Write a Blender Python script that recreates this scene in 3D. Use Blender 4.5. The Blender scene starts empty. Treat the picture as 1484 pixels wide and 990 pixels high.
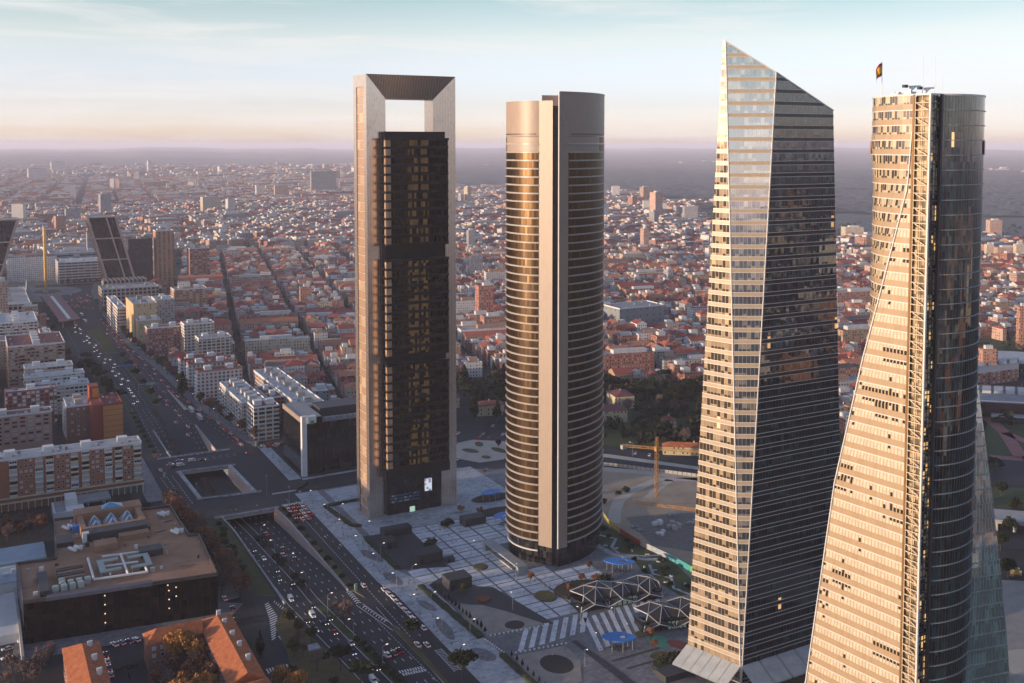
import bpy, math, random
import numpy as np
from mathutils import Vector, Matrix
from mathutils.geometry import delaunay_2d_cdt

# World axes: +Y runs away along the avenue, +X to its right, z up (metres).
SC = bpy.context.scene
COL = SC.collection
rnd = random.Random(7)
SUN_EL = 5.6
SUN_DIR = Vector((-1.0, 0.05, math.tan(math.radians(SUN_EL)))).normalized()


# ------------------------------------------------------------------ meshes
class MB:
    def __init__(s):
        s.v, s.f, s.uv, s.mi = [], [], [], []

    def face(s, pts, m=0, uv=None):
        n = len(s.v)
        s.v.extend([tuple(p) for p in pts])
        s.f.append(tuple(range(n, n + len(pts))))
        if uv is None:
            a, b, c = Vector(pts[0]), Vector(pts[1]), Vector(pts[2])
            nn = (b - a).cross(c - a)
            if nn.length > 0 and abs(nn.z) / nn.length < 0.5:
                h = Vector((-nn.y, nn.x, 0)).normalized()
                uv = [(h.x * p[0] + h.y * p[1], p[2]) for p in pts]
            else:
                uv = [(p[0], p[1]) for p in pts]
        s.uv.extend(uv)
        s.mi.append(m)

    def box(s, x0, x1, y0, y1, z0, z1, m=0, mt=None, bottom=False):
        mt = m if mt is None else mt
        A, B, C, D = (x0, y0), (x1, y0), (x1, y1), (x0, y1)
        for p, q in ((A, B), (B, C), (C, D), (D, A)):
            s.face([(*p, z0), (*q, z0), (*q, z1), (*p, z1)], m)
        s.face([(*A, z1), (*B, z1), (*C, z1), (*D, z1)], mt)
        if bottom:
            s.face([(*D, z0), (*C, z0), (*B, z0), (*A, z0)], m)

    def prism(s, poly, z0, z1, m=0, mt=None, top=True, bottom=False):
        mt = m if mt is None else mt
        n = len(poly)
        for i in range(n):
            p, q = poly[i], poly[(i + 1) % n]
            s.face([(*p, z0), (*q, z0), (*q, z1), (*p, z1)], m)
        if top:
            s.face([(*p, z1) for p in poly], mt)
        if bottom:
            s.face([(*p, z0) for p in reversed(poly)], m)

    def bar(s, a, b, r=0.2, m=0, n=4, r2=None):
        a, b = Vector(a), Vector(b)
        d = b - a
        if d.length < 1e-6:
            return
        d.normalize()
        up = Vector((0, 0, 1)) if abs(d.z) < 0.9 else Vector((1, 0, 0))
        x = d.cross(up).normalized()
        y = d.cross(x)
        r2 = r if r2 is None else r2
        P = [x * math.cos(2 * math.pi * (i + .5) / n) + y * math.sin(2 * math.pi * (i + .5) / n) for i in range(n)]
        for i in range(n):
            p, q = P[i], P[(i + 1) % n]
            s.face([a + q * r, a + p * r, b + p * r2, b + q * r2], m)
        s.face([a + p * r for p in P], m)
        s.face([b + p * r2 for p in reversed(P)], m)

    def build(s, name, mats, parent=None, smooth=False, loc=None):
        me = bpy.data.meshes.new(name)
        me.from_pydata(s.v, [], s.f)
        if not isinstance(mats, (list, tuple)):
            mats = [mats]
        for m in mats:
            me.materials.append(m)
        if len(mats) > 1:
            me.polygons.foreach_set('material_index', s.mi)
        ul = me.uv_layers.new(name='UVMap')
        ul.data.foreach_set('uv', np.array(s.uv, dtype=np.float32).ravel())
        if smooth:
            me.polygons.foreach_set('use_smooth', [True] * len(me.polygons))
        me.update()
        o = bpy.data.objects.new(name, me)
        COL.objects.link(o)
        if parent is not None:
            o.parent = parent
        if loc is not None:
            o.location = loc
        return o


def tag(o, label, cat, group=None):
    o['label'] = label
    o['category'] = cat
    if group:
        o['group'] = group
    return o


def thing(name, label, cat, loc=(0, 0, 0), rotz=0, group=None):
    o = bpy.data.objects.new(name, None)
    COL.objects.link(o)
    o.location = loc
    o.rotation_euler = (0, 0, rotz)
    o.empty_display_size = 1
    return tag(o, label, cat, group)


def kids(mb_name_mat, root):
    """children whose vertices are given in world axes around a root that is only moved, not turned"""
    last = None
    for mb, name, mats in mb_name_mat:
        if mb.v:
            o = mb.build(name, mats, root)
            o.location = -root.location
            last = o
    return last


def sub_kids(mb_name_mat, part):
    """sub-parts: vertices in the same axes as the part's own"""
    for mb, name, mats in mb_name_mat:
        if mb.v:
            mb.build(name, mats, part)


def struct(name, mb, mats):
    o = mb.build(name, mats)
    o['kind'] = 'structure'
    return o


CHILD = {}


def link_child(o, p):
    o.parent = p
    CHILD.setdefault(p, []).append(o)
    return o


def copy_tree(o, parent=None):
    c = o.copy()
    COL.objects.link(c)
    if parent is not None:
        c.parent = parent
    for ch in CHILD.get(o, ()):
        copy_tree(ch, c)
    return c


def interp(tab, y):
    if y <= tab[0][0]:
        return tab[0][1]
    for (a, u), (b, v) in zip(tab, tab[1:]):
        if y <= b:
            return u + (v - u) * (y - a) / (b - a)
    return tab[-1][1]


ORD = ['first', 'second', 'third', 'fourth', 'fifth', 'sixth', 'seventh', 'eighth', 'ninth', 'tenth',
       'eleventh', 'twelfth', 'thirteenth', 'fourteenth', 'fifteenth', 'sixteenth', 'seventeenth', 'eighteenth', 'nineteenth', 'twentieth']


def nth(i):
    if i < 20:
        return ORD[i]
    t, o = divmod(i + 1, 10)
    tens = {2: 'twenty', 3: 'thirty', 4: 'forty', 5: 'fifty', 6: 'sixty', 7: 'seventy'}[t] if t < 8 else '%d-' % t
    tenth = {2: 'twentieth', 3: 'thirtieth', 4: 'fortieth', 5: 'fiftieth', 6: 'sixtieth', 7: 'seventieth'}
    return tenth[t] if o == 0 else tens + '-' + ORD[o - 1]


# ------------------------------------------------------------------ materials
class NT:
    def __init__(s, name):
        s.m = bpy.data.materials.new(name)
        s.m.use_nodes = True
        s.t = s.m.node_tree
        s.b = s.t.nodes['Principled BSDF']

    def n(s, typ, **kw):
        nd = s.t.nodes.new(typ)
        for k, v in kw.items():
            setattr(nd, k, v)
        return nd

    def put(s, sock, v):
        if hasattr(v, 'is_output') or hasattr(v, 'links'):
            s.t.links.new(v, sock)
        elif isinstance(v, (tuple, list)) and len(v) == 3 and sock.type == 'RGBA':
            sock.default_value = (*v, 1)
        else:
            sock.default_value = v

    def math(s, op, a, b=None, c=None, clamp=False):
        nd = s.n('ShaderNodeMath', operation=op, use_clamp=clamp)
        for i, x in enumerate((a, b, c)):
            if x is not None:
                s.put(nd.inputs[i], x)
        return nd.outputs[0]

    def mix(s, f, a, b, blend='MIX'):
        nd = s.n('ShaderNodeMix', data_type='RGBA', blend_type=blend)
        s.put(nd.inputs[0], f)
        s.put(nd.inputs[6], a)
        s.put(nd.inputs[7], b)
        return nd.outputs[2]

    def mixf(s, f, a, b):
        nd = s.n('ShaderNodeMix', data_type='FLOAT')
        s.put(nd.inputs[0], f)
        s.put(nd.inputs[2], a)
        s.put(nd.inputs[3], b)
        return nd.outputs[0]

    def uv(s):
        sp = s.n('ShaderNodeSeparateXYZ')
        s.t.links.new(s.n('ShaderNodeTexCoord').outputs['UV'], sp.inputs[0])
        return sp.outputs[0], sp.outputs[1]

    def pos(s):
        return s.n('ShaderNodeNewGeometry').outputs['Position']

    def objco(s):
        return s.n('ShaderNodeTexCoord').outputs['Object']

    def noise(s, vec, scale, detail=3, rough=.55):
        nd = s.n('ShaderNodeTexNoise')
        s.put(nd.inputs['Vector'], vec)
        nd.inputs['Scale'].default_value = scale
        nd.inputs['Detail'].default_value = detail
        nd.inputs['Roughness'].default_value = rough
        return nd.outputs['Fac']

    def white(s, *xyz):
        c = s.n('ShaderNodeCombineXYZ')
        for i, x in enumerate(xyz):
            s.put(c.inputs[i], x)
        w = s.n('ShaderNodeTexWhiteNoise', noise_dimensions='3D')
        s.t.links.new(c.outputs[0], w.inputs['Vector'])
        return w.outputs['Value'], w.outputs['Color']

    def ramp(s, f, stops, interp='LINEAR'):
        nd = s.n('ShaderNodeValToRGB')
        nd.color_ramp.interpolation = interp
        els = nd.color_ramp.elements
        while len(els) < len(stops):
            els.new(0.5)
        for e, (p, c) in zip(els, stops):
            e.position = p
            e.color = (*c, 1)
        s.put(nd.inputs[0], f)
        return nd.outputs[0]

    def objrand(s):
        return s.n('ShaderNodeObjectInfo').outputs['Random']

    def out(s, **kw):
        names = {'col': 'Base Color', 'rough': 'Roughness', 'metal': 'Metallic', 'ior': 'IOR', 'spec': 'Specular IOR Level',
                 'normal': 'Normal', 'ecol': 'Emission Color', 'estr': 'Emission Strength'}
        for k, v in kw.items():
            s.put(s.b.inputs[names[k]], v)
        return s.m


def plain(name, col, rough=.7, metal=0., scale=.25, amt=.35, spec=.4, rnd_amt=0., objspace=False, ior=1.5):
    t = NT(name)
    vec = t.objco() if objspace else t.pos()
    n1 = t.noise(vec, scale, 5, .65)
    f = t.math('MULTIPLY_ADD', n1, 2 * amt, 1 - amt)
    if rnd_amt:
        f = t.math('MULTIPLY', f, t.math('MULTIPLY_ADD', t.objrand(), 2 * rnd_amt, 1 - rnd_amt))
    c = t.n('ShaderNodeVectorMath', operation='SCALE')
    c.inputs[0].default_value = col
    t.t.links.new(f, c.inputs['Scale'])
    return t.out(col=c.outputs[0], rough=rough, metal=metal, spec=spec, ior=ior)


def emit(name, col, strength):
    t = NT(name)
    return t.out(col=(.02, .02, .02), ecol=col, estr=strength)


def cells(t, cw, ch, u0=0., v0=0.):
    u, v = t.uv()
    a = t.math('MULTIPLY_ADD', u, 1 / cw, u0)
    b = t.math('MULTIPLY_ADD', v, 1 / ch, v0)
    return t.math('FLOOR', a), t.math('FLOOR', b), t.math('FRACT', a), t.math('FRACT', b)


def inside(t, x, lo, hi):
    return t.math('MULTIPLY', t.math('GREATER_THAN', x, lo), t.math('LESS_THAN', x, hi))


def facade(name, wall, cw=2.6, ch=3.0, win=(.25, .7, .3, .75), dark=(.015, .018, .024), blind=(.5, .48, .45), pb=.35,
           attr=None, lit=0., rough=.8, grime=.25, band=None, objseed=True):
    """opaque wall with recessed-looking openings; every opening gets its own glass, blind or curtain"""
    t = NT(name)
    iu, iv, fu, fv = cells(t, cw, ch)
    seed = t.math('MULTIPLY', t.objrand(), 91.7) if objseed else 0.0
    r, rc = t.white(iu, iv, seed)
    m = t.math('MULTIPLY', inside(t, fu, win[0], win[1]), inside(t, fv, win[2], win[3]))
    gl = t.mix(t.math('LESS_THAN', r, pb), dark, blind)
    if attr:
        a = t.n('ShaderNodeAttribute', attribute_name=attr)
        wc = a.outputs['Color']
    else:
        wc = t.n('ShaderNodeRGB')
        wc.outputs[0].default_value = (*wall, 1)
        wc = wc.outputs[0]
    n1 = t.noise(t.pos(), .09, 5, .7)
    g = t.math('MULTIPLY_ADD', n1, 2 * grime, 1 - grime)
    v2 = t.n('ShaderNodeVectorMath', operation='SCALE')
    t.t.links.new(wc, v2.inputs[0])
    t.t.links.new(g, v2.inputs['Scale'])
    wcol = v2.outputs[0]
    if band:   # slab edge of another colour at each storey
        wcol = t.mix(t.math('LESS_THAN', fv, band[0]), wcol, band[1])
    col = t.mix(m, wcol, gl)
    ro = t.mixf(m, rough, .12)
    kw = dict(col=col, rough=ro)
    if lit:
        l = t.math('MULTIPLY', m, t.math('GREATER_THAN', r, 1 - lit))
        kw.update(ecol=(1., .62, .28), estr=t.math('MULTIPLY', l, .8))
    return t.out(**kw)


def curtain(name, dark, blind=(.4, .37, .32), pb=.2, cw=1.5, ch=4.0, mull=.08, mcol=(.1, .1, .1), rough=.06, ior=1.9,
            lit=0., wob=.02, litstr=.6, metal=0., sunglow_bands=None, v0=0., row=.0, vary=.5):
    """curtain-wall glass: each pane slightly out of true, some with blinds drawn, some lit"""
    t = NT(name)
    iu, iv, fu, fv = cells(t, cw, ch, 0., v0)
    r, rc = t.white(iu, iv, 3.3)
    p = pb
    if row:   # whole runs of blinds share a storey
        iu4 = t.math('FLOOR', t.math('MULTIPLY', iu, .14))
        r4, _ = t.white(iu4, iv, 8.1)
        p = t.math('ADD', t.math('MULTIPLY', t.math('LESS_THAN', r4, row), .75), pb)
    isb = t.math('LESS_THAN', r, p)
    shade = t.math('MULTIPLY_ADD', t.white(iu, iv, 7.7)[0], vary, 1 - vary * .6)
    bl = t.n('ShaderNodeVectorMath', operation='SCALE')
    bl.inputs[0].default_value = blind
    t.t.links.new(shade, bl.inputs['Scale'])
    col = t.mix(isb, dark, bl.outputs[0])
    mm = t.math('LESS_THAN', fu, mull)
    col = t.mix(mm, col, mcol)
    g = t.n('ShaderNodeNewGeometry').outputs['Normal']
    sub = t.n('ShaderNodeVectorMath', operation='SUBTRACT')
    t.t.links.new(rc, sub.inputs[0])
    sub.inputs[1].default_value = (.5, .5, .5)
    sc = t.n('ShaderNodeVectorMath', operation='SCALE')
    t.t.links.new(sub.outputs[0], sc.inputs[0])
    sc.inputs['Scale'].default_value = wob
    ad = t.n('ShaderNodeVectorMath', operation='ADD')
    t.t.links.new(sc.outputs[0], ad.inputs[0])
    t.t.links.new(g, ad.inputs[1])
    nm = t.n('ShaderNodeVectorMath', operation='NORMALIZE')
    t.t.links.new(ad.outputs[0], nm.inputs[0])
    kw = dict(col=col, rough=t.mixf(mm, rough, .45), ior=ior, normal=nm.outputs[0], metal=metal)
    if lit:
        l = t.math('GREATER_THAN', r, 1 - lit)
        if sunglow_bands:
            u, v = t.uv()
            inb = 0
            for lo, hi in sunglow_bands:
                k = inside(t, u, lo, hi)
                inb = k if isinstance(inb, int) else t.math('ADD', inb, k)
            l = t.math('MULTIPLY', l, inb)
        l = t.math('MULTIPLY', l, t.math('SUBTRACT', 1., mm))
        kw.update(ecol=(1., .58, .22), estr=t.math('MULTIPLY', l, t.math('MULTIPLY', shade, litstr)))
    return t.out(**kw)


M = {}
M['white'] = plain('white_paint', (.62, .62, .61), .6, amt=.18)
M['fin'] = plain('white_metal_fin', (.55, .535, .51), .38, amt=.08)
M['dark'] = plain('dark_metal', (.035, .036, .04), .45)
M['grey'] = plain('grey_metal', (.25, .26, .27), .5)
M['concrete'] = plain('concrete', (.36, .34, .32), .85)


def worn(name, stops, tile=None, streak=None, rough=.85):
    """ground surface with patches, stains and, where asked, separate slabs or wheel streaks"""
    t = NT(name)
    P = t.pos()
    n1 = t.noise(P, .05, 6, .7)
    n2 = t.noise(P, .6, 4, .6)
    f = t.math('ADD', t.math('MULTIPLY', n1, .65), t.math('MULTIPLY', n2, .35))
    if streak:
        mp_ = t.n('ShaderNodeMapping')
        mp_.inputs['Scale'].default_value = streak
        t.put(mp_.inputs['Vector'], P)
        f = t.math('ADD', t.math('MULTIPLY', f, .6), t.math('MULTIPLY', t.noise(mp_.outputs[0], 1., 4, .6), .4))
    if tile:
        sp = t.n('ShaderNodeSeparateXYZ')
        t.put(sp.inputs[0], P)
        r, _ = t.white(t.math('FLOOR', t.math('DIVIDE', sp.outputs[0], tile[0])), t.math('FLOOR', t.math('DIVIDE', sp.outputs[1], tile[1])), 1.)
        f = t.math('ADD', t.math('MULTIPLY', f, .84), t.math('MULTIPLY', r, .16))
    return t.out(col=t.ramp(f, stops), rough=rough)


M['asphalt'] = worn('asphalt', [(.3, (.012, .013, .017)), (.5, (.023, .024, .029)), (.7, (.045, .046, .052))], streak=(.9, .03, .5))
M['paint'] = plain('road_paint', (.62, .62, .6), .7, scale=.4, amt=.25)
M['paving'] = worn('pale_paving', [(.3, (.16, .17, .19)), (.5, (.33, .35, .375)), (.7, (.47, .49, .52))], tile=(2.4, 1.6))
M['slab'] = worn('granite_slab', [(.3, (.33, .35, .38)), (.5, (.52, .545, .58)), (.7, (.66, .68, .71))], tile=(2.2, 3.6))
M['darkgranite'] = plain('dark_granite', (.045, .045, .05), .7, scale=.15, amt=.3)
M['midgranite'] = worn('grey_granite', [(.3, (.09, .09, .10)), (.5, (.15, .15, .16)), (.7, (.24, .24, .25))], tile=(1.8, 1.2))
M['gravel'] = plain('pale_gravel', (.27, .245, .22), .95, scale=.18, amt=.45)
M['dirt'] = plain('dirt', (.33, .255, .185), .95, scale=.06, amt=.5)
M['sand'] = plain('compacted_sand', (.42, .37, .31), .95, scale=.1, amt=.3)
M['grass'] = plain('grass', (.05, .065, .022), .95, scale=.25, amt=.5)
M['grassdry'] = plain('dry_grass', (.09, .075, .03), .95, scale=.25, amt=.5)
M['redpave'] = plain('red_paving', (.30, .12, .11), .85, scale=.2)
M['tile'] = plain('red_tile', (.33, .10, .055), .85, scale=.35, amt=.4)
M['gold'] = plain('gold_metal', (.75, .5, .16), .3, metal=.85, amt=.1)
M['brick'] = plain('brick', (.34, .15, .095), .85, scale=.3, amt=.25)
M['cream'] = plain('cream_render', (.6, .53, .4), .8)
M['blackglass'] = curtain('black_glass', (.008, .008, .01), (.03, .028, .026), .3, 1.6, 3.4, .05, (.01, .01, .011), .12, 1.5)

# ------------------------------------------------------------------ camera, light, sky, air
cam = bpy.data.objects.new('camera', bpy.data.cameras.new('camera'))
COL.objects.link(cam)
cam.location = (0, 0, 210)
cam.rotation_euler = (math.radians(90 - 3.5), 0, math.radians(-28))
cam.data.sensor_width = 36
cam.data.lens = 36
cam.data.shift_y = -0.1309
cam.data.clip_start = 1
cam.data.clip_end = 120000
SC.camera = cam

sun = bpy.data.objects.new('sun', bpy.data.lights.new('sun', 'SUN'))
COL.objects.link(sun)
sun.data.energy = 3.4
sun.data.angle = math.radians(.53)
sun.data.color = (1.0, .76, .53)
sun.rotation_euler = (-SUN_DIR).to_track_quat('-Z', 'Y').to_euler()

w = bpy.data.worlds.new('World')
SC.world = w
w.use_nodes = True
nt = w.node_tree
bg = nt.nodes['Background']
sky = nt.nodes.new('ShaderNodeTexSky')
sky.sky_type = 'NISHITA'
sky.sun_disc = False
sky.sun_elevation = math.radians(SUN_EL)
sky.sun_rotation = math.atan2(SUN_DIR.x, SUN_DIR.y)
sky.altitude = 700
sky.air_density = 1.0
sky.dust_density = 1.5
sky.ozone_density = 2.0
tc = nt.nodes.new('ShaderNodeTexCoord')


def wn(t, **kw):
    n = nt.nodes.new(t)
    for k, v in kw.items():
        setattr(n, k, v)
    return n


# thin high cloud, streaked along the horizon
mp = wn('ShaderNodeMapping')
mp.inputs['Scale'].default_value = (1.6, 1.6, 17)
mp.inputs['Rotation'].default_value = (.05, .03, 0)
nt.links.new(tc.outputs['Generated'], mp.inputs['Vector'])
no = wn('ShaderNodeTexNoise')
no.inputs['Scale'].default_value = 2.6
no.inputs['Detail'].default_value = 9
no.inputs['Roughness'].default_value = .62
no.inputs['Distortion'].default_value = .6
nt.links.new(mp.outputs[0], no.inputs['Vector'])
cr = wn('ShaderNodeValToRGB')
cr.color_ramp.elements[0].position = .46
cr.color_ramp.elements[1].position = .78
nt.links.new(no.outputs['Fac'], cr.inputs[0])
cf = wn('ShaderNodeMath', operation='MULTIPLY')
nt.links.new(cr.outputs[0], cf.inputs[0])
cf.inputs[1].default_value = .85
cm = wn('ShaderNodeMix', data_type='RGBA')
nt.links.new(cf.outputs[0], cm.inputs[0])
tint = wn('ShaderNodeMix', data_type='RGBA', blend_type='MULTIPLY')
tint.inputs[0].default_value = 1
nt.links.new(sky.outputs[0], tint.inputs[6])
sepz = wn('ShaderNodeSeparateXYZ')
nt.links.new(tc.outputs['Generated'], sepz.inputs[0])
tr_ = wn('ShaderNodeValToRGB')
els = tr_.color_ramp.elements
for p_, c_ in ((.02, (.47, .46, .83)), (.04, (.39, .365, .60)), (.10, (.45, .345, .36)), (.14, (.345, .295, .275)), (.26, (.225, .25, .32))):
    e_ = els.new(p_)
    e_.color = (*c_, 1)
els[0].color = (.565, .545, .94, 1)
els[-1].position = .8
els[-1].color = (.185, .215, .29, 1)
nt.links.new(sepz.outputs[2], tr_.inputs[0])
dbl = wn('ShaderNodeVectorMath', operation='SCALE')
nt.links.new(tr_.outputs[0], dbl.inputs[0])
dbl.inputs['Scale'].default_value = 4
nt.links.new(dbl.outputs[0], tint.inputs[7])
az = wn('ShaderNodeMapRange')          # the sky is a little deeper toward the right, away from the sun
az.inputs[1].default_value = .45
az.inputs[2].default_value = .9
az.inputs[3].default_value = 1.0
az.inputs[4].default_value = .80
nt.links.new(sepz.outputs[0], az.inputs[0])
azs = wn('ShaderNodeVectorMath', operation='SCALE')
nt.links.new(tint.outputs[2], azs.inputs[0])
nt.links.new(az.outputs[0], azs.inputs['Scale'])
nt.links.new(azs.outputs[0], cm.inputs[6])
cm.inputs[7].default_value = (3.5, 3.35, 3.3, 1)
nt.links.new(cm.outputs[2], bg.inputs[0])
bg.inputs[1].default_value = .15

vs = SC.view_settings
vs.view_transform = 'Standard'
vs.look = 'None'
vs.exposure = .88
vs.gamma = 1
vs.use_curve_mapping = False
cy = SC.cycles
cy.use_denoising = True
cy.max_bounces = 6
cy.diffuse_bounces = 2
cy.glossy_bounces = 3
cy.transmission_bounces = 2
cy.volume_bounces = 1
cy.transparent_max_bounces = 6
cy.caustics_reflective = False
cy.caustics_refractive = False
cy.use_adaptive_sampling = True
cy.adaptive_threshold = .02

HAZE = 5.6e-5
hz = MB()
hz.box(-52000, 52000, -30000, 52000, -14, 268, bottom=True)
t = NT('haze_air')
t.t.nodes.remove(t.b)
pv = t.n('ShaderNodeVolumePrincipled')
pv.inputs['Color'].default_value = (.86, .85, 1.0, 1)
pv.inputs['Density'].default_value = HAZE
pv.inputs['Anisotropy'].default_value = 0
t.t.links.new(pv.outputs[0], t.t.nodes['Material Output'].inputs['Volume'])
hzo = hz.build('haze', t.m)
hzo['kind'] = 'stuff'
# ------------------------------------------------------------------ ground with the sunken road cut out of it
def shift(y):      # the sunken carriageways drift left as they pass under the crossing
    k = min(1, max(0, (y - 545) / 100.0))
    k = k * k * (3 - 2 * k)
    return -7.5 * k


def zroad(y):      # long profile of the sunken road
    if y < 452 or y > 790:
        return 0.0
    if y < 565:
        k = (y - 452) / 113.0
    elif y < 715:
        k = 1
    else:
        k = (790 - y) / 75.0
    return -6.6 * k * k * (3 - 2 * k) if k < 1 else -6.6


TX0, TX1 = 123.0, 152.5
yy = list(range(452, 576, 8)) + [576]
T1 = [(TX0, y) for y in yy] + [(TX1, y) for y in reversed(yy)]
T1 = [(TX0 + shift(y), y) if x == TX0 else (TX1 + shift(y), y) for x, y in T1]
HOLE = [(TX0 + shift(612), 614), (TX1 + shift(612), 610), (TX1 + shift(664), 668), (TX0 + shift(668), 670)]
yy2 = list(range(706, 790, 9)) + [790]
T2 = [(TX0 + shift(y), y) for y in yy2] + [(TX1 + shift(y), y) for y in reversed(yy2)]


def in_poly(x, y, poly):
    c = False
    j = len(poly) - 1
    for i in range(len(poly)):
        (xi, yi), (xj, yj) = poly[i], poly[j]
        if (yi > y) != (yj > y) and x < (xj - xi) * (y - yi) / (yj - yi) + xi:
            c = not c
        j = i
    return c


def cut_sheet(outer, holes, z):
    pts, edges = [], []
    for ring in [outer] + holes:
        b = len(pts)
        pts += [Vector(p) for p in ring]
        edges += [(b + i, b + (i + 1) % len(ring)) for i in range(len(ring))]
    vs_, es_, fs_, *_ = delaunay_2d_cdt(pts, edges, [], 1, 1e-4)
    mb = MB()
    for f in fs_:
        c = sum((vs_[i] for i in f), Vector((0, 0))) / len(f)
        if any(in_poly(c.x, c.y, h) for h in holes):
            continue
        P = [(vs_[i].x, vs_[i].y, z) for i in f]
        if (vs_[f[1]] - vs_[f[0]]).cross(vs_[f[2]] - vs_[f[0]]) < 0:
            P.reverse()
        mb.face(P)
    return mb


tg = NT('ground_soil')
P_ = tg.pos()
n_big = tg.noise(P_, .0006, 6, .6)
n_mid = tg.noise(P_, .004, 6, .65)
n_small = tg.noise(P_, .03, 5, .7)
vor = tg.n('ShaderNodeTexVoronoi')
tg.put(vor.inputs['Vector'], P_)
vor.inputs['Scale'].default_value = .0035
fields = tg.mix(.55, tg.ramp(vor.outputs['Color'], [(.1, (.08, .07, .06)), (.5, (.17, .145, .12)), (.9, (.30, .26, .21))]),
                tg.ramp(n_mid, [(.35, (.05, .055, .045)), (.65, (.26, .22, .18))]))
wood = tg.ramp(n_small, [(.3, (.08, .09, .09)), (.7, (.19, .19, .175))])  # woods paled and greyed, distance haze put into the colour
land = tg.mix(tg.ramp(n_big, [(.46, (0, 0, 0)), (.56, (1, 1, 1))]), wood, fields)
ln = tg.n('ShaderNodeVectorMath', operation='LENGTH')
tg.t.links.new(P_, ln.inputs[0])
near = tg.math('LESS_THAN', ln.outputs['Value'], 1500.)
urban = tg.ramp(n_small, [(.3, (.022, .022, .025)), (.7, (.06, .057, .056))])
tg.out(col=tg.mix(near, land, urban), rough=.95, spec=.2)
gm = cut_sheet([(-400, -300), (900, -300), (900, 1500), (-400, 1500)], [T1, HOLE, T2], 0)
R = 46000
for x0, x1, y0, y1 in ((-R, -400, -20000, R), (900, R, -20000, R), (-400, 900, -20000, -300), (-400, 900, 1500, R)):
    gm.face([(x0, y0, 0), (x1, y0, 0), (x1, y1, 0), (x0, y1, 0)])
struct('ground', gm, tg.m)

# far rolling land and ridges toward the horizon
hb = MB()
tabs = []
nphi, nr = 90, 26
for i in range(nphi + 1):
    phi = math.radians(-12 + 92 * i / nphi)
    row = []
    for j in range(nr + 1):
        r = 7000 * (42000 / 7000) ** (j / nr)
        h = 0
        for k, (sc_, am) in enumerate(((1 / 2900, 26), (1 / 1300, 12), (1 / 6100, 34))):
            h += am * math.sin(r * math.sin(phi) * sc_ * 1.7 + k * 2 + 1.3 * math.sin(r * math.cos(phi) * sc_)) * math.sin(r * math.cos(phi) * sc_ + k)
        edge = min(1, j / 4) * min(1, (nr - j) / 2) * min(1, i / 4, (nphi - i) / 4)
        rise = (90 + 30 * math.sin(i * .37) + 20 * math.sin(i * .93 + 1) + 12 * math.sin(i * 2.3)) * min(1, max(0, (r - 9000) / 22000))
        row.append((r * math.sin(phi), r * math.cos(phi), (max(0, h) * .8 + rise) * edge - .6))
    tabs.append(row)
for i in range(nphi):
    for j in range(nr):
        hb.face([tabs[i][j], tabs[i][j + 1], tabs[i + 1][j + 1], tabs[i + 1][j]][::-1])
struct('hills', hb, tg.m)
# ------------------------------------------------------------------ tower 1: the frame-shaped tower
M['steel'] = curtain('brushed_steel_cladding', (.74, .62, .53), (.73, .61, .52), .5, 1.6, 1.24, .03, (.5, .41, .34), .24, 1.5, vary=.12, wob=.014, metal=.85)
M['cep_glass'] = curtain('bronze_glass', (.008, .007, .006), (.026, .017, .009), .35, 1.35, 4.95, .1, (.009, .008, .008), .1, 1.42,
                         lit=.6, sunglow_bands=((216.5, 222.5), (224.2, 228.8)), litstr=.035)  # warm emission in two bands stands in for sun glowing through the office
M['cep_side'] = curtain('amber_side_glass', (.36, .23, .14), (.44, .30, .20), .5, 6.2, 4.95, .01, (.3, .2, .12), .2, 1.8)
M['spandrel_dark'] = plain('dark_spandrel', (.014, .013, .014), .35, amt=.2)
X0, X1, Y0, Y1, ZT = 193.3, 246.8, 533.0, 554.0, 248.7
IX0, IX1, ZI, YS = 206.0, 234.8, 235.6, 537.2
c = thing('framed_tower', 'tall rectangular tower framed by pale steel columns with a square opening at its top', 'skyscraper', (220, 543, 0))
fr = MB()
# front face: columns and lintel splay inward to the opening
fr.face([(X0, Y0, 0), (IX0, YS, 0), (IX0, YS, ZI), (X0, Y0, ZT)], uv=[(0, 0), (13, 0), (13, 230), (0, 249)])
fr.face([(IX1, YS, 0), (X1, Y0, 0), (X1, Y0, ZT), (IX1, YS, ZI)], uv=[(0, 0), (13, 0), (13, 249), (0, 230)])
fr.face([(X0, Y0, ZT), (IX0, YS, ZI), (IX1, YS, ZI), (X1, Y0, ZT)])
YB = Y1 - 4.2
fr.face([(IX0, YB, 0), (X0, Y1, 0), (X0, Y1, ZT), (IX0, YB, ZI)])
fr.face([(X1, Y1, 0), (IX1, YB, 0), (IX1, YB, ZI), (X1, Y1, ZT)])
fr.face([(IX0, YB, ZI), (X0, Y1, ZT), (X1, Y1, ZT), (IX1, YB, ZI)])
fr.face([(IX1, YS, 0), (IX1, YB, 0), (IX1, YB, ZI), (IX1, YS, ZI)][::-1])
fr.face([(IX0, YB, 0), (IX0, YS, 0), (IX0, YS, ZI), (IX0, YB, ZI)][::-1])
fr.face([(IX0, YS, ZI), (IX0, YB, ZI), (IX1, YB, ZI), (IX1, YS, ZI)])
fr.face([(X0, Y0, ZT), (X1, Y0, ZT), (X1, Y1, ZT), (X0, Y1, ZT)])
SY0, SY1 = Y0 + 4.2, Y1 - 4.6
for xx, sgn in ((X0, -1), (X1, 1)):
    for ya, yb in ((Y0, SY0), (SY1, Y1)):
        q = [(xx, yb, 0), (xx, ya, 0), (xx, ya, ZT), (xx, yb, ZT)]
        fr.face(q if sgn < 0 else q[::-1])
    q = [(xx, SY1, 242), (xx, SY0, 242), (xx, SY0, ZT), (xx, SY1, ZT)]
    fr.face(q if sgn < 0 else q[::-1])
kids([(fr, 'portal_frame', M['steel'])], c)
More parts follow.
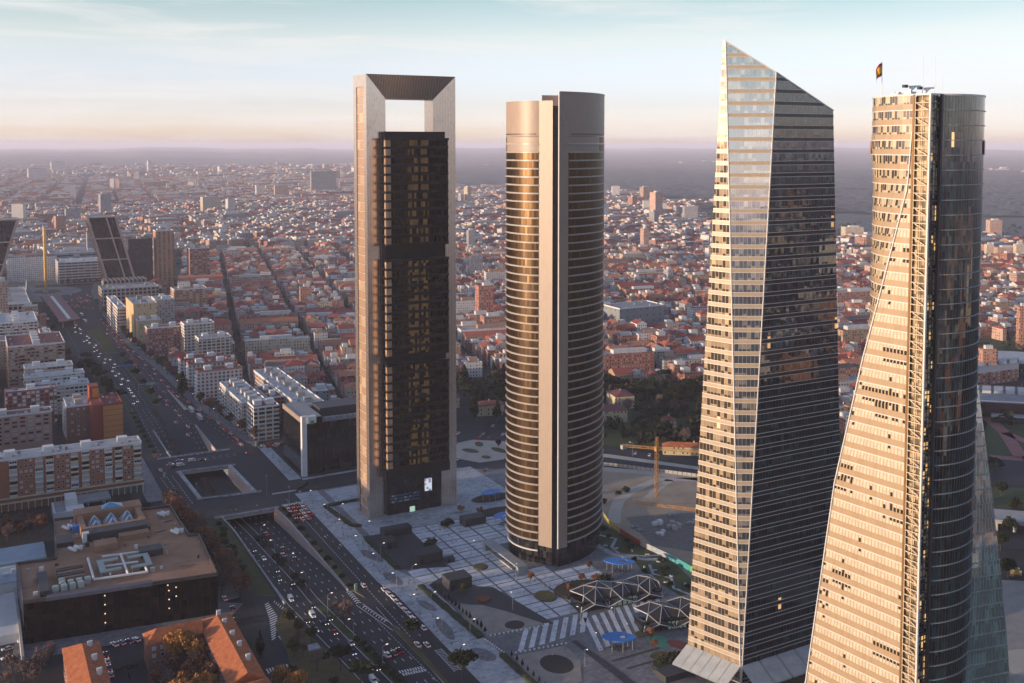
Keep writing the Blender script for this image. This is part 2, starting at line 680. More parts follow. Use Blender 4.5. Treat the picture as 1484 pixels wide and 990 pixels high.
for k in range(49):     # storey-high panes of the glazed slot in each narrow side
    z0 = k * 4.94
    for xx, s_ in ((X0 + .5, -1), (X1 - .5, 1)):
        g, f = MB(), MB()
        q = [(xx, SY1, z0 + .3), (xx, SY0, z0 + .3), (xx, SY0, z0 + 4.94), (xx, SY1, z0 + 4.94)]
        g.face(q if s_ < 0 else q[::-1])
        xo = xx + .1 if s_ < 0 else xx - .1
        f.box(min(xo, xo + .3 * s_), max(xo, xo + .3 * s_), SY0, SY1, z0, z0 + .2, bottom=True)
        sub_kids([(f, 'sill', M['fin'])], kids([(g, 'side_window', M['cep_side'])], c))
OX0, OX1, OY0, OY1 = 203.6, 241.0, 530.6, 551.0
core = MB()
core.box(OX0 + .5, OX1 - .5, OY0 + 3, OY1 - .5, 26, 217.4, bottom=True)
kids([(core, 'core', M['spandrel_dark'])], c)
fl = 4.92
for zb, n in ((153.6, 12), (91.0, 11), (27.2, 12)):
    for k in range(n):
        z = zb + k * fl
        g, s_, side = MB(), MB(), MB()
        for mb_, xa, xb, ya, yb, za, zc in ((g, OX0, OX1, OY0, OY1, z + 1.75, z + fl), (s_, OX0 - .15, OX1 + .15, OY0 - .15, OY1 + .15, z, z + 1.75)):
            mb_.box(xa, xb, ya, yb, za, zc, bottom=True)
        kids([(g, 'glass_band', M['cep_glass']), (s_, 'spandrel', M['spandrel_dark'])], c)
        side.box(OX0 - .5, OX0 + 2.6, OY0 - .45, OY0 + 1.9, z + 1.3, z + fl - .1, bottom=True)
        kids([(side, 'corner_window', M['cep_side'])], c)
    cap = MB()
    cap.box(OX0 - .4, OX1 + .4, OY0 - .4, OY1 + .4, zb + n * fl + .01, zb + n * fl + 1.2, bottom=True)
    kids([(cap, 'block_cap', M['spandrel_dark'])], c)
lb = MB()
lb.box(OX0 + 1, OX1 - 3.2, OY0 + 4, OY1, 0.05, 22)
kids([(lb, 'lobby', M['blackglass'])], c)
tr = MB()
tr.box(OX0 - 1, OX1 + 1, OY0 + 1.2, OY0 + 3.6, 22.1, 27, bottom=True)
kids([(tr, 'transfer_beam', M['spandrel_dark'])], c)
ts = NT('moving_picture_screen')
iu, iv, fu, fv = cells(ts, 1.4, 1.2)
r_, rc_ = ts.white(iu, iv, 1.)
ts.out(col=(.02, .02, .02), ecol=ts.ramp(r_, [(.0, (.8, .82, .9)), (.5, (.75, .8, .85)), (.62, (.6, .08, .1)), (.8, (.1, .2, .5)), (1, (.9, .9, .9))], 'CONSTANT'), estr=.45)
s_ = MB()
s_.box(227.3, 231.6, OY0 + 3.6, OY0 + 3.9, 11, 18.2)
kids([(s_, 'screen', ts.m)], c)
e_ = MB()
for i in range(3):
    e_.box(206 + i * .0, 224, OY0 + 3.7, OY0 + 3.92, 7.2 + i * 1.7, 8.3 + i * 1.7)
kids([(e_, 'lobby_glazing', curtain('lobby_blue_glass', (.05, .09, .13), (.25, .3, .35), .3, 1.5, 1.7, .08, (.03, .03, .03), .1, 1.8))], c)
d_ = MB()
d_.box(218, 221, OY0 + 3.5, OY0 + 3.95, .1, 3.4)
kids([(d_, 'door', emit('lit_doorway', (.6, .9, .75), .35))], c)

# ------------------------------------------------------------------ tower 2: the round tower
M['stone'] = curtain('pale_metal_cladding', (.30, .228, .178), (.30, .228, .178), .5, 1.25, 4.05, .06, (.19, .145, .115), .45, 1.5, wob=.0, vary=.1)
M['pwc_glass'] = curtain('brown_glass', (.050, .028, .011), (.085, .048, .019), .4, 1.25, 4.05, .12, (.03, .02, .014), .37, 1.5, wob=.06, metal=.8)


def arc_pts(p, head, R_, turn, n):
    """points along an arc of radius R_ starting at p with compass heading head (0 = +Y, + toward +X), turning right by turn"""
    out = [tuple(p)]
    h = head
    step = turn / n
    x, y = p
    for i in range(n):
        hm = h + step / 2
        L = 2 * R_ * math.sin(abs(step) / 2)
        x += L * math.sin(hm)
        y += L * math.cos(hm)
        out.append((x, y))
        h += step
    return out


def rad(a):
    return math.radians(a)


AX = 30.0
VF = Vector((252.6, 429.6))
ax = Vector((math.sin(rad(AX)), math.cos(rad(AX))))
px_ = Vector((ax.y, -ax.x))
RR = 46.5
Lp0 = VF - px_ * 1.6 + ax * .6
Ls = Vector((math.sin(rad(AX - 61)), math.cos(rad(AX - 61)))) * 7.6
Lp = [tuple(Lp0)] + arc_pts(Lp0 + Ls, rad(AX - 77), 21.9, rad(77), 30)
Rp = arc_pts(VF + px_ * 1.6, rad(AX + 61), RR, rad(-61), 30)
Bl, Br = Vector(Lp[-1]), Vector(Rp[-1])
bh = AX + 60
chord = (Br - Bl)
half = math.asin(min(1, chord.length / 2 / RR))
Bp = arc_pts(Bl, math.atan2(chord.x, chord.y) - half, RR, 2 * half, 30)


def strip_wall(pts, z0, z1, mb, off=0., top=False, m=0):
    """vertical band along an open polyline whose outside is on the left of travel when off > 0 (pushed out)"""
    P2 = []
    n = len(pts)
    for i in range(n):
        a = Vector(pts[max(0, i - 1)])
        b = Vector(pts[min(n - 1, i + 1)])
        d = (b - a).normalized()
        P2.append((pts[i][0] - d.y * off, pts[i][1] + d.x * off))
    s = 0
    for i in range(n - 1):
        p, q = P2[i], P2[i + 1]
        L = math.dist(p, q)
        mb.face([(*q, z0), (*p, z0), (*p, z1), (*q, z1)], m, [(s + L, z0), (s, z0), (s, z1), (s + L, z1)])
        s += L
    return P2


def fin_ring(pts, z, h, out, mb):
    o = strip_wall(pts, z, z + h, mb, out)
    i_ = [p for p in pts]
    for k in range(len(pts) - 1):
        mb.face([(*i_[k], z + h), (*i_[k + 1], z + h), (*o[k + 1], z + h), (*o[k], z + h)][::-1])
        mb.face([(*i_[k], z), (*i_[k + 1], z), (*o[k + 1], z), (*o[k], z)])


def cutpoly(pts, s0, s1):
    """the piece of a polyline between arc lengths s0 and s1"""
    out, s = [], 0
    for a, b in zip(pts, pts[1:]):
        L = math.dist(a, b)
        for t_ in (s0, s1):
            pass
        if s + L > s0 and s < s1:
            if not out:
                k = max(0, (s0 - s) / L)
                out.append((a[0] + (b[0] - a[0]) * k, a[1] + (b[1] - a[1]) * k))
            k = min(1, (s1 - s) / L)
            out.append((a[0] + (b[0] - a[0]) * k, a[1] + (b[1] - a[1]) * k))
        s += L
    return out


ring = Lp + Bp[1:-1] + Rp[::-1]
tot = sum(math.dist(a, b) for a, b in zip(ring, ring[1:]))
SL, SR = 7.6, 5.4
p2 = thing('round_tower', 'rounded cylindrical tower banded with white rings, golden on its sunlit left half', 'skyscraper', (263.6, 450.4, 0))
LZ, RZ = 231.0, 235.4
# stone strips on both sides of the notch, with returns into it
st = MB()
strip_wall(cutpoly(ring, 0, SL), 9.5, LZ, st)
a0 = Vector(Lp[0])
st.face([(*a0, 9.5), (*(a0 + ax * 7), 9.5), (*(a0 + ax * 7), LZ), (*a0, LZ)])
kids([(st, 'cladding_strip', M['stone'])], p2)
st = MB()
strip_wall(cutpoly(ring, tot - SR, tot), 9.5, RZ, st)
b0 = Vector(Rp[0])
st.face([(*(b0 + ax * 7), 9.5), (*b0, 9.5), (*b0, RZ), (*(b0 + ax * 7), RZ)])
kids([(st, 'cladding_strip', M['stone'])], p2)
nt_ = MB()
q0, q1 = a0 + ax * 2.5 - px_ * .5, b0 + ax * 2.5 + px_ * .5
nt_.face([(*q0, 0), (*q1, 0), (*q1, 229), (*q0, 229)])
kids([(nt_, 'core', M['spandrel_dark'])], p2)
edge = MB()
edge.bar((*(b0 - px_ * .1 - ax * .1), 9.5), (*(b0 - px_ * .1 - ax * .1), RZ), .42, n=8)
kids([(edge, 'edge_trim', M['fin'])], p2)
# crown: solid cladding; the left lobe stops lower
half_s = tot * .42
cl = MB()
strip_wall(cutpoly(ring, SL, half_s), 214.3, LZ, cl)
strip_wall(cutpoly(ring, half_s, tot - SR), 214.3, RZ, cl)
fin_ring(cutpoly(ring, 0, half_s), LZ, .5, .15, cl)
fin_ring(cutpoly(ring, half_s, tot), RZ, .5, .15, cl)
for z in (218.5, 222.5, 226.8):
    fin_ring(cutpoly(ring, SL, tot - SR), z, .16, .12, cl)
kids([(cl, 'crown', M['stone'])], p2)
lv = MB()
for k in range(34):
    for base in (SL + 1.5, tot - SR - 1.5 - 34 * .9):
        seg = cutpoly(ring, base + k * .9, base + k * .9 + .5)
        if len(seg) > 1:
            strip_wall(seg, 214.9, 215.6, lv, .06)
kids([(lv, 'louvre', M['spandrel_dark'])], p2)
cen = Vector((263.6, 450.4))
rf = MB()
rf.face([(*p, LZ - 3) for p in (Lp + Bp[1:-1] + Rp[::-1])][::-1])
kids([(rf, 'roof', M['grey'])], p2)
nfl = 50
M['ringfin'] = plain('ring_fin', (.32, .295, .275), .35, amt=.08)
for k in range(nfl):
    z = 11.6 + k * 4.05
    g, f = MB(), MB()
    if k < nfl - 2:
        strip_wall(cutpoly(ring, SL, tot - SR), z + .8, z + 4.05, g)
        kids([(g, 'glass_band', M['pwc_glass'])], p2)
    else:
        g2, g3 = MB(), MB()
        strip_wall(cutpoly(ring, SL, SL + 24), z + .8, z + 4.05, g2)
        strip_wall(cutpoly(ring, tot - SR - 26, tot - SR), z + .8, z + 4.05, g3)
        strip_wall(cutpoly(ring, SL + 24, tot - SR - 26), z + .8, z + 4.05, g)
        kids([(g2, 'clad_band', M['stone']), (g3, 'clad_band', M['stone']), (g, 'glass_band', M['pwc_glass'])], p2)
    fin_ring(cutpoly(ring, SL, tot - SR), z, .5, .45, f)
    fin_ring(cutpoly(ring, SL, tot - SR), z + .52, .2, .05, f)
    kids([(f, 'floor_fin', M['ringfin'])], p2)
lo = MB()
ins = [tuple(cen + (Vector(p) - cen) * .955) for p in ring]
strip_wall(ins, 0, 12, lo)
kids([(lo, 'lobby', M['blackglass'])], p2)
lf = MB()
fin_ring(cutpoly(ins, 8, tot * .5), 6.2, .6, .7, lf)
kids([(lf, 'canopy_ring', M['fin'])], p2)

# ------------------------------------------------------------------ tower 3: the faceted crystal tower
A0, dl3, dr3 = Vector((258.5, 297.5)), Vector((-.309, .951)), Vector((1., .017))


def crystal(z):
    B = A0 + dl3 * (25.12 - 13.5 * z / 249.8)
    P = A0 + dl3 * (.04 + 10.4 * z / 248.6)
    Q = A0 + dr3 * (.04 + 13.2 * z / 237.4)
    Cc = A0 + dr3 * (55.4 - 12.0 * z / 223.6)
    E = A0 + dl3 * 25 + dr3 * 56
    D1 = A0 + dl3 * 25.12 + dr3 * (2 + 17 * z / 240)
    D2 = E - dr3 * (1 + 6 * z / 240)
    D3 = E - dl3 * (.5 + 10 * z / 240)
    return [P, Q, Cc, D3, D2, D1, B]


pk = [Vector((254.9, 308.6, 249.8)), Vector((271.7, 297.7, 237.4)), Vector((301.7, 298.2, 223.6))]
rn = (pk[1] - pk[0]).cross(pk[2] - pk[0]).normalized()
if rn.z < 0:
    rn = -rn


def clip_plane(poly, uvs):
    out, ou = [], []
    n = len(poly)
    for i in range(n):
        a, b = Vector(poly[i]), Vector(poly[(i + 1) % n])
        ua, ub = Vector(uvs[i]), Vector(uvs[(i + 1) % n])
        da, db = (a - pk[0]).dot(rn), (b - pk[0]).dot(rn)
        if da <= 0:
            out.append(a)
            ou.append(ua)
        if (da < 0 < db) or (db < 0 < da):
            k = da / (da - db)
            out.append(a.lerp(b, k))
            ou.append(ua.lerp(ub, k))
    return out, ou


def ring_band(fn, z0, z1, mb, off=0., clip=None, sides=None, caps=False, mid=None):
    a, b = fn(z0), fn(z1)
    n = len(a)
    for i in (sides if sides is not None else range(n)):
        j = (i + 1) % n
        d = (a[j] - a[i])
        if d.length < .02 and (b[j] - b[i]).length < .02:
            continue
        dd = d.normalized() if d.length > .3 else (b[j] - b[i]).normalized()
        nr_ = Vector((dd.y, -dd.x)) * off
        ua, ub_ = (a[i]).dot(dd), (a[j]).dot(dd)
        va, vb = (b[i]).dot(dd), (b[j]).dot(dd)
        P = [(*(a[i] + nr_), z0), (*(a[j] + nr_), z0), (*(b[j] + nr_), z1), (*(b[i] + nr_), z1)]
        U = [(ua, z0), (ub_, z0), (vb, z1), (va, z1)]
        if clip:
            P, U = clip(P, U)
        if len(P) >= 3:
            mb.face(P, (mid[i] if mid else 0), [tuple(u) for u in U])
        if caps and not clip:
            for zz, q, rev in ((z1, b, False), (z0, a, True)):
                R_ = [(*(q[i] + nr_), zz), (*(q[j] + nr_), zz), (*q[j], zz), (*q[i], zz)]
                mb.face(R_[::-1] if rev else R_)


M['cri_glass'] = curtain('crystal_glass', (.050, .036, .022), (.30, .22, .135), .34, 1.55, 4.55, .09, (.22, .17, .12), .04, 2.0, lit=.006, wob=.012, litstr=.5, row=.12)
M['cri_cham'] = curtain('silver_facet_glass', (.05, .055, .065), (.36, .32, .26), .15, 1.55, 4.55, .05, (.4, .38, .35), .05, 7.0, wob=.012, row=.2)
M['cri_right'] = curtain('shaded_facet_glass', (.010, .013, .017), (.03, .065, .07), .2, 1.55, 4.55, .06, (.03, .03, .032), .03, 2.1, lit=.003, wob=.012, litstr=.4, row=.06)  # faces turned from the sun, their shade put into darker glass colours
M['cri_span'] = curtain('sunlit_spandrel', (.40, .315, .22), (.40, .315, .22), .5, 1.55, 4.55, .04, (.3, .24, .17), .25, 1.8, wob=.01, vary=.1)  # sunlit copy of the spandrel, its brightness put into the colour
M['cri_spand'] = plain('shaded_side_spandrel', (.03, .032, .036), .15, amt=.2)  # shaded copy of the same spandrel, also laid on the roof
p3 = thing('crystal_tower', 'faceted glass tower with a slanted pointed top, pale left facets and dark right face', 'skyscraper', (280, 310, 0))
hf = 4.55
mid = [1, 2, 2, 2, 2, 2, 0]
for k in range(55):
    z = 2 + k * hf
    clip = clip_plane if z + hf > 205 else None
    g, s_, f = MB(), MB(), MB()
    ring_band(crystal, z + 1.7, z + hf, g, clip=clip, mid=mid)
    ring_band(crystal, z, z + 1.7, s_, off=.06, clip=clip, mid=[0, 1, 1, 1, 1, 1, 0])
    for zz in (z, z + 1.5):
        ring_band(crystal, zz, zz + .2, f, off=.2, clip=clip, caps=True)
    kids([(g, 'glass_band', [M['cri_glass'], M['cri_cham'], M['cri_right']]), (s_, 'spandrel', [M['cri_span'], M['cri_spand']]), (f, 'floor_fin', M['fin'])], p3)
rim = MB()


def roof_pt(p):     # height of the slanted roof plane over a plan point
    return pk[0].z - (rn.x * (p[0] - pk[0].x) + rn.y * (p[1] - pk[0].y)) / rn.z


z_it = 240
tops = []
for idx in range(7):
    z = 235.0
    for _ in range(25):
        q = crystal(z)[idx]
        z = z * .5 + roof_pt(q) * .5
    tops.append((*crystal(z)[idx], z))
for i in range(7):
    rim.bar(tops[i], tops[(i + 1) % 7], .35)
kids([(rim, 'roof_rim', M['fin'])], p3)
rf = MB()
rf.face([(p[0], p[1], p[2] - .8) for p in tops])
kids([(rf, 'roof', M['cri_spand'])], p3)
for idx, nm in ((0, 'corner_trim'), (1, 'corner_trim')):
    tr = MB()
    prev = None
    for z in np.linspace(0, tops[idx][2], 12):
        q = (*crystal(z)[idx], z)
        if prev:
            tr.bar(prev, q, .3)
        prev = q
    kids([(tr, nm, M['fin'])], p3)
cn = MB()   # flared glass canopy at the foot
cb = crystal(0)
for a, b, out in ((cb[6], cb[0], Vector((-8, -1))), (cb[0], cb[2], Vector((1, -8)))):
    n = 6
    for i in range(n):
        p, q = a.lerp(b, i / n), a.lerp(b, (i + .96) / n)
        P = [(*(p + out), 3.5), (*(q + out), 3.5), (*q, 9), (*p, 9)]
        cn.face(P)
        cn.face([(x, y, z - .5) for x, y, z in P][::-1])
kids([(cn, 'canopy', plain('milky_glass', (.33, .35, .36), .25))], p3)

# ------------------------------------------------------------------ tower 4: the curved tower with the flag
NC, dL = Vector((256, 213.7)), Vector((-.129, .99))
FT = Vector((293.7, 246.5))
BT = [(0, 18), (120, 20), (141, 27), (155, 38), (169, 49), (188, 57), (208, 64), (230, 64)]
BETA = rad(66)
KT = [(0, 50), (24.5, 41.8), (97.7, 31.5), (141.2, 21.6), (168.8, 14.2), (197, 6.9), (214, 5.8), (240, 5.7)]
TOP4 = 225.0
NR = NC + Vector((5.2, .2))


def arc_between(p, q, beta, n):
    ch = q - p
    h0 = math.atan2(ch.x, ch.y)
    R_ = ch.length / 2 / math.sin(abs(beta))
    return [Vector(v) for v in arc_pts(p, h0 - beta, R_, 2 * beta, n)]


def left_line(z):
    K = NC + dL * interp(KT, z)
    S = NC + dL * 5.6
    return [S, K], arc_between(K, FT, rad(interp(BT, z)), 16)


WN, WD = Vector((-.17, -.985)), Vector((.985, -.17))


def right_line(z):
    a = arc_between(NR, FT, -BETA, 40)
    k = min(1, max(0, (139 - z) / 139.0))
    if k <= 0:
        return a, None
    L = a[25] + WN * (15 * math.sin(k * math.pi / 2))
    i = next((q for q in range(1, 41) if (a[q] - L).dot(WN) < 0), 40)
    d0, d1 = (a[i - 1] - L).dot(WN), (a[i] - L).dot(WN)
    Cc = a[i - 1].lerp(a[i], d0 / (d0 - d1))
    Rr = L + WD * (1.5 + 7 * k)
    return a[:i] + [Cc], [Cc, Rr, Rr.lerp(FT, .5) + Vector((4, 2)) * k, FT]


def even(line, n):      # the same number of corners on every level, so that storeys can be joined
    d = [0]
    for p, q in zip(line, line[1:]):
        d.append(d[-1] + (q - p).length)
    out = []
    for m_ in range(n + 1):
        s_ = d[-1] * m_ / n
        q = next((w_ for w_ in range(1, len(line)) if d[w_] >= s_ - 1e-6), len(line) - 1)
        f_ = (s_ - d[q - 1]) / max(1e-6, d[q] - d[q - 1])
        out.append(line[q - 1].lerp(line[q], min(1, max(0, f_))))
    return out


def wall4(l0, l1, z0, z1, mb, off=0., caps=False, m=0, left=True):
    s = 0
    for i in range(len(l0) - 1):
        a, b, c_, d = l0[i], l0[i + 1], l1[i + 1], l1[i]
        L = (b - a).length
        dv = (b - a) if L > .05 else (c_ - d)
        dv = dv.normalized()
        nn = Vector((-dv.y, dv.x)) * off if left else Vector((dv.y, -dv.x)) * off
        P = [(*(a + nn), z0), (*(b + nn), z0), (*(c_ + nn), z1), (*(d + nn), z1)]
        U = [(s, z0), (s + L, z0), (s + L, z1), (s, z1)]
        if left:
            P, U = P[::-1], U[::-1]
        mb.face(P, m, U)
        if caps and off:
            T = [(*d, z1), (*c_, z1), (*(c_ + nn), z1), (*(d + nn), z1)]
            mb.face(T if not left else T[::-1], m)
            B_ = [(*a, z0), (*b, z0), (*(b + nn), z0), (*(a + nn), z0)]
            mb.face(B_[::-1] if not left else B_, m)
        s += L


M['esp_span'] = curtain('golden_spandrel', (.36, .255, .155), (.36, .255, .155), .5, 1.25, 4.57, .03, (.28, .2, .125), .26, 1.8, wob=.012, vary=.14)
M['esp_win'] = curtain('blind_window', (.025, .02, .014), (.56, .48, .37), .22, 1.25, 4.57, .34, (.31, .22, .13), .14, 1.8, row=.86, wob=.02, vary=.22)
M['esp_arc'] = curtain('curved_glass', (.04, .03, .018), (.45, .36, .23), .55, 1.15, 4.55, .12, (.4, .3, .2), .12, 2.2, wob=.03)
M['esp_dark'] = curtain('teal_dark_glass', (.010, .013, .014), (.02, .05, .055), .38, 1.15, 4.55, .14, (.012, .013, .014), .05, 2.0, lit=.004, wob=.02, litstr=.8)
M['esp_wing'] = curtain('teal_wing_glass', (.085, .15, .14), (.14, .26, .24), .45, 1.3, 4.55, .12, (.03, .05, .05), .06, 4.0, wob=.012)  # teal base lightened to stand in for reflected sky
p4 = thing('curved_tower', 'golden tower with curved glass sides and a triangular flank, a flag on its roof', 'skyscraper', (275, 245, 0))
h4 = 4.57
M['stairs'] = plain('cream_stair_frame', (.50, .40, .28), .5, amt=.1)
for k in range(50):
    z = TOP4 - (k + 1) * h4
    if z < -3:
        break
    z = max(z, 0)
    zt = TOP4 - k * h4
    f0, a0_ = left_line(z)
    f1, a1_ = left_line(zt)
    fm, am = left_line(z + 2.2)
    sp, wf, wa = MB(), MB(), MB()
    wall4(f0, fm, z, z + 2.2, sp, .08)
    wall4(a0_, am, z, z + 2.0, sp, .08)
    wall4(fm, f1, z + 2.2, zt, wf)
    wall4(am, a1_, z + 2.0, zt, wa)
    fin = MB()
    wall4(f0, f0, z, z + .3, fin, .24, True)
    wall4(a0_, a0_, z, z + .3, fin, .24, True)
    r0, w0 = right_line(z)
    r1, w1 = right_line(zt)
    if w0 and not w1:
        r1, w1 = right_line(138.9)
    r0, r1 = even(r0, 20), even(r1, 20)
    rg = MB()
    wall4(r0, r1, z, zt, rg, left=False)
    rfin = MB()
    wall4(r0, r0, z, z + .26, rfin, .3, True, left=False)
    if w0:
        wg = MB()
        wall4(w0, w1 if w1 else [right_line(138.9)[1][0]] * 4, z, zt, wg, left=False)
        kids([(wg, 'wing_glass_band', M['esp_wing'])], p4)
        wall4(w0, w0, z, z + .26, rfin, .3, True, left=False)
    kids([(sp, 'spandrel', M['esp_span']), (wf, 'window_band', M['esp_win']), (wa, 'curved_window_band', M['esp_arc']), (fin, 'floor_fin', M['fin']),
          (rg, 'dark_glass_band', M['esp_dark']), (rfin, 'dark_floor_fin', M['grey'])], p4)
    # stair bay between the corner post and the gold post: landing, flight and braces
    sb = MB()
    A_, B_ = NC + dL * .2, NC + dL * 4.9
    nrm = Vector((-.99, -.129))
    for u in (0, .5, 1):
        q = A_.lerp(B_, u) + nrm * .15
        sb.bar((*q, z), (*q, zt), .16)
    for vv in (.02, .5):
        sb.bar((*(A_ + nrm * .2), z + vv * (zt - z)), (*(B_ + nrm * .2), z + vv * (zt - z)), .2)
    sb.bar((*(A_.lerp(B_, .15)), z + .3), (*(A_.lerp(B_, .85)), z + 2.0), .22)
    cb_ = MB()
    A2, B2 = NC + Vector((.3, -.05)), NC + Vector((4.1, .1))
    for vv in (.0, .46):
        cb_.bar((*A2, z + vv * (zt - z)), (*B2, z + vv * (zt - z)), .24)
    for u in (.0, .35, .7, 1):
        q = A2.lerp(B2, u)
        cb_.bar((*q, z), (*q, zt), .13)
    kids([(sb, 'stair_flight', M['stairs']), (cb_, 'corner_grid', M['dark'])], p4)
sg = MB()
q0, q1 = NC + dL * .1 - Vector((-.9, -.12)), NC + dL * 5.2 - Vector((-.9, -.12))
sg.face([(*q1, 0), (*q0, 0), (*q0, TOP4), (*q1, TOP4)], 0, [(5, 0), (0, 0), (0, TOP4), (5, TOP4)])
kids([(sg, 'stair_bay', curtain('stair_bay_glass', (.12, .09, .05), (.4, .3, .18), .5, 1.2, 2.28, .05, (.3, .22, .14), .3, 1.5))], p4)
cg = MB()
q0, q1 = NC + Vector((.1, .5)), NC + Vector((4.3, .6))
cg.face([(*q0, 0), (*q1, 0), (*q1, TOP4), (*q0, TOP4)], 0, [(0, 0), (4.2, 0), (4.2, TOP4), (0, TOP4)])
kids([(cg, 'corner_bay', curtain('corner_bay_glass', (.012, .012, .012), (.55, .45, .26), .4, 1.05, 2.28, .1, (.02, .02, .02), .15, 1.6, lit=.14, litstr=.5))], p4)
for nm, p, r_, mt in (('gold_post', NC + dL * 5.4, .5, plain('bronze_post', (.30, .17, .07), .35, metal=.5)), ('corner_post', NC, .42, M['fin']),
                      ('dark_post', NR + Vector((-.45, -.25)), .55, M['dark'])):
    b = MB()
    b.bar((*p, 0), (*p, TOP4 + .3), r_)
    kids([(b, nm, mt)], p4)
tr = MB()
prev = None
for z in np.linspace(0, 214, 60):
    q = (*(NC + dL * interp(KT, z) + Vector((-.3, -.05))), z)
    if prev:
        tr.bar(prev, q, .26)
    prev = q
kids([(tr, 'slanted_edge', M['fin'])], p4)
fT, aT = left_line(TOP4)
rT, _ = right_line(TOP4)
outline = [NC] + fT + aT[1:-1] + [FT] + rT[1:-1][::-1] + [NR]
rf = MB()
rf.face([(*p, TOP4 - .4) for p in outline][::-1])
kids([(rf, 'roof', M['concrete'])], p4)
pr = MB()
op = [tuple(p) for p in outline]
fin_ring(op + [op[0]], TOP4, .5, .2, pr)
kids([(pr, 'parapet', M['fin'])], p4)
bh_ = MB()    # black louvred panel high on the dark side
aa = right_line(205)[0]
wall4(aa[15:24], aa[15:24], TOP4 - 4 * h4 + .3, TOP4 - 3 * h4 - .1, bh_, .35, True, left=False)
kids([(bh_, 'louvre_panel', M['spandrel_dark'])], p4)
og = MB()
af = left_line(208)[1]
wall4(af[6:9], af[6:9], TOP4 - 4 * h4 + .3, TOP4 - 3 * h4 - .1, og, .35, True)
kids([(og, 'copper_panel', plain('copper_panel', (.42, .15, .06), .4))], p4)


def rooftop(name, label, cat, loc, build, group=None):
    t_ = thing(name, label, cat, loc, 0, group)
    build(t_)
    return t_


def bmu(t_):
    b, a_, h_ = MB(), MB(), MB()
    b.box(-1.2, 1.2, -1.2, 1.2, 0, 2.0)
    b.bar((0, 0, 2), (.4, 0, 3.6), .5)
    a_.bar((-.5, 0, 3.6), (4.8, .4, 3.9), .35)
    a_.bar((.2, 0, 2.3), (2.8, .2, 3.8), .2)
    h_.box(-3.2, -1.6, -.5, .5, 3.2, 4.1, bottom=True)
    b.build('base', M['white'], t_)
    a_.build('arm', M['white'], t_)
    h_.build('counterweight', M['dark'], t_)


rooftop('window_cleaning_crane', 'roof crane with a dark counterweight, left one on the golden curved tower', 'crane', (261.5, 226, TOP4 - .4), bmu, 'roof cranes on the curved tower')
rooftop('window_cleaning_crane', 'roof crane with a long arm, right one on the golden curved tower beside the masts', 'crane', (274, 231, TOP4 - .4), bmu, 'roof cranes on the curved tower')


def mast(h):
    def f(t_):
        a_, b = MB(), MB()
        a_.bar((0, 0, 0), (0, 0, h), .12, n=6, r2=.05)
        b.bar((0, 0, 0), (0, 0, 1.2), .4, n=6)
        a_.build('pole', M['white'], t_)
        b.build('base', M['grey'], t_)
    return f


for i, (x, y, h, lab) in enumerate(((267, 226, 13, 'thin white mast on the curved tower roof, tallest of the antennas'), (273, 226.5, 14, 'thin white antenna right of the tallest mast on the curved tower'),
                                    (277, 227, 8, 'short antenna at the right end of the curved tower roof'))):
    rooftop('antenna_mast', lab, 'antenna', (x, y, TOP4 - .4), mast(h), 'antennas on the curved tower')
for x, y, l in ((258.5, 228, 'white roof unit nearest the flagpole on the curved tower'), (260, 231, 'white roof unit behind the flagpole on the curved tower'), (279, 233, 'white roof unit at the right of the curved tower roof')):
    b = MB()
    b.box(-1.1, 1.1, -.8, .8, 0, 1.5)
    b.box(-.6, .6, -.5, .5, 1.51, 1.9)
    o = b.build('air_unit', M['white'])
    o.location = (x, y, TOP4 - .4)
    tag(o, l, 'air unit', 'roof units on the curved tower')
fp = thing('flagpole', 'white flagpole flying a red and yellow striped flag on the curved tower roof', 'flagpole', (254.6, 231.2, TOP4 - .4))
b = MB()
b.bar((0, 0, 0), (0, 0, 11.6), .14, n=8, r2=.09)
b.build('pole', M['white'], fp)
fl_ = MB()
n = 12
cols = []
for i in range(n):
    for j in range(8):
        def fpnt(a, c_):
            x = a / n
            return (-x * 2.5 - .08, .35 * math.sin(x * 9 + c_ * .2) * x, 11.4 - (c_ / 8) * 4.2 - x * x * 3.0 - .3 * math.sin(x * 7))
        fl_.face([fpnt(i, j), fpnt(i + 1, j), fpnt(i + 1, j + 1), fpnt(i, j + 1)], 0 if j in (0, 1, 6, 7) else 1)
fl_.build('flag', [plain('flag_red', (.45, .03, .03), .8, amt=.1), plain('flag_yellow', (.72, .42, .03), .8, amt=.1)], fp)
# ------------------------------------------------------------------ roads, markings, pavements
XL = [(250, 84), (390, 98), (425, 106), (445, 108), (460, 106), (560, 100), (640, 99), (740, 100), (850, 103), (1032, 95), (1107, 84), (1700, 84)]
XR = [(250, 171), (600, 171), (700, 172), (740, 167), (850, 157), (1000, 152), (1123, 144.5), (1360, 142), (1560, 150), (1700, 170)]
ys = list(range(250, 1700, 25))
outer = [(interp(XL, y), y) for y in ys] + [(interp(XR, y), y) for y in reversed(ys)]
struct('avenue', cut_sheet(outer, [T1, HOLE, T2], .01), M['asphalt'])


def sheet(name, polys, z, mat):
    mb = MB()
    for p in polys:
        a = sum(p[i][0] * p[(i + 1) % len(p)][1] - p[(i + 1) % len(p)][0] * p[i][1] for i in range(len(p)))
        q = p if a > 0 else p[::-1]
        mb.face([(x, y, z) for x, y in q])
    return struct(name, mb, mat)


def rect(x0, x1, y0, y1):
    return [(x0, y0), (x1, y0), (x1, y1), (x0, y1)]


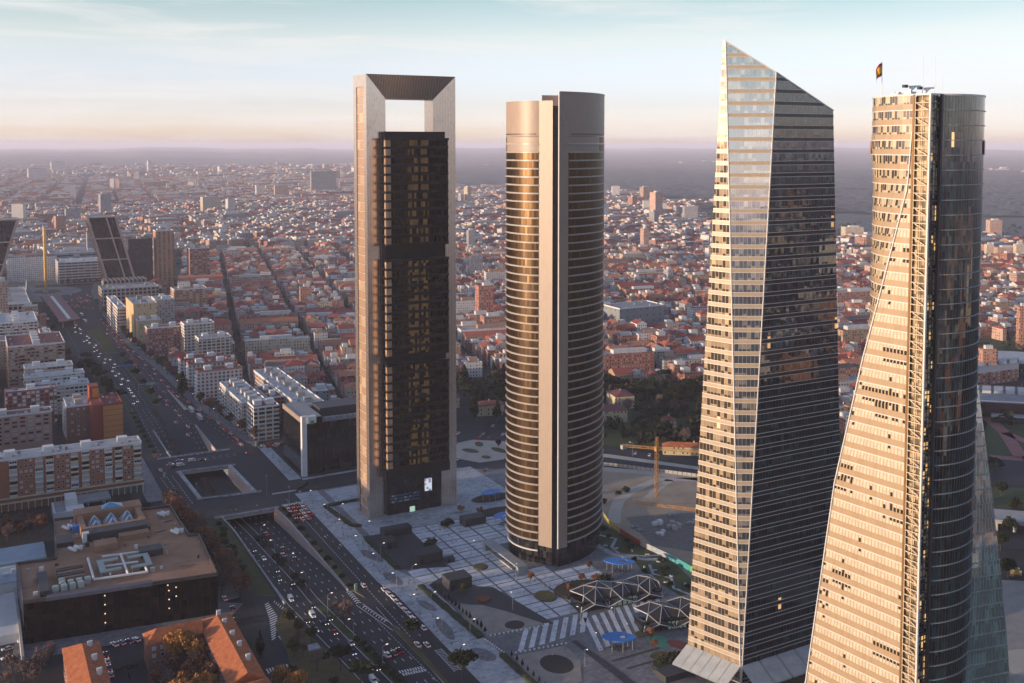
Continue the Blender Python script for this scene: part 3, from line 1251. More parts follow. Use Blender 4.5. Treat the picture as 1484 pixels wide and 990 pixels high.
def ell(cx, cy, a, b, n=20, rot=0):
    c_, s_ = math.cos(rot), math.sin(rot)
    return [(cx + a * math.cos(2 * math.pi * i / n) * c_ - b * math.sin(2 * math.pi * i / n) * s_,
             cy + a * math.cos(2 * math.pi * i / n) * s_ + b * math.sin(2 * math.pi * i / n) * c_) for i in range(n)]


def ribbon(pts, w):
    L, Rr = [], []
    n = len(pts)
    for i in range(n):
        a, b = Vector(pts[max(0, i - 1)]), Vector(pts[min(n - 1, i + 1)])
        d = (b - a).normalized()
        nn = Vector((-d.y, d.x)) * w / 2
        L.append(tuple(Vector(pts[i]) + nn))
        Rr.append(tuple(Vector(pts[i]) - nn))
    return [[L[i], L[i + 1], Rr[i + 1], Rr[i]] for i in range(n - 1)]


# sunken carriageways
sr = MB()
ysr = list(range(452, 791, 8)) + [790]
for a, b in zip(ysr, ysr[1:]):
    sr.face([(TX0 + shift(a), a, zroad(a) + .004), (TX1 + shift(a), a, zroad(a) + .004), (TX1 + shift(b), b, zroad(b) + .004), (TX0 + shift(b), b, zroad(b) + .004)])
struct('sunken_road', sr, M['asphalt'])


def off(y):        # how far the carriageways swing right toward the camera
    return shift(y) if y > 452 else .085 * max(0, 452 - y)


def zr(y):
    return zroad(y)


mk = MB()


def mquad(p, z=.03):
    a = sum(p[i][0] * p[(i + 1) % len(p)][1] - p[(i + 1) % len(p)][0] * p[i][1] for i in range(len(p)))
    q = p if a > 0 else p[::-1]
    mk.face([(x, y, z) for x, y in q])


def line_y(fx, y0, y1, wd=.22, dash=None, sunk=False, step=8.):
    y = y0
    while y < y1:
        L = dash[0] if dash else step
        e = min(y1, y + L)
        za, zb = (zr(y), zr(e)) if sunk else (0, 0)
        xa, xb = fx(y), fx(e)
        mk.face([(xa - wd / 2, y, za + .03), (xa + wd / 2, y, za + .03), (xb + wd / 2, e, zb + .03), (xb - wd / 2, e, zb + .03)])
        y = e + (dash[1] if dash else 0)


for x in (126.9, 130.0):
    line_y(lambda y, x=x: x + off(y), 300, 600, .28, (2.4, 7.4), True)
for x in (141.8, 145.2, 148.6):
    line_y(lambda y, x=x: x + off(y), 300, 600, .28, (2.4, 7.4), True)
for x in (123.9, 133.4, 137.7):
    line_y(lambda y, x=x: x + off(y), 300, 620, .22, None, True)
line_y(lambda y: 152.3 + off(y) * .6, 300, 420, .22, (1.2, 1.2))
for x in (161.6,):
    line_y(lambda y, x=x: x, 385, 590, .3, (1.4, 1.5))
line_y(lambda y: 165.6, 385, 590, .2, (2.4, 7.4))
line_y(lambda y: 169.3, 430, 575, .25)
line_y(lambda y: 158.6, 330, 430, .22)
for x in (117.5, 121, 140, 143.2):
    line_y(lambda y, x=x: x, 706, 850, .26, (2.4, 7.4), True)
for fx in (lambda y: interp(XR, y) - 4, lambda y: interp(XR, y) - 7.6, lambda y: interp(XL, y) + 10.5):
    line_y(fx, 715, 1270, .26, (2.4, 7.4))
for x in (115.5, 119, 122.4, 137.5, 141):
    line_y(lambda y, x=x: x - max(0, y - 1000) * .035, 860, 1250, .26, (2.4, 7.4))
line_y(lambda y: interp(XR, y) - .8, 715, 1270, .22)
line_y(lambda y: interp(XL, y) + 7, 715, 1100, .22)
# crossing of the side streets in front of the openings
for x in (104, 107.5, 111):
    line_y(lambda y, x=x: x + (y - 610) * -.03, 608, 668, .28, (2.4, 2.6))
for x0, x1, y in ((112, 156, 694), (112, 156, 690)):
    x = x0
    while x < x1:
        mquad(rect(x, x + 2.4, y - .14, y + .14))
        x += 4.6
for y0 in (579, 601):
    for i in range(22):
        mquad(rect(156.5 + i * .7, 156.5 + i * .7 + .38, y0, y0 + 2.4))
for i in range(10):
    mquad(rect(172 + i * .9, 172.5 + i * .9, 598 + i * 1.1, 603 + i * 1.1))
# stop lines of small checks, zebra stripes, ladder hatch, chevrons
for i in range(9):
    mquad(rect(146.4 + i * 1.1, 147.0 + i * 1.1, 370.2 - i * .1, 372.2 - i * .1))
    mquad(rect(146.9 + i * 1.1, 147.5 + i * 1.1, 367.6 - i * .1, 369.6 - i * .1))
for i in range(8):
    mquad(rect(100 + i * 1.15, 100.6 + i * 1.15, 394.6, 398.6))
for i in range(7):
    mquad(rect(110 + i * 1.1, 110.55 + i * 1.1, 379, 383))
for i in range(15):
    y = 362 + i * 1.3
    mquad([(166.2, y), (168.9, y), (168.9, y + .28), (166.2, y + .28)])
line_y(lambda y: 166.1, 361, 381, .2)
line_y(lambda y: 169, 361, 381, .2)
for i in range(17):      # striped nose beside the curved slip road
    y = 421 + i * 2.15
    xl = interp([(420, 108.3), (440, 112.5), (460, 115)], y)
    xr_ = interp([(420, 110.2), (440, 116.5), (460, 116.5)], y)
    mquad([(xl, y), (xr_, y + 1.6), (xr_, y + 2.5), (xl, y + .9)])
for i in range(11):
    y = 436 + i * 2.0
    xl = interp([(430, 123.3), (460, 118.2)], y)
    mquad([(xl - .2, y), (xl + 1.9 - i * .12, y + 1.6), (xl + 1.9 - i * .12, y + 2.3), (xl - .2, y + .7)])
for i in range(9):
    y = 414 + i * 2.2
    c_ = interp([(410, 158.2), (435, 153.4)], y)
    mquad([(c_ - 1.1, y), (c_, y + 1.4), (c_, y + 2.2), (c_ - 1.1, y + .8)])
    mquad([(c_ + 1.1, y), (c_, y + 1.4), (c_, y + 2.2), (c_ + 1.1, y + .8)])
for i in range(7):
    y = 437 + i * 2.2
    c_ = 152.9
    mquad([(c_ - 1.2, y), (c_, y + 1.4), (c_, y + 2.2), (c_ - 1.2, y + .8)])
    mquad([(c_ + 1.2, y), (c_, y + 1.4), (c_, y + 2.2), (c_ + 1.2, y + .8)])
line_y(lambda y: interp([(405, 158.6), (437, 152.6)], y) - 1.5, 405, 436, .3)
line_y(lambda y: interp([(405, 158.6), (437, 152.6)], y) + 1.5, 405, 436, .3)
# low side street with a crossing between the tiled houses
for i in range(11):
    mquad(rect(43.5 + i * 1.15, 44.1 + i * 1.15, 424, 427.4))
mquad(rect(50.6, 50.85, 395, 423))

# kerbed strips: medians, verges, beds
MBH = {}


def strip(name, poly, mat, h=.13):
    mb = MB()
    a = sum(poly[i][0] * poly[(i + 1) % len(poly)][1] - poly[(i + 1) % len(poly)][0] * poly[i][1] for i in range(len(poly)))
    mb.prism(poly if a > 0 else poly[::-1], 0, h, 1, 0)
    return struct(name, mb, [mat, M['concrete']])


strip('verge', [(113.5, 468), (121.6, 463), (122.2, 575), (112.5, 576), (109, 520)], M['grass'])
strip('verge', [(113, 434), (120.5, 446), (125, 411), (131.5, 362), (136, 300), (113, 300), (107, 380), (112, 412)], M['grassdry'])
strip('path', [(97, 468), (106, 470), (107, 560), (98, 604), (95, 604), (95, 470)], M['midgranite'])
strip('median', [(133.8 + off(y), y) for y in range(300, 456, 12)] + [(137.4 + off(y), y) for y in range(444, 299, -12)], M['grass'])
strip('median', [(159.2, 330), (160.7, 330), (160.7, 400), (158.9, 412), (157.8, 404)], M['grassdry'])
strip('median', [(154.6, 452), (157.3, 442), (157.6, 480), (156.5, 520), (154.4, 576), (152.6, 577), (153.6, 520)], M['grassdry'])
strip('verge', [(98, 860), (104, 860), (103.5, 980), (97, 1060), (94, 1060)], M['grass'])
strip('verge', [(105.5, 712), (107.6, 712), (110, 860), (108.5, 980), (103.8, 1050), (103, 1050), (106.5, 860)], M['grass'])
strip('median', [(127, 856), (134, 856), (133, 960), (131, 1060), (126, 1060), (127.5, 960)], M['grass'])
strip('median', [(118, 1094), (129, 1094), (130, 1165), (128, 1245), (117, 1245)], M['grass'])
strip('median', [(146.5, 830), (149.5, 830), (147, 905), (146, 905)], M['sand'])
strip('pavement', [(171.4, 300), (189, 300), (189, 440), (182, 462), (182, 596), (168.7, 596), (168.7, 455), (171.4, 440)], M['paving'])
strip('pavement', [(172.5, 622), (180.5, 622), (180.5, 700), (173, 700)], M['paving'])
strip('pavement', [(interp(XR, y) + .2, y) for y in range(704, 1380, 26)] + [(interp(XR, y) + 7, y) for y in range(1366, 703, -26)], M['midgranite'])
strip('pavement', [(88, 622), (98.5, 622), (98.5, 735), (92, 735), (92, 662), (88, 662)], M['midgranite'])
strip('pavement', [(10, 452), (94, 446), (106, 462), (95, 470), (12, 470)], M['midgranite'])
# wide squares in front of the towers
sheet('plaza', [rect(182, 312, 300, 596)], .02, M['midgranite'])
sheet('plaza', [rect(186, 285, 512, 594)], .04, M['paving'])
sheet('pavement', [[(182.3, 455), (190, 455), (190, 505), (182.3, 512)]], .05, M['midgranite'])
pv_ = MB()
for ix in range(8):
    for iy in range(15):
        x0, y0 = 186 + ix * 10.6, 383 + iy * 8.6
        x1, y1 = x0 + 9.5, y0 + 7.6
        cxx, cyy = (x0 + x1) / 2, (y0 + y1) / 2
        if in_poly(cxx, cyy, [(183, 440), (210, 424), (223, 377), (186, 377)]) or in_poly(cxx, cyy, [(183, 463), (208, 455), (208, 512), (183, 512)]):
            continue
        if (Vector((cxx, cyy)) - Vector((263.6, 450.4))).length < 25 or cxx > 268:
            continue
        for a, b in ((y0, y0 + 3.6), (y0 + 3.9, y1)):
            pv_.face([(x0, a, .06), (x1, a, .06), (x1, b, .06), (x0, b, .06)])
struct('plaza_paving', pv_, M['slab'])
sheet('plaza', [[(183, 463), (206, 455), (208, 512), (184, 512)], [(184.5, 441), (188, 440), (201, 447), (209, 428), (215, 424), (222, 378), (216, 379), (208, 400), (194, 416), (189, 421)]], .09, M['darkgranite'])
sheet('gravel_garden', [[(192, 415), (202, 409), (209, 398), (218, 380), (215, 378.5), (191, 382), (189, 400)], [(192, 361), (216, 358.5), (215, 345), (207, 331), (190, 331)]], .12, M['gravel'])
sheet('pond', [ell(205, 347, 6.5, 8, 18), ell(206, 385, 4.5, 4, 14)], .15, plain('dark_soil', (.04, .036, .034), .95))
st_ = MB()
for i in range(7):
    x, y = 196 + i * 5.2, 363.5 + i * .3
    st_.face([(x, y, .1), (x + 2.6, y - .2, .1), (x + 14, y + 15.6, .1), (x + 11.6, y + 16, .1)])
for i in range(10):
    x = 232 + i * 4.6
    st_.face([(x - 6, 348 + i * 1.4, .1), (x - 3.8, 348 + i * 1.4, .1), (x + 6, 376 + i * .5, .1), (x + 3.8, 376 + i * .5, .1)])
struct('plaza_paving', st_, M['slab'])
sheet('tile_pattern', [ell(179.5, 420, 2.4, 7, 16, .2), ell(177.5, 396, 2.6, 11, 16, -.1), ell(182, 368, 4, 7, 16, .3), ell(176.5, 455, 3, 9, 16, .1), ell(177, 486, 3, 10, 16, .2)], .18, M['midgranite'])
sheet('dark_walkway', [[(220, 360.5), (222.5, 360.5), (225, 318), (221, 318)], rect(228, 245, 330, 331.2), rect(226, 250, 338, 339)], .13, M['darkgranite'])
sheet('garden', [[(296, 470), (306, 474), (306, 436), (308, 404), (300, 372), (288, 374), (287, 400), (294, 425), (288, 440), (290, 462)]], .14, M['grass'])
sheet('garden_path', ribbon([(299, 470), (295, 455), (300, 446), (292, 438), (290, 428), (300, 420), (308, 417)], 1.8) + ribbon([(296, 410), (291, 400), (296, 392), (290, 382), (293, 372)], 1.5) + ribbon([(286, 448), (287, 430), (296, 418), (306, 412)], 3.5), .18, M['paving'])
sheet('playground', [ell(253, 343, 4.6, 6, 18)], .16, plain('teal_rubber', (.06, .24, .17), .8))
sheet('playground', [ell(259, 336, 3.2, 6.5, 18, .5)], .17, plain('red_rubber', (.18, .04, .035), .8))
sheet('garden', [ell(246, 333, 4.4, 3.4, 16), ell(262, 330, 4.5, 5, 16), ell(250, 352, 3, 2.4, 16)], .15, M['grassdry'])
# side streets on the right, roundabout, avenue past the building site
sheet('cross_street', [[(171, 600), (290, 606), (290, 622), (172, 618)]], .03, M['asphalt'])
sheet('cross_street', [[(180.5, 618.5), (290, 622.5), (290, 626), (180.5, 622)]], .05, M['paving'])
sheet('roundabout', [ell(309, 622, 40, 42, 36)], .035, M['asphalt'])
sheet('traffic_island', [[(291, 634), (300, 646), (313, 648), (331, 634), (326, 612), (311, 597), (294, 598), (284, 614)]], .06, M['sand'])
sheet('traffic_island', [ell(300, 625, 4, 7, 14, .4), ell(312, 636, 3, 6, 14, -.3), ell(318, 617, 3.5, 8, 14, .2), ell(303, 607, 3, 4, 12)], .09, M['grassdry'])
sheet('ring_avenue', [[(326, 640), (360, 640), (384, 592), (430, 532), (520, 440), (498, 420), (405, 506), (364, 566), (330, 596)]], .04, M['asphalt'])
sheet('ring_avenue', [[(352, 618), (374, 581), (416, 524), (510, 432), (506, 428), (411, 520), (368, 577), (346, 612)]], .06, M['sand'])
sheet('ring_avenue', [[(330, 640), (352, 640), (420, 720), (480, 760), (470, 772), (400, 735)]], .042, M['asphalt'])
sheet('building_site', [[(313, 479), (358, 556), (404, 508), (440, 470), (380, 420), (330, 372), (310, 392), (310, 420), (308, 436), (308, 452)]], .05, M['dirt'])
sheet('site_road', ribbon([(312, 466), (322, 480), (334, 494), (350, 505), (378, 515), (402, 502)], 7) + ribbon([(352, 490), (366, 500), (384, 511)], 5) + ribbon([(357, 549), (378, 532), (402, 503)], 8), .08, M['sand'])
sheet('building_pit', [[(322, 470), (346, 464), (362, 457), (352, 436), (326, 412), (312, 430)]], .10, plain('site_rubble', (.17, .15, .135), .95, scale=.35, amt=.6))
sheet('park_lawn', [[(382, 600), (436, 540), (560, 430), (760, 560), (620, 760), (520, 770), (440, 780), (400, 730), (352, 664), (362, 640)]], .02, M['grass'])
def GP(px, py, z=0.):       # ground point seen at a place in the photograph
    P0 = math.radians(3.5)
    b = (py - (210 + 1484 * math.tan(P0))) / 1484
    a = (px - 742) / 1484
    t_ = (z - 210) / (-math.sin(P0) - b * math.cos(P0))
    xc, yc = a * t_, (math.cos(P0) - b * math.sin(P0)) * t_
    A0_ = math.radians(28)
    return (xc * math.cos(A0_) + yc * math.sin(A0_), -xc * math.sin(A0_) + yc * math.cos(A0_))


sheet('park_lawn', [[GP(1405, 606), GP(1530, 612), GP(1530, 662), GP(1400, 664)], [GP(1405, 706), GP(1530, 708), GP(1530, 738), GP(1405, 735)], [GP(1380, 470), GP(1560, 470), GP(1560, 540), GP(1380, 545)]], .02, M['grass'])
sheet('park_path', ribbon([GP(1425, 604), GP(1440, 613), GP(1457, 628), GP(1468, 645), GP(1480, 664)], 9) + ribbon([GP(1456, 627), GP(1475, 635), GP(1500, 645)], 8) + ribbon([GP(1436, 662), GP(1460, 664), GP(1500, 666)], 9), .06, M['redpave'])
sheet('car_park', [[GP(1400, 667), GP(1530, 669), GP(1530, 704), GP(1400, 702)]], .05, M['asphalt'])
sheet('ring_avenue', [[GP(1400, 765), GP(1530, 772), GP(1530, 800), GP(1400, 790)], [GP(1400, 806), GP(1530, 818), GP(1530, 826), GP(1400, 812)]], .06, M['asphalt'])
sheet('bare_ground', [[GP(1400, 838), GP(1560, 846), GP(1600, 1100), GP(1400, 1100)]], .05, M['gravel'])
sheet('bare_ground', [ell(*GP(1490, 960), 14, 10, 18)], .09, M['sand'])
fo_ = thing('road_flyover', 'grey road flyover on columns at the right edge, between the lawn and the lower road', 'bridge', (*GP(1470, 745), 0))
m1, m2 = MB(), MB()
q4 = [GP(1395, 752, 6), GP(1540, 764, 6), GP(1540, 746, 6), GP(1395, 734, 6)]
m1.prism(q4, 5, 6.2, bottom=True)
m2.prism([q4[0], q4[1], tuple(Vector(q4[1]) + Vector((.2, .5))), tuple(Vector(q4[0]) + Vector((.2, .5)))], 6.21, 7.1)
kids([(m1, 'deck', M['concrete']), (m2, 'parapet', M['paving'])], fo_)
for k in range(4):
    m = MB()
    p = Vector(q4[0]).lerp(Vector(q4[1]), .2 + k * .18) + Vector((1.5, 3))
    m.bar((*p, 0), (*p, 4.99), .9, n=8)
    kids([(m, 'column', M['concrete'])], fo_)
ld = thing('loader', 'orange yellow digger on the bare ground at the right edge', 'digger', (*GP(1472, 834), .05), .6)
m1, m2, m3 = MB(), MB(), MB()
m1.box(-1.6, 1.6, -2.6, 2.4, .9, 2.2, bottom=True)
m1.box(-1.2, .4, -1.6, .8, 2.21, 3.9)
m2.bar((.9, 2, 1.8), (.9, 5.4, 4.6), .3)
m2.bar((.9, 5.4, 4.6), (.9, 8, 1.2), .25)
m3.box(-2, -1.1, -2.8, 2.8, 0, 1)
m3.box(1.1, 2, -2.8, 2.8, 0, 1)
for mb, nm, mt in ((m1, 'body', M['gold']), (m2, 'arm', M['gold']), (m3, 'track', M['dark'])):
    mb.build(nm, mt, ld)
sheet('car_park', [[(2, 425), (11, 425), (15, 545), (8, 560), (2, 560)]], .05, M['asphalt'])
sheet('side_street', [[(42, 380), (57, 380), (57, 446), (42, 446)]], .03, M['asphalt'])
sheet('plaza_circle', [ell(96, 1600, 46, 52, 40)], .05, M['midgranite'])
sheet('plaza_circle', [ell(96, 1600, 18, 22, 30)], .08, M['grassdry'])

# arrows
for x, y in ((164, 520), (160, 548), (167.5, 505), (112, 420), (146, 384), (150, 384)):
    mquad(rect(x - .12, x + .12, y, y + 2.4))
    mquad([(x - .5, y + 2.4), (x + .5, y + 2.4), (x, y + 3.8)])
struct('road_markings', mk, M['paint'])

# ------------------------------------------------------------------ retaining walls and bridge parapets
M['wallpink'] = plain('rendered_wall', (.44, .33, .28), .85, scale=.12, amt=.3)


def ret_wall(label, pts, side, mat, top=.95, th=.7):
    """pts run along the cut edge; side +1 puts the thickness on the right of travel"""
    r_ = thing('retaining_wall', label, 'wall', (pts[0][0], pts[0][1], 0), 0, 'walls of the sunken road')
    wl, cp = MB(), MB()
    n = len(pts)
    P2 = []
    for i in range(n):
        a, b = Vector(pts[max(0, i - 1)]), Vector(pts[min(n - 1, i + 1)])
        d = (b - a).normalized()
        P2.append(Vector(pts[i]) + Vector((d.y, -d.x)) * side * th)
    for i in range(n - 1):
        a, b, a2, b2 = pts[i], pts[i + 1], P2[i], P2[i + 1]
        za, zb = zroad(a[1]) - .3, zroad(b[1]) - .3
        wl.face([(*a, za), (*b, zb), (*b, top), (*a, top)])
        wl.face([(*b2, -.2), (*a2, -.2), (*a2, top), (*b2, top)])
        cp.face([(*a, top), (*b, top), (*b2, top), (*a2, top)] if side > 0 else [(*a2, top), (*b2, top), (*b, top), (*a, top)])
    for i in (0, n - 1):
        wl.face([(*pts[i], zroad(pts[i][1]) - .3), (*P2[i], -.2), (*P2[i], top), (*pts[i], top)])
    kids([(wl, 'wall', mat), (cp, 'coping', M['paving'])], r_)
    return r_


Ys1 = list(range(452, 576, 8)) + [576]
ret_wall('pale wall on the left of the long road cutting, below the tree row', [(TX0 + shift(y), y) for y in Ys1], -1, M['concrete'])
ret_wall('long pinkish wall rising beside the cutting, right of the sunken lanes near the pavement', [(TX1 + shift(y), y) for y in Ys1], 1, M['wallpink'])
ret_wall('left wall of the rectangular opening in the crossing', [HOLE[0], HOLE[3]], -1, M['concrete'], th=2.2)
ret_wall('pinkish right wall of the rectangular opening in the crossing', [HOLE[1], HOLE[2]], 1, M['wallpink'], th=2.2)
ys_ = list(range(706, 786, 9))
ret_wall('left wall of the far road ramp beyond the crossing', [(TX0 + shift(y), y) for y in ys_], -1, M['concrete'])
ret_wall('right wall of the far road ramp beyond the crossing', [(TX1 + shift(y), y) for y in ys_], 1, M['wallpink'])


def parapet(label, a, b, depth=1.7, th=1.2):
    r_ = thing('bridge_parapet', label, 'parapet', (a[0], a[1], 0), 0, 'parapets of the crossing')
    A_, B_ = Vector(a), Vector(b)
    d = (B_ - A_).normalized()
    nn = Vector((-d.y, d.x)) * th
    wl, fs, rl = MB(), MB(), MB()
    wl.prism([tuple(A_), tuple(B_), tuple(B_ + nn), tuple(A_ + nn)], .02, .8, top=True)
    fs.prism([tuple(A_ + nn * .1), tuple(B_ + nn * .1), tuple(B_ + nn * .9), tuple(A_ + nn * .9)], -depth, .01, top=False, bottom=True)
    n = max(2, int((B_ - A_).length / 2.2))
    for i in range(n + 1):
        q = A_.lerp(B_, i / n) + nn * .5
        rl.bar((*q, .8), (*q, 1.5), .05)
    rl.bar((*(A_ + nn * .5), 1.5), (*(B_ + nn * .5), 1.5), .06)
    kids([(wl, 'wall', M['paving']), (fs, 'fascia', M['concrete']), (rl, 'railing', M['grey'])], r_)


parapet('bridge edge wall over the long cutting, nearest of the four', (TX0 - 4 + shift(577), 576.2), (TX1 + 3 + shift(577), 576.2))
parapet('near edge wall of the rectangular opening', (HOLE[0][0] - 3, 613.6), (HOLE[1][0] + 5, 609.6), th=-1.2)
parapet('far edge wall of the rectangular opening', (HOLE[3][0] - 3, 670.2), (HOLE[2][0] + 5, 668.2))
parapet('farthest bridge edge wall, over the ramp beyond the crossing', (TX0 - 9 + shift(705), 705.6), (TX1 + 9 + shift(705), 705.6), th=-1.2)
pw = MB()      # columns of the dark underpass
for y in (588, 600, 682, 694):
    pass

# ------------------------------------------------------------------ plaza objects
M['hedge'] = plain('hedge_leaf', (.028, .036, .016), .95, scale=.9, amt=.6)


def hedge(label, pts, w_, h=1.3):
    mb = MB()
    for a, b in zip(pts, pts[1:]):
        A_, B_ = Vector(a), Vector(b)
        d = (B_ - A_).normalized()
        nn = Vector((d.y, -d.x)) * w_ / 2
        n = max(2, int((B_ - A_).length / 1.6))
        prev = None
        for i in range(n + 1):
            q = A_.lerp(B_, i / n)
            k = rnd.uniform(.85, 1.15)
            hh = h * rnd.uniform(.85, 1.12)
            sec = [(*(q + nn * k), 0), (*(q + nn * k * .95), hh * .9), (*(q + nn * .3), hh), (*(q - nn * .4), hh * 1.02), (*(q - nn * k), hh * .85), (*(q - nn * k), 0)]
            if prev:
                for j in range(5):
                    mb.face([prev[j], sec[j], sec[j + 1], prev[j + 1]])
            else:
                mb.face(sec)
            prev = sec
        mb.face(prev[::-1])
    o = mb.build('hedge', M['hedge'])
    return tag(o, label, 'hedge', 'clipped hedges along the plaza')


hedge('clipped hedge bent round the paved foot of the framed tower', [(200, 568), (178, 566), (181.5, 530), (186, 527)], 2.6)
hedge('low clipped hedge beside the dark paved pavilion court', [(182.2, 510), (182.4, 464)], 2.8)
hedge('long clipped hedge between the taxi rank pavement and the gravel garden', [(184.6, 440.5), (187.6, 381)], 3.0)
hedge('near clipped hedge beside the round dark bed, at the bottom edge', [(188.6, 364), (189.2, 318)], 2.6)
pod = MB()
pod.prism([(186, 528), (250, 520), (254, 566), (204, 566), (189, 556)], .02, .5)
struct('podium', pod, M['paving'])


def block_pav(label, x0, x1, y0, y1, h, extra=None):
    r_ = thing('plaza_pavilion', label, 'pavilion', ((x0 + x1) / 2, (y0 + y1) / 2, 0), 0, 'dark box pavilions on the plaza')
    b, rf_, dr = MB(), MB(), MB()
    b.box(x0, x1, y0, y1, 0, h)
    rf_.box(x0 - .15, x1 + .15, y0 - .15, y1 + .15, h + .01, h + .3)
    dr.box(x0 + 1, x0 + 2.4, y0 - .08, y0 + .1, .1, 2.4)
    mats = [M['darkbox'], M['darkgranite'], M['spandrel_dark']]
    kids([(b, 'wall', mats[0]), (rf_, 'roof', mats[1]), (dr, 'door', mats[2])], r_)


M['darkbox'] = plain('dark_slatted_wall', (.045, .043, .046), .6, scale=.6, amt=.3)
block_pav('long low dark pavilion nearest the framed tower steps', 191, 207, 505, 511, 3.6)
block_pav('small dark pavilion at the left end of the dark court', 187, 193, 490, 499, 3.4)
block_pav('dark box pavilion between the round bush and the hedge', 194, 207, 464, 473, 4.6)
block_pav('dark box pavilion beside the yellow bush and brown disc bed', 195, 206.5, 429, 438, 4.8)
block_pav('low dark pavilion beside the shrubs left of the round tower', 236, 249, 499, 506, 4.0)
block_pav('flat dark kiosk next to the middle pavilion', 206.5, 211.5, 459, 463, 1.7)
lp = thing('entrance_canopy', 'long grey concrete canopy leading to the round tower entrance', 'canopy', (234, 448, 0))
a, b, c_ = MB(), MB(), MB()
a.box(231.4, 236.8, 429, 468, 3.6, 4.4, bottom=True)
b.box(231.4, 236.8, 428.6, 431, 0, 3.59)
b2 = MB()
b2.box(231.4, 236.8, 464.5, 467.6, 0, 3.59)
c_.box(232.2, 233.4, 436, 462, 0, .7)
kids([(a, 'roof', M['grey']), (b, 'pier', M['grey']), (b2, 'pier', M['grey']), (c_, 'bench', M['concrete'])], lp)


def truss_pavilion(label, A_, B_, w_, h, humps):
    """long building roofed by a folded white lattice over dark glass"""
    r_ = thing('lattice_pavilion', label, 'pavilion', (*A_, 0), 0, 'white lattice pavilions')
    A_, B_ = Vector(A_), Vector(B_)
    d = (B_ - A_).normalized()
    nn = Vector((-d.y, d.x))
    L = (B_ - A_).length
    n = len(humps) - 1
    rf_, tr_, wl, gl = MB(), MB(), MB(), MB()
    top, bot, mid_ = [], [], []
    for i in range(n + 1):
        q = A_.lerp(B_, i / n)
        top.append(Vector((*(q + nn * w_), h + humps[i])))
        mid_.append(Vector((*(q + nn * w_ * (.35 + .2 * (i % 2)) + d * L / n * .5 * (i < n)), h + humps[i] * .4 + 1.4 * (i % 2))))
        bot.append(Vector((*(q - nn * .6), h * (.55 if i % 2 else .16))))
    for i in range(n):
        for tri in ((top[i], top[i + 1], mid_[i]), (top[i + 1], mid_[i + 1], mid_[i]), (mid_[i], mid_[i + 1], bot[i + 1]), (mid_[i], bot[i + 1], bot[i])):
            rf_.face([tuple(v - Vector((0, 0, .12))) for v in tri][::-1])
            for p, q in zip(tri, tri[1:] + tri[:1]):
                tr_.bar(p, q, .19)
    q0, q1 = A_ + nn * .8, B_ + nn * .8
    gl.prism([tuple(q0), tuple(q1), tuple(q1 + nn * (w_ - 1.4)), tuple(q0 + nn * (w_ - 1.4))], .02, h * .72)
    dr = MB()
    for i in range(5):
        e_ = A_.lerp(B_, .40 + i * .06) + nn * .74
        e2 = e_ + d * (L * .045)
        dr.face([(*e_, .2), (*e2, .2), (*e2, h * .55), (*e_, h * .55)])
    kids([(rf_, 'roof', M['dark']), (tr_, 'lattice', M['white']), (gl, 'wall', M['blackglass']), (dr, 'lit_glazing', emit('dim_interior', (.35, .5, .42), .12))], r_)


truss_pavilion('dark pavilion under folded white lattice, beside the planted bed and round tower', (237, 380.5), (279, 376), 11, 6.2, [0, 1.4, 2.4, .8, .6, 1.6, .7])
truss_pavilion('dark pavilion under folded white lattice, half hidden by the crystal tower', (251, 352), (280, 345), 11, 6.4, [.2, 2.0, 1.2, 2.6, 1.0])


def blue_canopy(label, cx, cy, rx, ry, rot, hole):
    r_ = thing('blue_canopy', label, 'canopy', (cx, cy, 0), 0, 'blue ring canopies on the plaza')
    top, leg = MB(), MB()
    n = 28
    o_ = [(rx * math.cos(t_ * 2 * math.pi / n) * (1 + .22 * math.cos(2 * t_ * 2 * math.pi / n + 1)), ry * math.sin(t_ * 2 * math.pi / n)) for t_ in range(n)]
    i_ = [(hole[0] + hole[2] * math.cos(t_ * 2 * math.pi / n), hole[1] + hole[2] * .7 * math.sin(t_ * 2 * math.pi / n)) for t_ in range(n)]
    for k in range(n):
        l_ = (k + 1) % n
        for z, rev in ((5.2, False), (4.8, True)):
            q = [(*i_[k], z), (*o_[k], z), (*o_[l_], z), (*i_[l_], z)]
            top.face(q[::-1] if rev else q)
        top.face([(*o_[k], 4.8), (*o_[l_], 4.8), (*o_[l_], 5.2), (*o_[k], 5.2)])
        top.face([(*i_[l_], 4.8), (*i_[k], 4.8), (*i_[k], 5.2), (*i_[l_], 5.2)])
    top.build('roof', M['blue'], r_)
    for k in (2, 7, 12, 17, 22, 26):
        l_ = MB()
        q = Vector(o_[k]) * .8
        l_.bar((*q, 0), (*q, 4.8), .14, n=6)
        l_.build('leg', M['grey'], r_)
    bt = MB()
    for k in range(0, n, 4):
        q = Vector(o_[k]) * .45
        bt.box(q.x - .8, q.x + .8, q.y - .3, q.y + .3, 0, .5)
    bt.build('bench', M['dark'], r_)
    r_.rotation_euler = (0, 0, rot)


M['blue'] = plain('blue_roof', (.03, .17, .50), .5, amt=.12)
blue_canopy('blue ring canopy beside the curved garden path, right of the round tower', 278.5, 411, 6.8, 4.2, -.5, (2.2, 0, 2.3))
blue_canopy('blue ring canopy nearest the bottom edge, with white struts in its hole', 234.5, 346, 6.2, 4.4, -.4, (1.8, 0, 2.0))
blue_canopy('blue ring canopy touching the round tower on its left', 258, 493, 6.0, 5.0, .1, (0, 0, 2.6))
blue_canopy('blue ring canopy far behind the round tower base, beyond the other canopies', 268, 531, 5.5, 4.2, .3, (0, 0, 2.2))


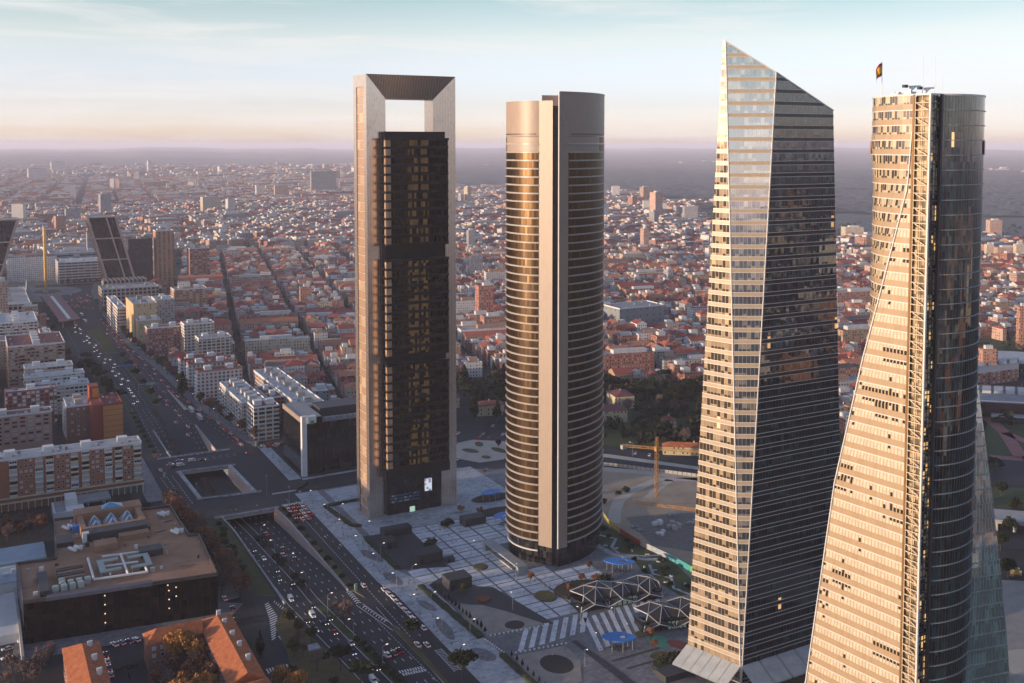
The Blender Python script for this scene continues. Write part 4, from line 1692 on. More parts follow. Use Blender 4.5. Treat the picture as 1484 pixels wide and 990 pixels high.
def disc_bed(label, cx, cy, a, b, mat, h=.7):
    mb, rim_ = MB(), MB()
    r_ = thing('planting_bed', label, 'planter', (cx, cy, 0), 0, 'round planting beds on the plaza')
    P = ell(0, 0, a, b, 22)
    rim_.prism(P, 0, h * .5)
    Q = ell(0, 0, a * .93, b * .93, 22)
    mb.prism(Q, h * .5 + .01, h)
    mb.build('planting', mat, r_)
    rim_.build('kerb', M['darkgranite'], r_)


disc_bed('round brown bed on the pale slabs before the round tower', 220, 447, 3.8, 3.6, M['grassdry'])
disc_bed('small rust coloured bed beside the yellow bush', 205, 414, 3.6, 3.6, plain('rust_planting', (.16, .06, .03), .95, scale=.7, amt=.5))
disc_bed('brown oval bed at the left of the planted island', 232, 403, 5, 6, M['grassdry'])
disc_bed('planted island behind the lattice pavilion, with curving kerb', 250, 402, 13, 10, plain('dark_planting', (.05, .042, .026), .95, scale=.5, amt=.5))
disc_bed('green mound ringed by paving between the canopy and the island', 264, 402, 5.5, 6, M['grass'], 1.4)
disc_bed('long dark bed behind the low pavilion, right of the framed tower', 262, 512, 12, 6, plain('dark_bed', (.035, .025, .022), .95, scale=.5, amt=.5))
disc_bed('lens shaped dark bed nearer the back street', 270, 534, 13, 6, plain('dark_bed_two', (.04, .026, .022), .95, scale=.5, amt=.5))
disc_bed('leafy bed under the box hedges near the crystal tower foot', 243, 323, 7, 6, M['hedge'], 2.2)
bq = MB()
bq.box(235, 250, 314, 321, 0, 2.6)
o = bq.build('planter_box', M['darkbox'])
tag(o, 'dark walled planter box in front of the leafy bed, by the crystal tower foot', 'planter')

# hoarding round the building site, a run of coloured panels
hd = thing('site_hoarding', 'long hoarding of red, yellow, teal and green panels round the building site', 'hoarding', (307, 440, 0))
HP = [(314, 483), (308, 466), (306.5, 452), (306, 441), (306, 432), (307, 424), (308.5, 412), (309, 402), (309, 394), (312, 384), (326, 372)]
HC_ = [(.5, .42, .12), (.55, .42, .10), (.4, .09, .06), (.42, .07, .05), (.35, .36, .38), (.3, .34, .38), (.08, .30, .34), (.05, .32, .30), (.12, .45, .12), (.16, .5, .1)]
for i in range(10):
    mb = MB()
    a, b = Vector(HP[i]), Vector(HP[i + 1])
    d = (b - a).normalized()
    nn = Vector((-d.y, d.x)) * .12
    mb.prism([tuple(a), tuple(b - d * .06), tuple(b - d * .06 + nn), tuple(a + nn)], 0, 2.9)
    kids([(mb, 'panel', plain('hoarding_paint', HC_[i], .7, scale=.5, amt=.35))], hd)
sf = MB()
for a, b in zip([(356, 562), (372, 545), (404, 505)], [(372, 545), (404, 505), (440, 468)]):
    A_, B_ = Vector(a), Vector(b)
    n = int((B_ - A_).length / 3)
    for i in range(n):
        p, q = A_.lerp(B_, i / n), A_.lerp(B_, (i + .9) / n)
        sf.face([(*p, 0), (*q, 0), (*q, 2.2), (*p, 2.2)])
o = sf.build('site_fence', M['concrete'])
tag(o, 'low pale panel fence between the building site and the ring avenue', 'fence')
M['crane'] = plain('crane_yellow', (.42, .21, .05), .5, amt=.15)


def lattice(mb, a, b, wd, nseg, r_=.12):
    a, b = Vector(a), Vector(b)
    d = (b - a).normalized()
    up = Vector((0, 0, 1)) if abs(d.z) < .9 else Vector((1, 0, 0))
    x = d.cross(up).normalized() * wd / 2
    y = d.cross(x).normalized() * wd / 2
    cs = [x + y, x - y, -x - y, -x + y]
    for c1, c2 in zip(cs, cs[1:] + cs[:1]):
        mb.bar(a + c1, b + c1, r_)
        for i in range(nseg):
            p, q = a.lerp(b, i / nseg), a.lerp(b, (i + 1) / nseg)
            if i % 2:
                mb.bar(p + c1, q + c2, r_ * .7)
            else:
                mb.bar(p + c2, q + c1, r_ * .7)


def tower_crane(label, x, y, h, jibdir, jl, cj):
    r_ = thing('tower_crane', label, 'crane', (x, y, 0), 0, 'yellow tower cranes')
    d = Vector((math.sin(jibdir), math.cos(jibdir), 0))
    m1, m2, m3, m4, m5 = MB(), MB(), MB(), MB(), MB()
    lattice(m1, (0, 0, 0), (0, 0, h), 1.6, 16, .13)
    lattice(m2, Vector((0, 0, h - 4)), d * jl + Vector((0, 0, h - 4)), 1.2, 18, .11)
    lattice(m3, Vector((0, 0, h - 4)), -d * cj + Vector((0, 0, h - 4)), 1.2, 5, .11)
    m4.box(-1.2, 1.2, -1.2, 1.2, h - 5.6, h - 3, bottom=True)
    e = -d * cj
    m5.box(e.x - 1.5, e.x + 1.5, e.y - 1.2, e.y + 1.2, h - 6, h - 3.6, bottom=True)
    m6 = MB()
    m6.bar((0, 0, h + 3), d * jl * .7 + Vector((0, 0, h - 3.4)), .08)
    m6.bar((0, 0, h + 3), e + Vector((0, 0, h - 3.4)), .08)
    lattice(m1, (0, 0, h), (0, 0, h + 3), 1.0, 2, .15)
    for mb, nm, mt in ((m1, 'mast', M['crane']), (m2, 'jib', M['crane']), (m3, 'counter_jib', M['crane']), (m4, 'cab', M['crane']), (m5, 'counterweight', M['concrete']), (m6, 'tie_rod', M['dark'])):
        mb.build(nm, mt, r_)


tower_crane('yellow tower crane standing on the building site, its jib pointing right', 357, 488, 34, 2.35, 46, 20)
tower_crane('orange crane whose long jib crosses the site low, cab behind the crystal tower', 338, 396, 27, -.72, 52, 10)
for i, (x, y, sx, sy, h, lab) in enumerate(((330, 452, 4, 2.5, 2.6, 'stacked white site huts in the middle of the pit'), (337, 446, 3, 5, 3, 'grey concrete core stub in the building pit'), (344, 458, 5, 2, 2.4, 'pale blue cabin at the back of the pit'),
                                            (326, 440, 2.5, 4, 1.6, 'low heap of white formwork near the hoarding'), (352, 446, 4, 2, 1.5, 'pile of pale panels right of the pit'), (318, 452, 2, 3, 1.4, 'grey crate stack against the hoarding'))):
    b = MB()
    for k in range(4):
        dx, dy = rnd.uniform(-sx, sx), rnd.uniform(-sy, sy)
        b.box(dx - sx * .35, dx + sx * .35, dy - sy * .3, dy + sy * .3, 0.02 + .01 * k, h * rnd.uniform(.5, 1))
    o = b.build('site_hut' if 'hut' in lab or 'cabin' in lab else 'material_pile', [M['white'], M['concrete'], M['grey']][i % 3])
    o.location = (x, y, .12)
    tag(o, lab, 'site clutter', 'clutter on the building site')
# ------------------------------------------------------------------ named buildings near the avenue
def facade_pick(key, *a, **k):
    if key not in M:
        M[key] = facade(key, *a, **k)
    return M[key]


def window_proto(name, w_, h, frame, pane, y=-.09):
    mb = MB()
    mb.box(-w_ / 2, w_ / 2, y, .05, 0, h, 0)
    mb.face([(-w_ / 2 + .12, y - .012, .12), (w_ / 2 - .12, y - .012, .12), (w_ / 2 - .12, y - .012, h - .12), (-w_ / 2 + .12, y - .012, h - .12)], 1)
    o = mb.build(name, [frame, pane])
    me = o.data
    bpy.data.objects.remove(o)
    return me


def inst(me, name, parent, loc, rotz=0.):
    o = bpy.data.objects.new(name, me)
    COL.objects.link(o)
    o.parent = parent
    o.location = loc
    o.rotation_euler = (0, 0, rotz)
    return o


def pane_mat(name, dark, blind, pb):
    t_ = NT(name)
    r_ = t_.objrand()
    c_ = t_.mix(t_.math('LESS_THAN', r_, pb), dark, blind)
    return t_.out(col=c_, rough=.15)


M['pane'] = pane_mat('window_pane', (.015, .017, .022), (.42, .41, .40), .45)
M['roofgrey'] = plain('grey_roof', (.24, .24, .25), .9, scale=.2, amt=.35)
M['roofwhite'] = plain('pale_roof', (.42, .42, .42), .85, scale=.2, amt=.3)
M['roofbrown'] = plain('gravel_roof', (.29, .165, .10), .95, scale=.12, amt=.5)
M['redroof'] = plain('maroon_roof', (.16, .05, .045), .85, scale=.3, amt=.3)


def block(name, label, x0, x1, y0, y1, h, wall, roof=None, cat='apartment block', group=None, huts=2, par=.9, parm=None, seed=0, hutm=None, units=4):
    units = int(units * 1.7)
    r_ = thing(name, label, cat, ((x0 + x1) / 2, (y0 + y1) / 2, 0), 0, group)
    rr = random.Random(seed + int(x0 * 7 + y0 * 13))
    wl, rf_, pr = MB(), MB(), MB()
    wl.prism(rect(x0, x1, y0, y1), 0, h, top=False)
    rf_.face([(x0, y0, h - .02), (x1, y0, h - .02), (x1, y1, h - .02), (x0, y1, h - .02)])
    e, t_ = .12, .35
    for a in (rect(x0 - e, x1 + e, y0 - e, y0 + t_), rect(x0 - e, x1 + e, y1 - t_, y1 + e), rect(x0 - e, x0 + t_, y0 + t_, y1 - t_), rect(x1 - t_, x1 + e, y0 + t_, y1 - t_)):
        pr.prism(a, h - .4, h + par, bottom=True)
    kids([(wl, 'wall', wall)], r_)
    ro = kids([(rf_, 'roof', roof or M['roofgrey'])], r_)
    sub_kids([(pr, 'parapet', parm or M['white'])], ro)
    for i in range(huts):
        hb_ = MB()
        w_, d = min(5.5, (x1 - x0) * .3), min(5, (y1 - y0) * .35)
        long_x = (x1 - x0) >= (y1 - y0)
        k = (i + .5) / huts
        cx = x0 + (x1 - x0) * k if long_x else (x0 + x1) / 2
        cy_ = (y0 + y1) / 2 if long_x else y0 + (y1 - y0) * k
        hb_.box(cx - w_ / 2, cx + w_ / 2, cy_ - d / 2, cy_ + d / 2, h, h + rr.uniform(2.4, 3.4))
        hb_.box(cx - w_ / 2 - .2, cx + w_ / 2 + .2, cy_ - d / 2 - .2, cy_ + d / 2 + .2, h + 3.41, h + 3.6, bottom=True)
        sub_kids([(hb_, 'stair_hut', hutm or M['white'])], ro)
    for i in range(units):
        u = MB()
        cx, cy_ = rr.uniform(x0 + 1.5, x1 - 1.5), rr.uniform(y0 + 1.5, y1 - 1.5)
        s_ = rr.uniform(.5, 1.1)
        u.box(cx - s_, cx + s_, cy_ - s_ * .7, cy_ + s_ * .7, h, h + rr.uniform(.7, 1.9))
        sub_kids([(u, rr.choice(['chimney', 'roof_unit']), rr.choice([M['white'], M['brick'], M['grey'], M['roofwhite']]))], ro)
    return r_


def windows(root, me, xs, zs, face, name='window', skip=0., cap=100, sd=1):
    """rows of windows on one face: ('s', y) front, ('w', x) left side"""
    rr = random.Random(sd)
    n = 0
    base = root.location
    for z in zs:
        for x in xs:
            if rr.random() < skip or n >= cap:
                continue
            n += 1
            if face[0] == 's':
                inst(me, name, root, (x - base.x, face[1] - base.y, z))
            else:
                inst(me, name, root, (face[1] - base.x, x - base.y, z), math.radians(-90))


def balcony_proto(name, w_, d, mat_, rail, encl=False):
    mb = MB()
    mb.box(-w_ / 2, w_ / 2, -d, -.01, 0, .25, 0, bottom=True)
    if encl:
        mb.box(-w_ / 2, w_ / 2, -d, -.01, .26, 2.6, 0)
        for i in range(3):
            a = -w_ / 2 + .15 + i * (w_ - .3) / 3
            mb.face([(a + .06, -d - .02, 1.2), (a + (w_ - .3) / 3 - .06, -d - .02, 1.2), (a + (w_ - .3) / 3 - .06, -d - .02, 2.4), (a + .06, -d - .02, 2.4)], 1)
    else:
        mb.box(-w_ / 2, w_ / 2, -d, -d + .1, .26, 1.15, 0)
        mb.box(-w_ / 2, -w_ / 2 + .1, -d + .1, -.01, .26, 1.15, 0)
        mb.box(w_ / 2 - .1, w_ / 2, -d + .1, -.01, .26, 1.15, 0)
        mb.face([(-w_ / 2 + .2, -.06, .3), (w_ / 2 - .2, -.06, .3), (w_ / 2 - .2, -.06, 2.5), (-w_ / 2 + .2, -.06, 2.5)], 1)
    o = mb.build(name, [mat_, rail])
    me = o.data
    bpy.data.objects.remove(o)
    return me


BRK = plain('orange_brick', (.33, .135, .075), .85, scale=.4, amt=.22)
w_white = window_proto('window', 1.5, 1.45, M['white'], M['pane'])
bal_a = balcony_proto('balcony', 4.2, 1.3, M['cream'], M['pane'])
bal_b = balcony_proto('balcony', 4.2, 1.3, M['white'], M['pane'], True)

# long brick apartment house with balconies
bk = block('brick_apartment_house', 'long orange brick apartment house with cream balconies and flat white roof', -14, 88.5, 645, 659, 29.6, BRK, M['roofwhite'], huts=5, units=14, par=1.1)
bx_ = [4.5, 18.3, 31.8, 37.5, 50.8, 56.8, 69.5, 75.2, 86]
rr = random.Random(5)
for x in bx_:
    for k in range(7):
        inst(bal_b if rr.random() < .35 else bal_a, 'balcony', bk, (x - bk.location.x, 645 - bk.location.y, 8.1 + k * 3.05))
wx = [22.4, 25, 27.6, 42, 44.6, 47.0, 61, 63.4, 65.6, 79, 81, 83]
windows(bk, w_white, wx, [8.9 + k * 3.05 for k in range(7)], ('s', 645), skip=.05)
pb_ = MB()
pb_.box(-14, 88.9, 643.4, 644.9, 4.4, 5.0, bottom=True)
pb_.box(-14, 88.9, 643.4, 644.9, 7.2, 7.7, bottom=True)
for i in range(30):
    pb_.box(-13 + i * 3.5, -12.6 + i * 3.5, 643.4, 644.9, 0, 4.39)
kids([(pb_, 'arcade', M['cream'])], bk)
shp = MB()
for i in range(6):
    shp.box(70 + i * 3.0, 72.6 + i * 3.0, 644.7, 644.95, .6, 3.6)
kids([(shp, 'shop_front', plain('teal_shopfront', (.06, .2, .22), .4))], bk)

pk_ = block('pink_apartment_house', 'pink apartment house with a grid of recessed balconies, behind the brick house', 6, 47, 770, 784, 25, plain('pink_render', (.42, .25, .20), .85, amt=.15), M['redroof'], units=6)
w_rec = window_proto('window', 3.4, 1.6, plain('pink_trim', (.52, .34, .28), .8), M['pane'])
windows(pk_, w_rec, [9 + i * 4.9 for i in range(8)], [5.5 + k * 2.75 for k in range(7)], ('s', 770))
lowr = block('low_hall', 'row of low grey workshop roofs between the pink and the brick houses', 4, 52, 728, 742, 8, M['concrete'], M['roofgrey'], 'hall', huts=0, units=8, par=.3)
bn = block('brown_apartment_house', 'brown brick house with white stacked balconies on its left side', 57, 74, 777, 806, 25, plain('brown_brick', (.25, .12, .08), .85, scale=.4), M['roofwhite'], huts=2, units=7, hutm=M['concrete'])
windows(bn, w_white, [60.5, 64.5, 68.5], [4 + k * 3 for k in range(7)], ('s', 777))
windows(bn, bal_b, [781, 787, 793, 799], [3.2 + k * 3 for k in range(7)], ('w', 57), 'balcony')
ot = block('orange_tower_house', 'orange and red panelled block with a taller red stair tower, beside the avenue', 79.5, 92.5, 762, 797, 27, facade_pick('orange_panel', (.50, .20, .065), 3.0, 3.86, (2, 3, 2, 3), grime=.12, band=(.06, (.06, .02, .015))), M['redroof'], huts=0, parm=plain('red_panel', (.30, .035, .025), .6, amt=.15), units=5)
rs = MB()
rs.box(72.5, 79.3, 764, 800, 0, 27.5)
rs.box(73, 79.2, 786, 798, 27.51, 36)
rs.box(79.25, 79.45, 761.8, 797, 0, 27.8)
kids([(rs, 'stair_tower', plain('red_wall', (.29, .055, .032), .7, amt=.15))], ot)
fp_ = MB()
fp_.box(75, 79.5, 785.7, 785.95, 28, 34.5)
kids([(fp_, 'tower_front', plain('orange_wall', (.5, .2, .05), .7))], ot)
block('chequered_apartment_house', 'white and red chequered apartment slab behind the pink house', 20, 55, 838, 852, 26, facade_pick('chequer', (.30, .10, .075), 3.1, 2.9, (.12, .88, .2, .9), (.12, .05, .045), (.58, .56, .53), .62), M['roofwhite'], huts=1, parm=plain('red_parapet', (.28, .1, .07), .8))
for i, (x0, x1, y0, y1, h) in enumerate(((39, 80, 862, 877, 22.5), (35, 79, 886, 900, 26), (36, 72, 903, 918, 30))):
    block('terraced_apartment_house', ['white terraced slab with cluttered roof, nearest of the stepped three', 'white terraced slab, middle one of the stepped three', 'brick topped slab with terraces, tallest of the stepped three'][i], x0, x1, y0, y1, h,
          facade_pick('terrace_white' if i < 2 else 'terrace_brick', [(.48, .46, .44), (.48, .46, .44), (.32, .15, .11)][i], 3.3, 3.0, (.1, .85, .3, .8), (.03, .025, .025), (.5, .36, .3), .5, band=(.2, (.58, .57, .55))), M['roofwhite'], huts=2, units=8)
bsh = block('brown_slab_house', 'big brown brick slab block with maroon flat roof and white chimneys', 26, 71, 968, 1026, 37, facade_pick('brown_slab', (.33, .19, .14), 3.4, 2.9, (.1, .8, .3, .75), (.05, .03, .025), (.46, .38, .33), .45, band=(.22, (.42, .28, .22))), M['redroof'], huts=4, units=10)
wsh = block('white_slab_house', 'pale apartment slab with white flat roof left of the bus canopy', 20, 56, 1088, 1150, 39, facade_pick('pale_slab', (.46, .42, .38), 3.1, 3.0, (.12, .85, .3, .78), (.06, .045, .04), (.5, .46, .42), .5, band=(.2, (.5, .46, .42))), M['roofwhite'], huts=3, units=8)
block('tan_annex_house', 'tan annex with rusty roof huts beside the pale apartment slab', 56.5, 66, 1042, 1086, 31, facade_pick('tan_annex', (.42, .24, .16), 2.8, 3.0), M['roofbrown'], huts=2)

# black office house and its neighbours across the avenue
bo = thing('black_office_block', 'black glass office block with a white sunlit corner shaft, left of the framed tower', 'office building', (205, 645, 0))
a, b, c_, d_, e_ = MB(), MB(), MB(), MB(), MB()
a.box(182.5, 196, 627, 670, 0, 36.5)
b.box(196.1, 236, 630, 668, 0, 32)
c_.box(181.8, 185, 624.2, 627.5, 0, 38.5)
c_.box(185.1, 191, 623.6, 628, 34, 38.2, bottom=True)
d_.box(199, 228, 642, 660, 32.01, 38)
e_.box(181.9, 183, 628, 669.5, 34, 37.1, bottom=True)
rf_, un = MB(), MB()
rf_.box(183.2, 195.6, 628, 669, 36.52, 36.9)
rf_.box(196.3, 235.8, 630.3, 641.7, 32.02, 32.3)
for i in range(9):
    un.box(199 + i * 4, 202 + i * 4, 631.5, 634, 32.4, 34.4)
kids([(a, 'wall', curtain('office_black_glass', (.006, .006, .006), (.03, .02, .014), .2, 2.6, 3.3, .06, (.008, .008, .008), .08, 1.5)), (b, 'front_wing', M['blackglass']), (c_, 'corner_shaft', M['white']),
      (d_, 'penthouse', M['darkbox']), (e_, 'cornice', M['stone']), (rf_, 'roof', M['roofgrey']), (un, 'roof_unit', M['grey'])], bo)
sgn = MB()
sgn.box(187, 189.4, 623.4, 623.58, 33.4, 35.8)
kids([(sgn, 'sign', plain('green_sign', (.07, .24, .10), .5))], bo)
cah = block('corner_apartment_house', 'white corner house with brown brick strips and open balconies, facing the crossing', 174, 192, 716, 734, 24, facade_pick('corner_white', (.5, .47, .43), 5.2, 3.1, (.15, .95, .1, .72), (.03, .026, .024), (.24, .12, .07), .35, band=(.1, (.6, .58, .55))), M['redroof'], huts=2)
lwh = block('long_white_apartment_house', 'long white apartment house with speckled windows and white roof sheds, along the pavement', 171.5, 190, 742, 815, 22, facade_pick('speckled_white', (.46, .44, .42), 2.5, 2.9, (.2, .75, .25, .8), (.025, .02, .02), (.30, .07, .05), .3), M['roofwhite'], huts=6, units=12, hutm=M['roofwhite'])
block('long_balcony_house', 'long terrace house with open roof loggias running away from the black office block', 206, 226, 716, 846, 22, facade_pick('loggia_white', (.42, .36, .32), 3.2, 3.0, (.15, .8, .25, .8), (.05, .03, .025), (.32, .12, .09), .4), M['roofwhite'], huts=7, units=16, hutm=M['concrete'])
block('brick_courtyard_house', 'square red brick house between the two long white houses', 193, 205, 752, 790, 21, facade_pick('red_brick_grid', (.30, .11, .085), 2.6, 3.0, (.3, .7, .3, .75), (.03, .025, .03), (.5, .48, .46), .4), M['redroof'])
for i, (y, h, wc_) in enumerate(((848, 25, (.33, .16, .11)), (884, 24, (.34, .17, .12)), (922, 21, (.36, .05, .04)))):
    b_ = block('slab_end_house', ['white fronted slab with brick end wall and ground floor shop, nearest of three', 'white fronted slab with brick end wall, middle one of three', 'white fronted slab with a bright red end wall, farthest of three'][i], 161, 197, y, y + 13, h,
               facade_pick('slab_front_%d' % i, (.54, .51, .49), 3.4, 3.0, (.25, .8, .2, .8), (.09, .09, .10), (.40, .10, .07), .4), M['redroof'], group='slab houses with end walls', huts=2, parm=plain('slab_parapet', wc_, .8))
    ew = MB()
    for k in range(7):
        ew.box(159.6, 160.95, y + .5, y + 9, 2.8 + k * 2.9, 3.7 + k * 2.9, bottom=True)
    kids([(ew, 'end_balcony', M['white'])], b_)
block('cream_striped_house', 'white and cream house with brown end strips above the slab houses', 186, 216, 972, 990, 29, facade_pick('cream_strip', (.46, .42, .37), 4.2, 3.0, (.2, .9, .2, .8), (.06, .055, .05), (.32, .16, .08), .3), M['roofgrey'])
block('white_orange_house', 'tall white house with orange brick strips and a flat dark roof', 184, 213, 1033, 1052, 33, facade_pick('white_orange', (.5, .46, .41), 3.8, 3.0, (.3, .9, .25, .75), (.08, .06, .05), (.36, .16, .07), .4), M['roofgrey'])
block('red_brick_house', 'red brown brick house with pale window strips beside the bare trees', 152, 186, 1052, 1067, 29, facade_pick('red_brown', (.29, .13, .10), 2.9, 3.0, (.3, .75, .3, .8), (.05, .05, .06), (.45, .47, .48), .5), M['redroof'])
yt = block('yellow_tower_house', 'tall ochre yellow house with dark solar roof panels, its left side sunlit', 150, 174, 1130, 1188, 42, facade_pick('ochre', (.52, .37, .20), 6.0, 3.0, (.8, .97, .2, .8), (.1, .07, .05), (.5, .45, .36), .5), M['roofwhite'], parm=plain('ochre_parapet', (.52, .36, .16), .8), huts=2, hutm=M['roofgrey'])
block('low_yellow_house', 'lower ochre wing in front of the tall ochre yellow house', 152, 175, 1116, 1129, 27, M['ochre'], M['roofwhite'])
block('pale_pink_house', 'pale pink grid fronted tower house right of the ochre yellow house', 182, 203, 1195, 1225, 36, facade_pick('pale_pink', (.44, .36, .33), 3.2, 3.0, (.3, .7, .3, .8), (.08, .06, .06), (.5, .45, .42), .3), M['roofwhite'])
block('white_office_house', 'long white office house with ribbon windows left of the ochre house', 142, 151, 1195, 1295, 30, facade_pick('ribbon_white', (.5, .46, .43), 8., 3.6, (.02, .98, .35, .75), (.09, .07, .06), (.3, .26, .24), .2), M['roofwhite'])
bal_c = balcony_proto('balcony', 3.4, 1.1, M['white'], M['pane'])
bal_d = balcony_proto('balcony', 3.6, 1.1, plain('tan_rail', (.40, .26, .18), .8), M['pane'])
windows(lwh, bal_c, [748 + i * 9 for i in range(8)], [3.1 + k * 2.9 for k in range(6)], ('w', 171.5), 'balcony', skip=.15)
windows(cah, bal_c, [720, 726, 731], [3.3 + k * 3.1 for k in range(6)], ('w', 174), 'balcony')
windows(bsh, bal_d, [30 + i * 7.4 for i in range(6)], [3.2 + k * 2.9 for k in range(11)], ('s', 968), 'balcony', skip=.2)
windows(wsh, bal_c, [24 + i * 6.6 for i in range(5)], [3.2 + k * 3 for k in range(11)], ('s', 1088), 'balcony', skip=.2)
# twin leaning towers, their plinths, obelisk and bus canopy
M['leanglass'] = curtain('maroon_black_glass', (.016, .010, .011), (.03, .018, .018), .3, 3.2, 3.6, .05, (.05, .035, .03), .12, 1.6)
M['leanframe'] = plain('pinkish_steel', (.40, .29, .25), .45, amt=.12)


def leaning(label, x0, y0, dx, H=114, W_=35, D=34):
    r_ = thing('leaning_tower', label, 'skyscraper', (x0 + W_ / 2, y0, 0), 0, 'twin leaning towers')
    g, f, r2 = MB(), MB(), MB()

    def P(u, v, z):
        return (x0 + u * W_ + dx * z / H, y0 + v * D, z)
    for (u0, v0), (u1, v1) in (((0, 0), (1, 0)), ((1, 0), (1, 1)), ((1, 1), (0, 1)), ((0, 1), (0, 0))):
        g.face([P(u0, v0, 0), P(u1, v1, 0), P(u1, v1, H), P(u0, v0, H)])
    r2.face([P(0, 0, H), P(1, 0, H), P(1, 1, H), P(0, 1, H)])
    for v, o_ in ((0, -.5), (1, .5)):
        yy_ = y0 + v * D + o_
        for u in (0.02, .66 if dx < 0 else .34, .98):
            f.bar((x0 + u * W_, yy_, 0), (x0 + u * W_ + dx, yy_, H + 1), 1.3)
        for k in range(5):
            z = H * k / 4 + (1 if k == 0 else 0)
            f.bar((x0 + dx * z / H, yy_, z), (x0 + W_ + dx * z / H, yy_, z), 1.1)
    for u, o_ in ((0, -.5), (1, .5)):
        for v in (.02, .98):
            f.bar((x0 + u * W_ + o_, y0 + v * D, 0), (x0 + u * W_ + dx + o_, y0 + v * D, H + 1), 1.2)
        for k in range(5):
            z = H * k / 4 + (1 if k == 0 else 0)
            f.bar((x0 + u * W_ + dx * z / H + o_, y0, z), (x0 + u * W_ + dx * z / H + o_, y0 + D, z), 1.0)
    sd = MB()
    for (u0, v0), (u1, v1) in (((0, 1), (0, 0)), ((1, 0), (1, 1))):
        for k in range(26):
            za, zb = k * 4.35 + 1, k * 4.35 + 2.3
            s_ = -.25 if u0 == 0 else .25
            q = [P(u0, v0, za), P(u1, v1, za), P(u1, v1, zb), P(u0, v0, zb)]
            sd.face([(x + s_, y, z) for x, y, z in q])
    kids([(g, 'wall', M['leanglass']), (f, 'frame', M['leanframe']), (r2, 'roof', M['concrete']), (sd, 'spandrel', M['leanframe'])], r_)


leaning('leaning dark tower framed in pinkish steel, wholly in view behind the plinth building', 168.5, 1455, -30.5)
leaning('leaning dark tower cut by the left picture edge, twin of the other', -13.5, 1460, 34)
kn = block('round_dark_office', 'dark curved office block standing behind the leaning tower', 201, 234, 1552, 1580, 74, curtain('dark_office_glass', (.02, .018, .022), (.05, .04, .05), .3, 2.4, 3.6, .08, (.05, .045, .05), .15, 1.6), M['dark'], 'office building', huts=1, parm=M['dark'])
pl_ = block('plinth_building', 'stone gridded office building in front of the leaning tower', 144, 212, 1362, 1402, 29, facade_pick('stone_grid', (.36, .29, .25), 5.2, 5.0, (.18, .85, .15, .85), (.03, .02, .022), (.06, .04, .04), .4), M['concrete'], 'office building', huts=3, hutm=M['concrete'], parm=M['concrete'])
up = MB()
up.box(152, 205, 1406, 1440, 0, 34)
kids([(up, 'upper_storey', M['stone_grid'])], pl_)
block('left_plinth_building', 'stone gridded low office under the cut off leaning tower', 20, 60, 1300, 1452, 27, M['stone_grid'], M['concrete'], 'office building', huts=3, hutm=M['concrete'])
block('white_ministry_house', 'broad white office with dark ribbon windows behind the golden column', 116, 176, 1668, 1725, 33, facade_pick('ribbon_dark', (.52, .47, .44), 9., 4.2, (.04, .96, .3, .78), (.05, .045, .05), (.2, .17, .16), .2), M['roofwhite'], 'office building', huts=4)
block('grey_vaulted_house', 'grey barrel roofed office behind the broad white office', 110, 190, 1745, 1800, 40, facade_pick('ribbon_grey', (.3, .29, .3), 9., 4.2, (.04, .96, .3, .78)), M['roofgrey'], 'office building')
block('tall_brick_tower', 'tall pale orange brick tower block with a notched top, right of the leaning tower', 240, 266, 1560, 1584, 84, facade_pick('orange_tall', (.42, .24, .15), 6.5, 3.0, (.55, .95, .2, .8), (.06, .04, .035), (.3, .16, .1), .4), M['roofbrown'], 'tower block', huts=2)
block('brick_tower_pair', 'red brick tower block with white balconies, next right of the tall brick tower', 284, 312, 1540, 1560, 58, facade_pick('red_tall', (.33, .15, .10), 6.0, 3.0, (.6, .95, .2, .8), (.08, .05, .045), (.5, .45, .42), .5), M['roofbrown'], 'tower block')
block('orange_lit_house', 'orange brick house with rounded sunlit balconies right of the plinth building', 222, 262, 1310, 1336, 30, facade_pick('orange_round', (.42, .22, .12), 4., 3.0, (.2, .9, .3, .75), (.09, .06, .05), (.5, .42, .36), .5), M['roofbrown'])
block('grey_slab_office', 'wide windowless grey office slab among the red roofs, right of the round tower', 642, 704, 950, 985, 26, facade_pick('grey_slab', (.20, .21, .22), 9, 7, (.4, .6, .2, .45), (.08, .08, .09), (.12, .12, .13), .5), M['roofgrey'], 'office building', huts=0)
ob = thing('golden_column', 'tall slim golden column in the middle of the round square', 'monument', (94.5, 1600, 0))
m1, m2 = MB(), MB()
m1.bar((0, 0, 4), (0, 0, 92), 2.1, n=12)
for k in range(60):
    a = k * .35
    m1.bar((2.2 * math.cos(a), 2.2 * math.sin(a), 4 + k * 1.45), (2.2 * math.cos(a + .35), 2.2 * math.sin(a + .35), 5.3 + k * 1.45), .35)
m2.bar((0, 0, 0), (0, 0, 4.2), 4.2, n=12, r2=2.6)
m1.build('shaft', M['gold'], ob)
m2.build('base', M['concrete'], ob)
mn = thing('stone_monument', 'small pale stone monument left of the golden column', 'monument', (70, 1592, 0))
m1 = MB()
m1.prism(rect(-4, 4, -4, 4), 0, 5)
m2 = MB()
m2.bar((0, 0, 5), (0, 0, 19), 2.6, n=6, r2=1.2)
m1.build('base', M['paving'], mn)
m2.build('shaft', M['paving'], mn)
bc = thing('bus_station_canopy', 'long maroon bus station roof with a pale glass strip down its middle', 'canopy', (95, 1360, 0))
C4 = [(88, 1253), (110, 1268), (104, 1478), (82, 1474)]
m1, m2 = MB(), MB()
m1.prism(C4, 9, 10.2, bottom=True)
q = [Vector(p) for p in C4]
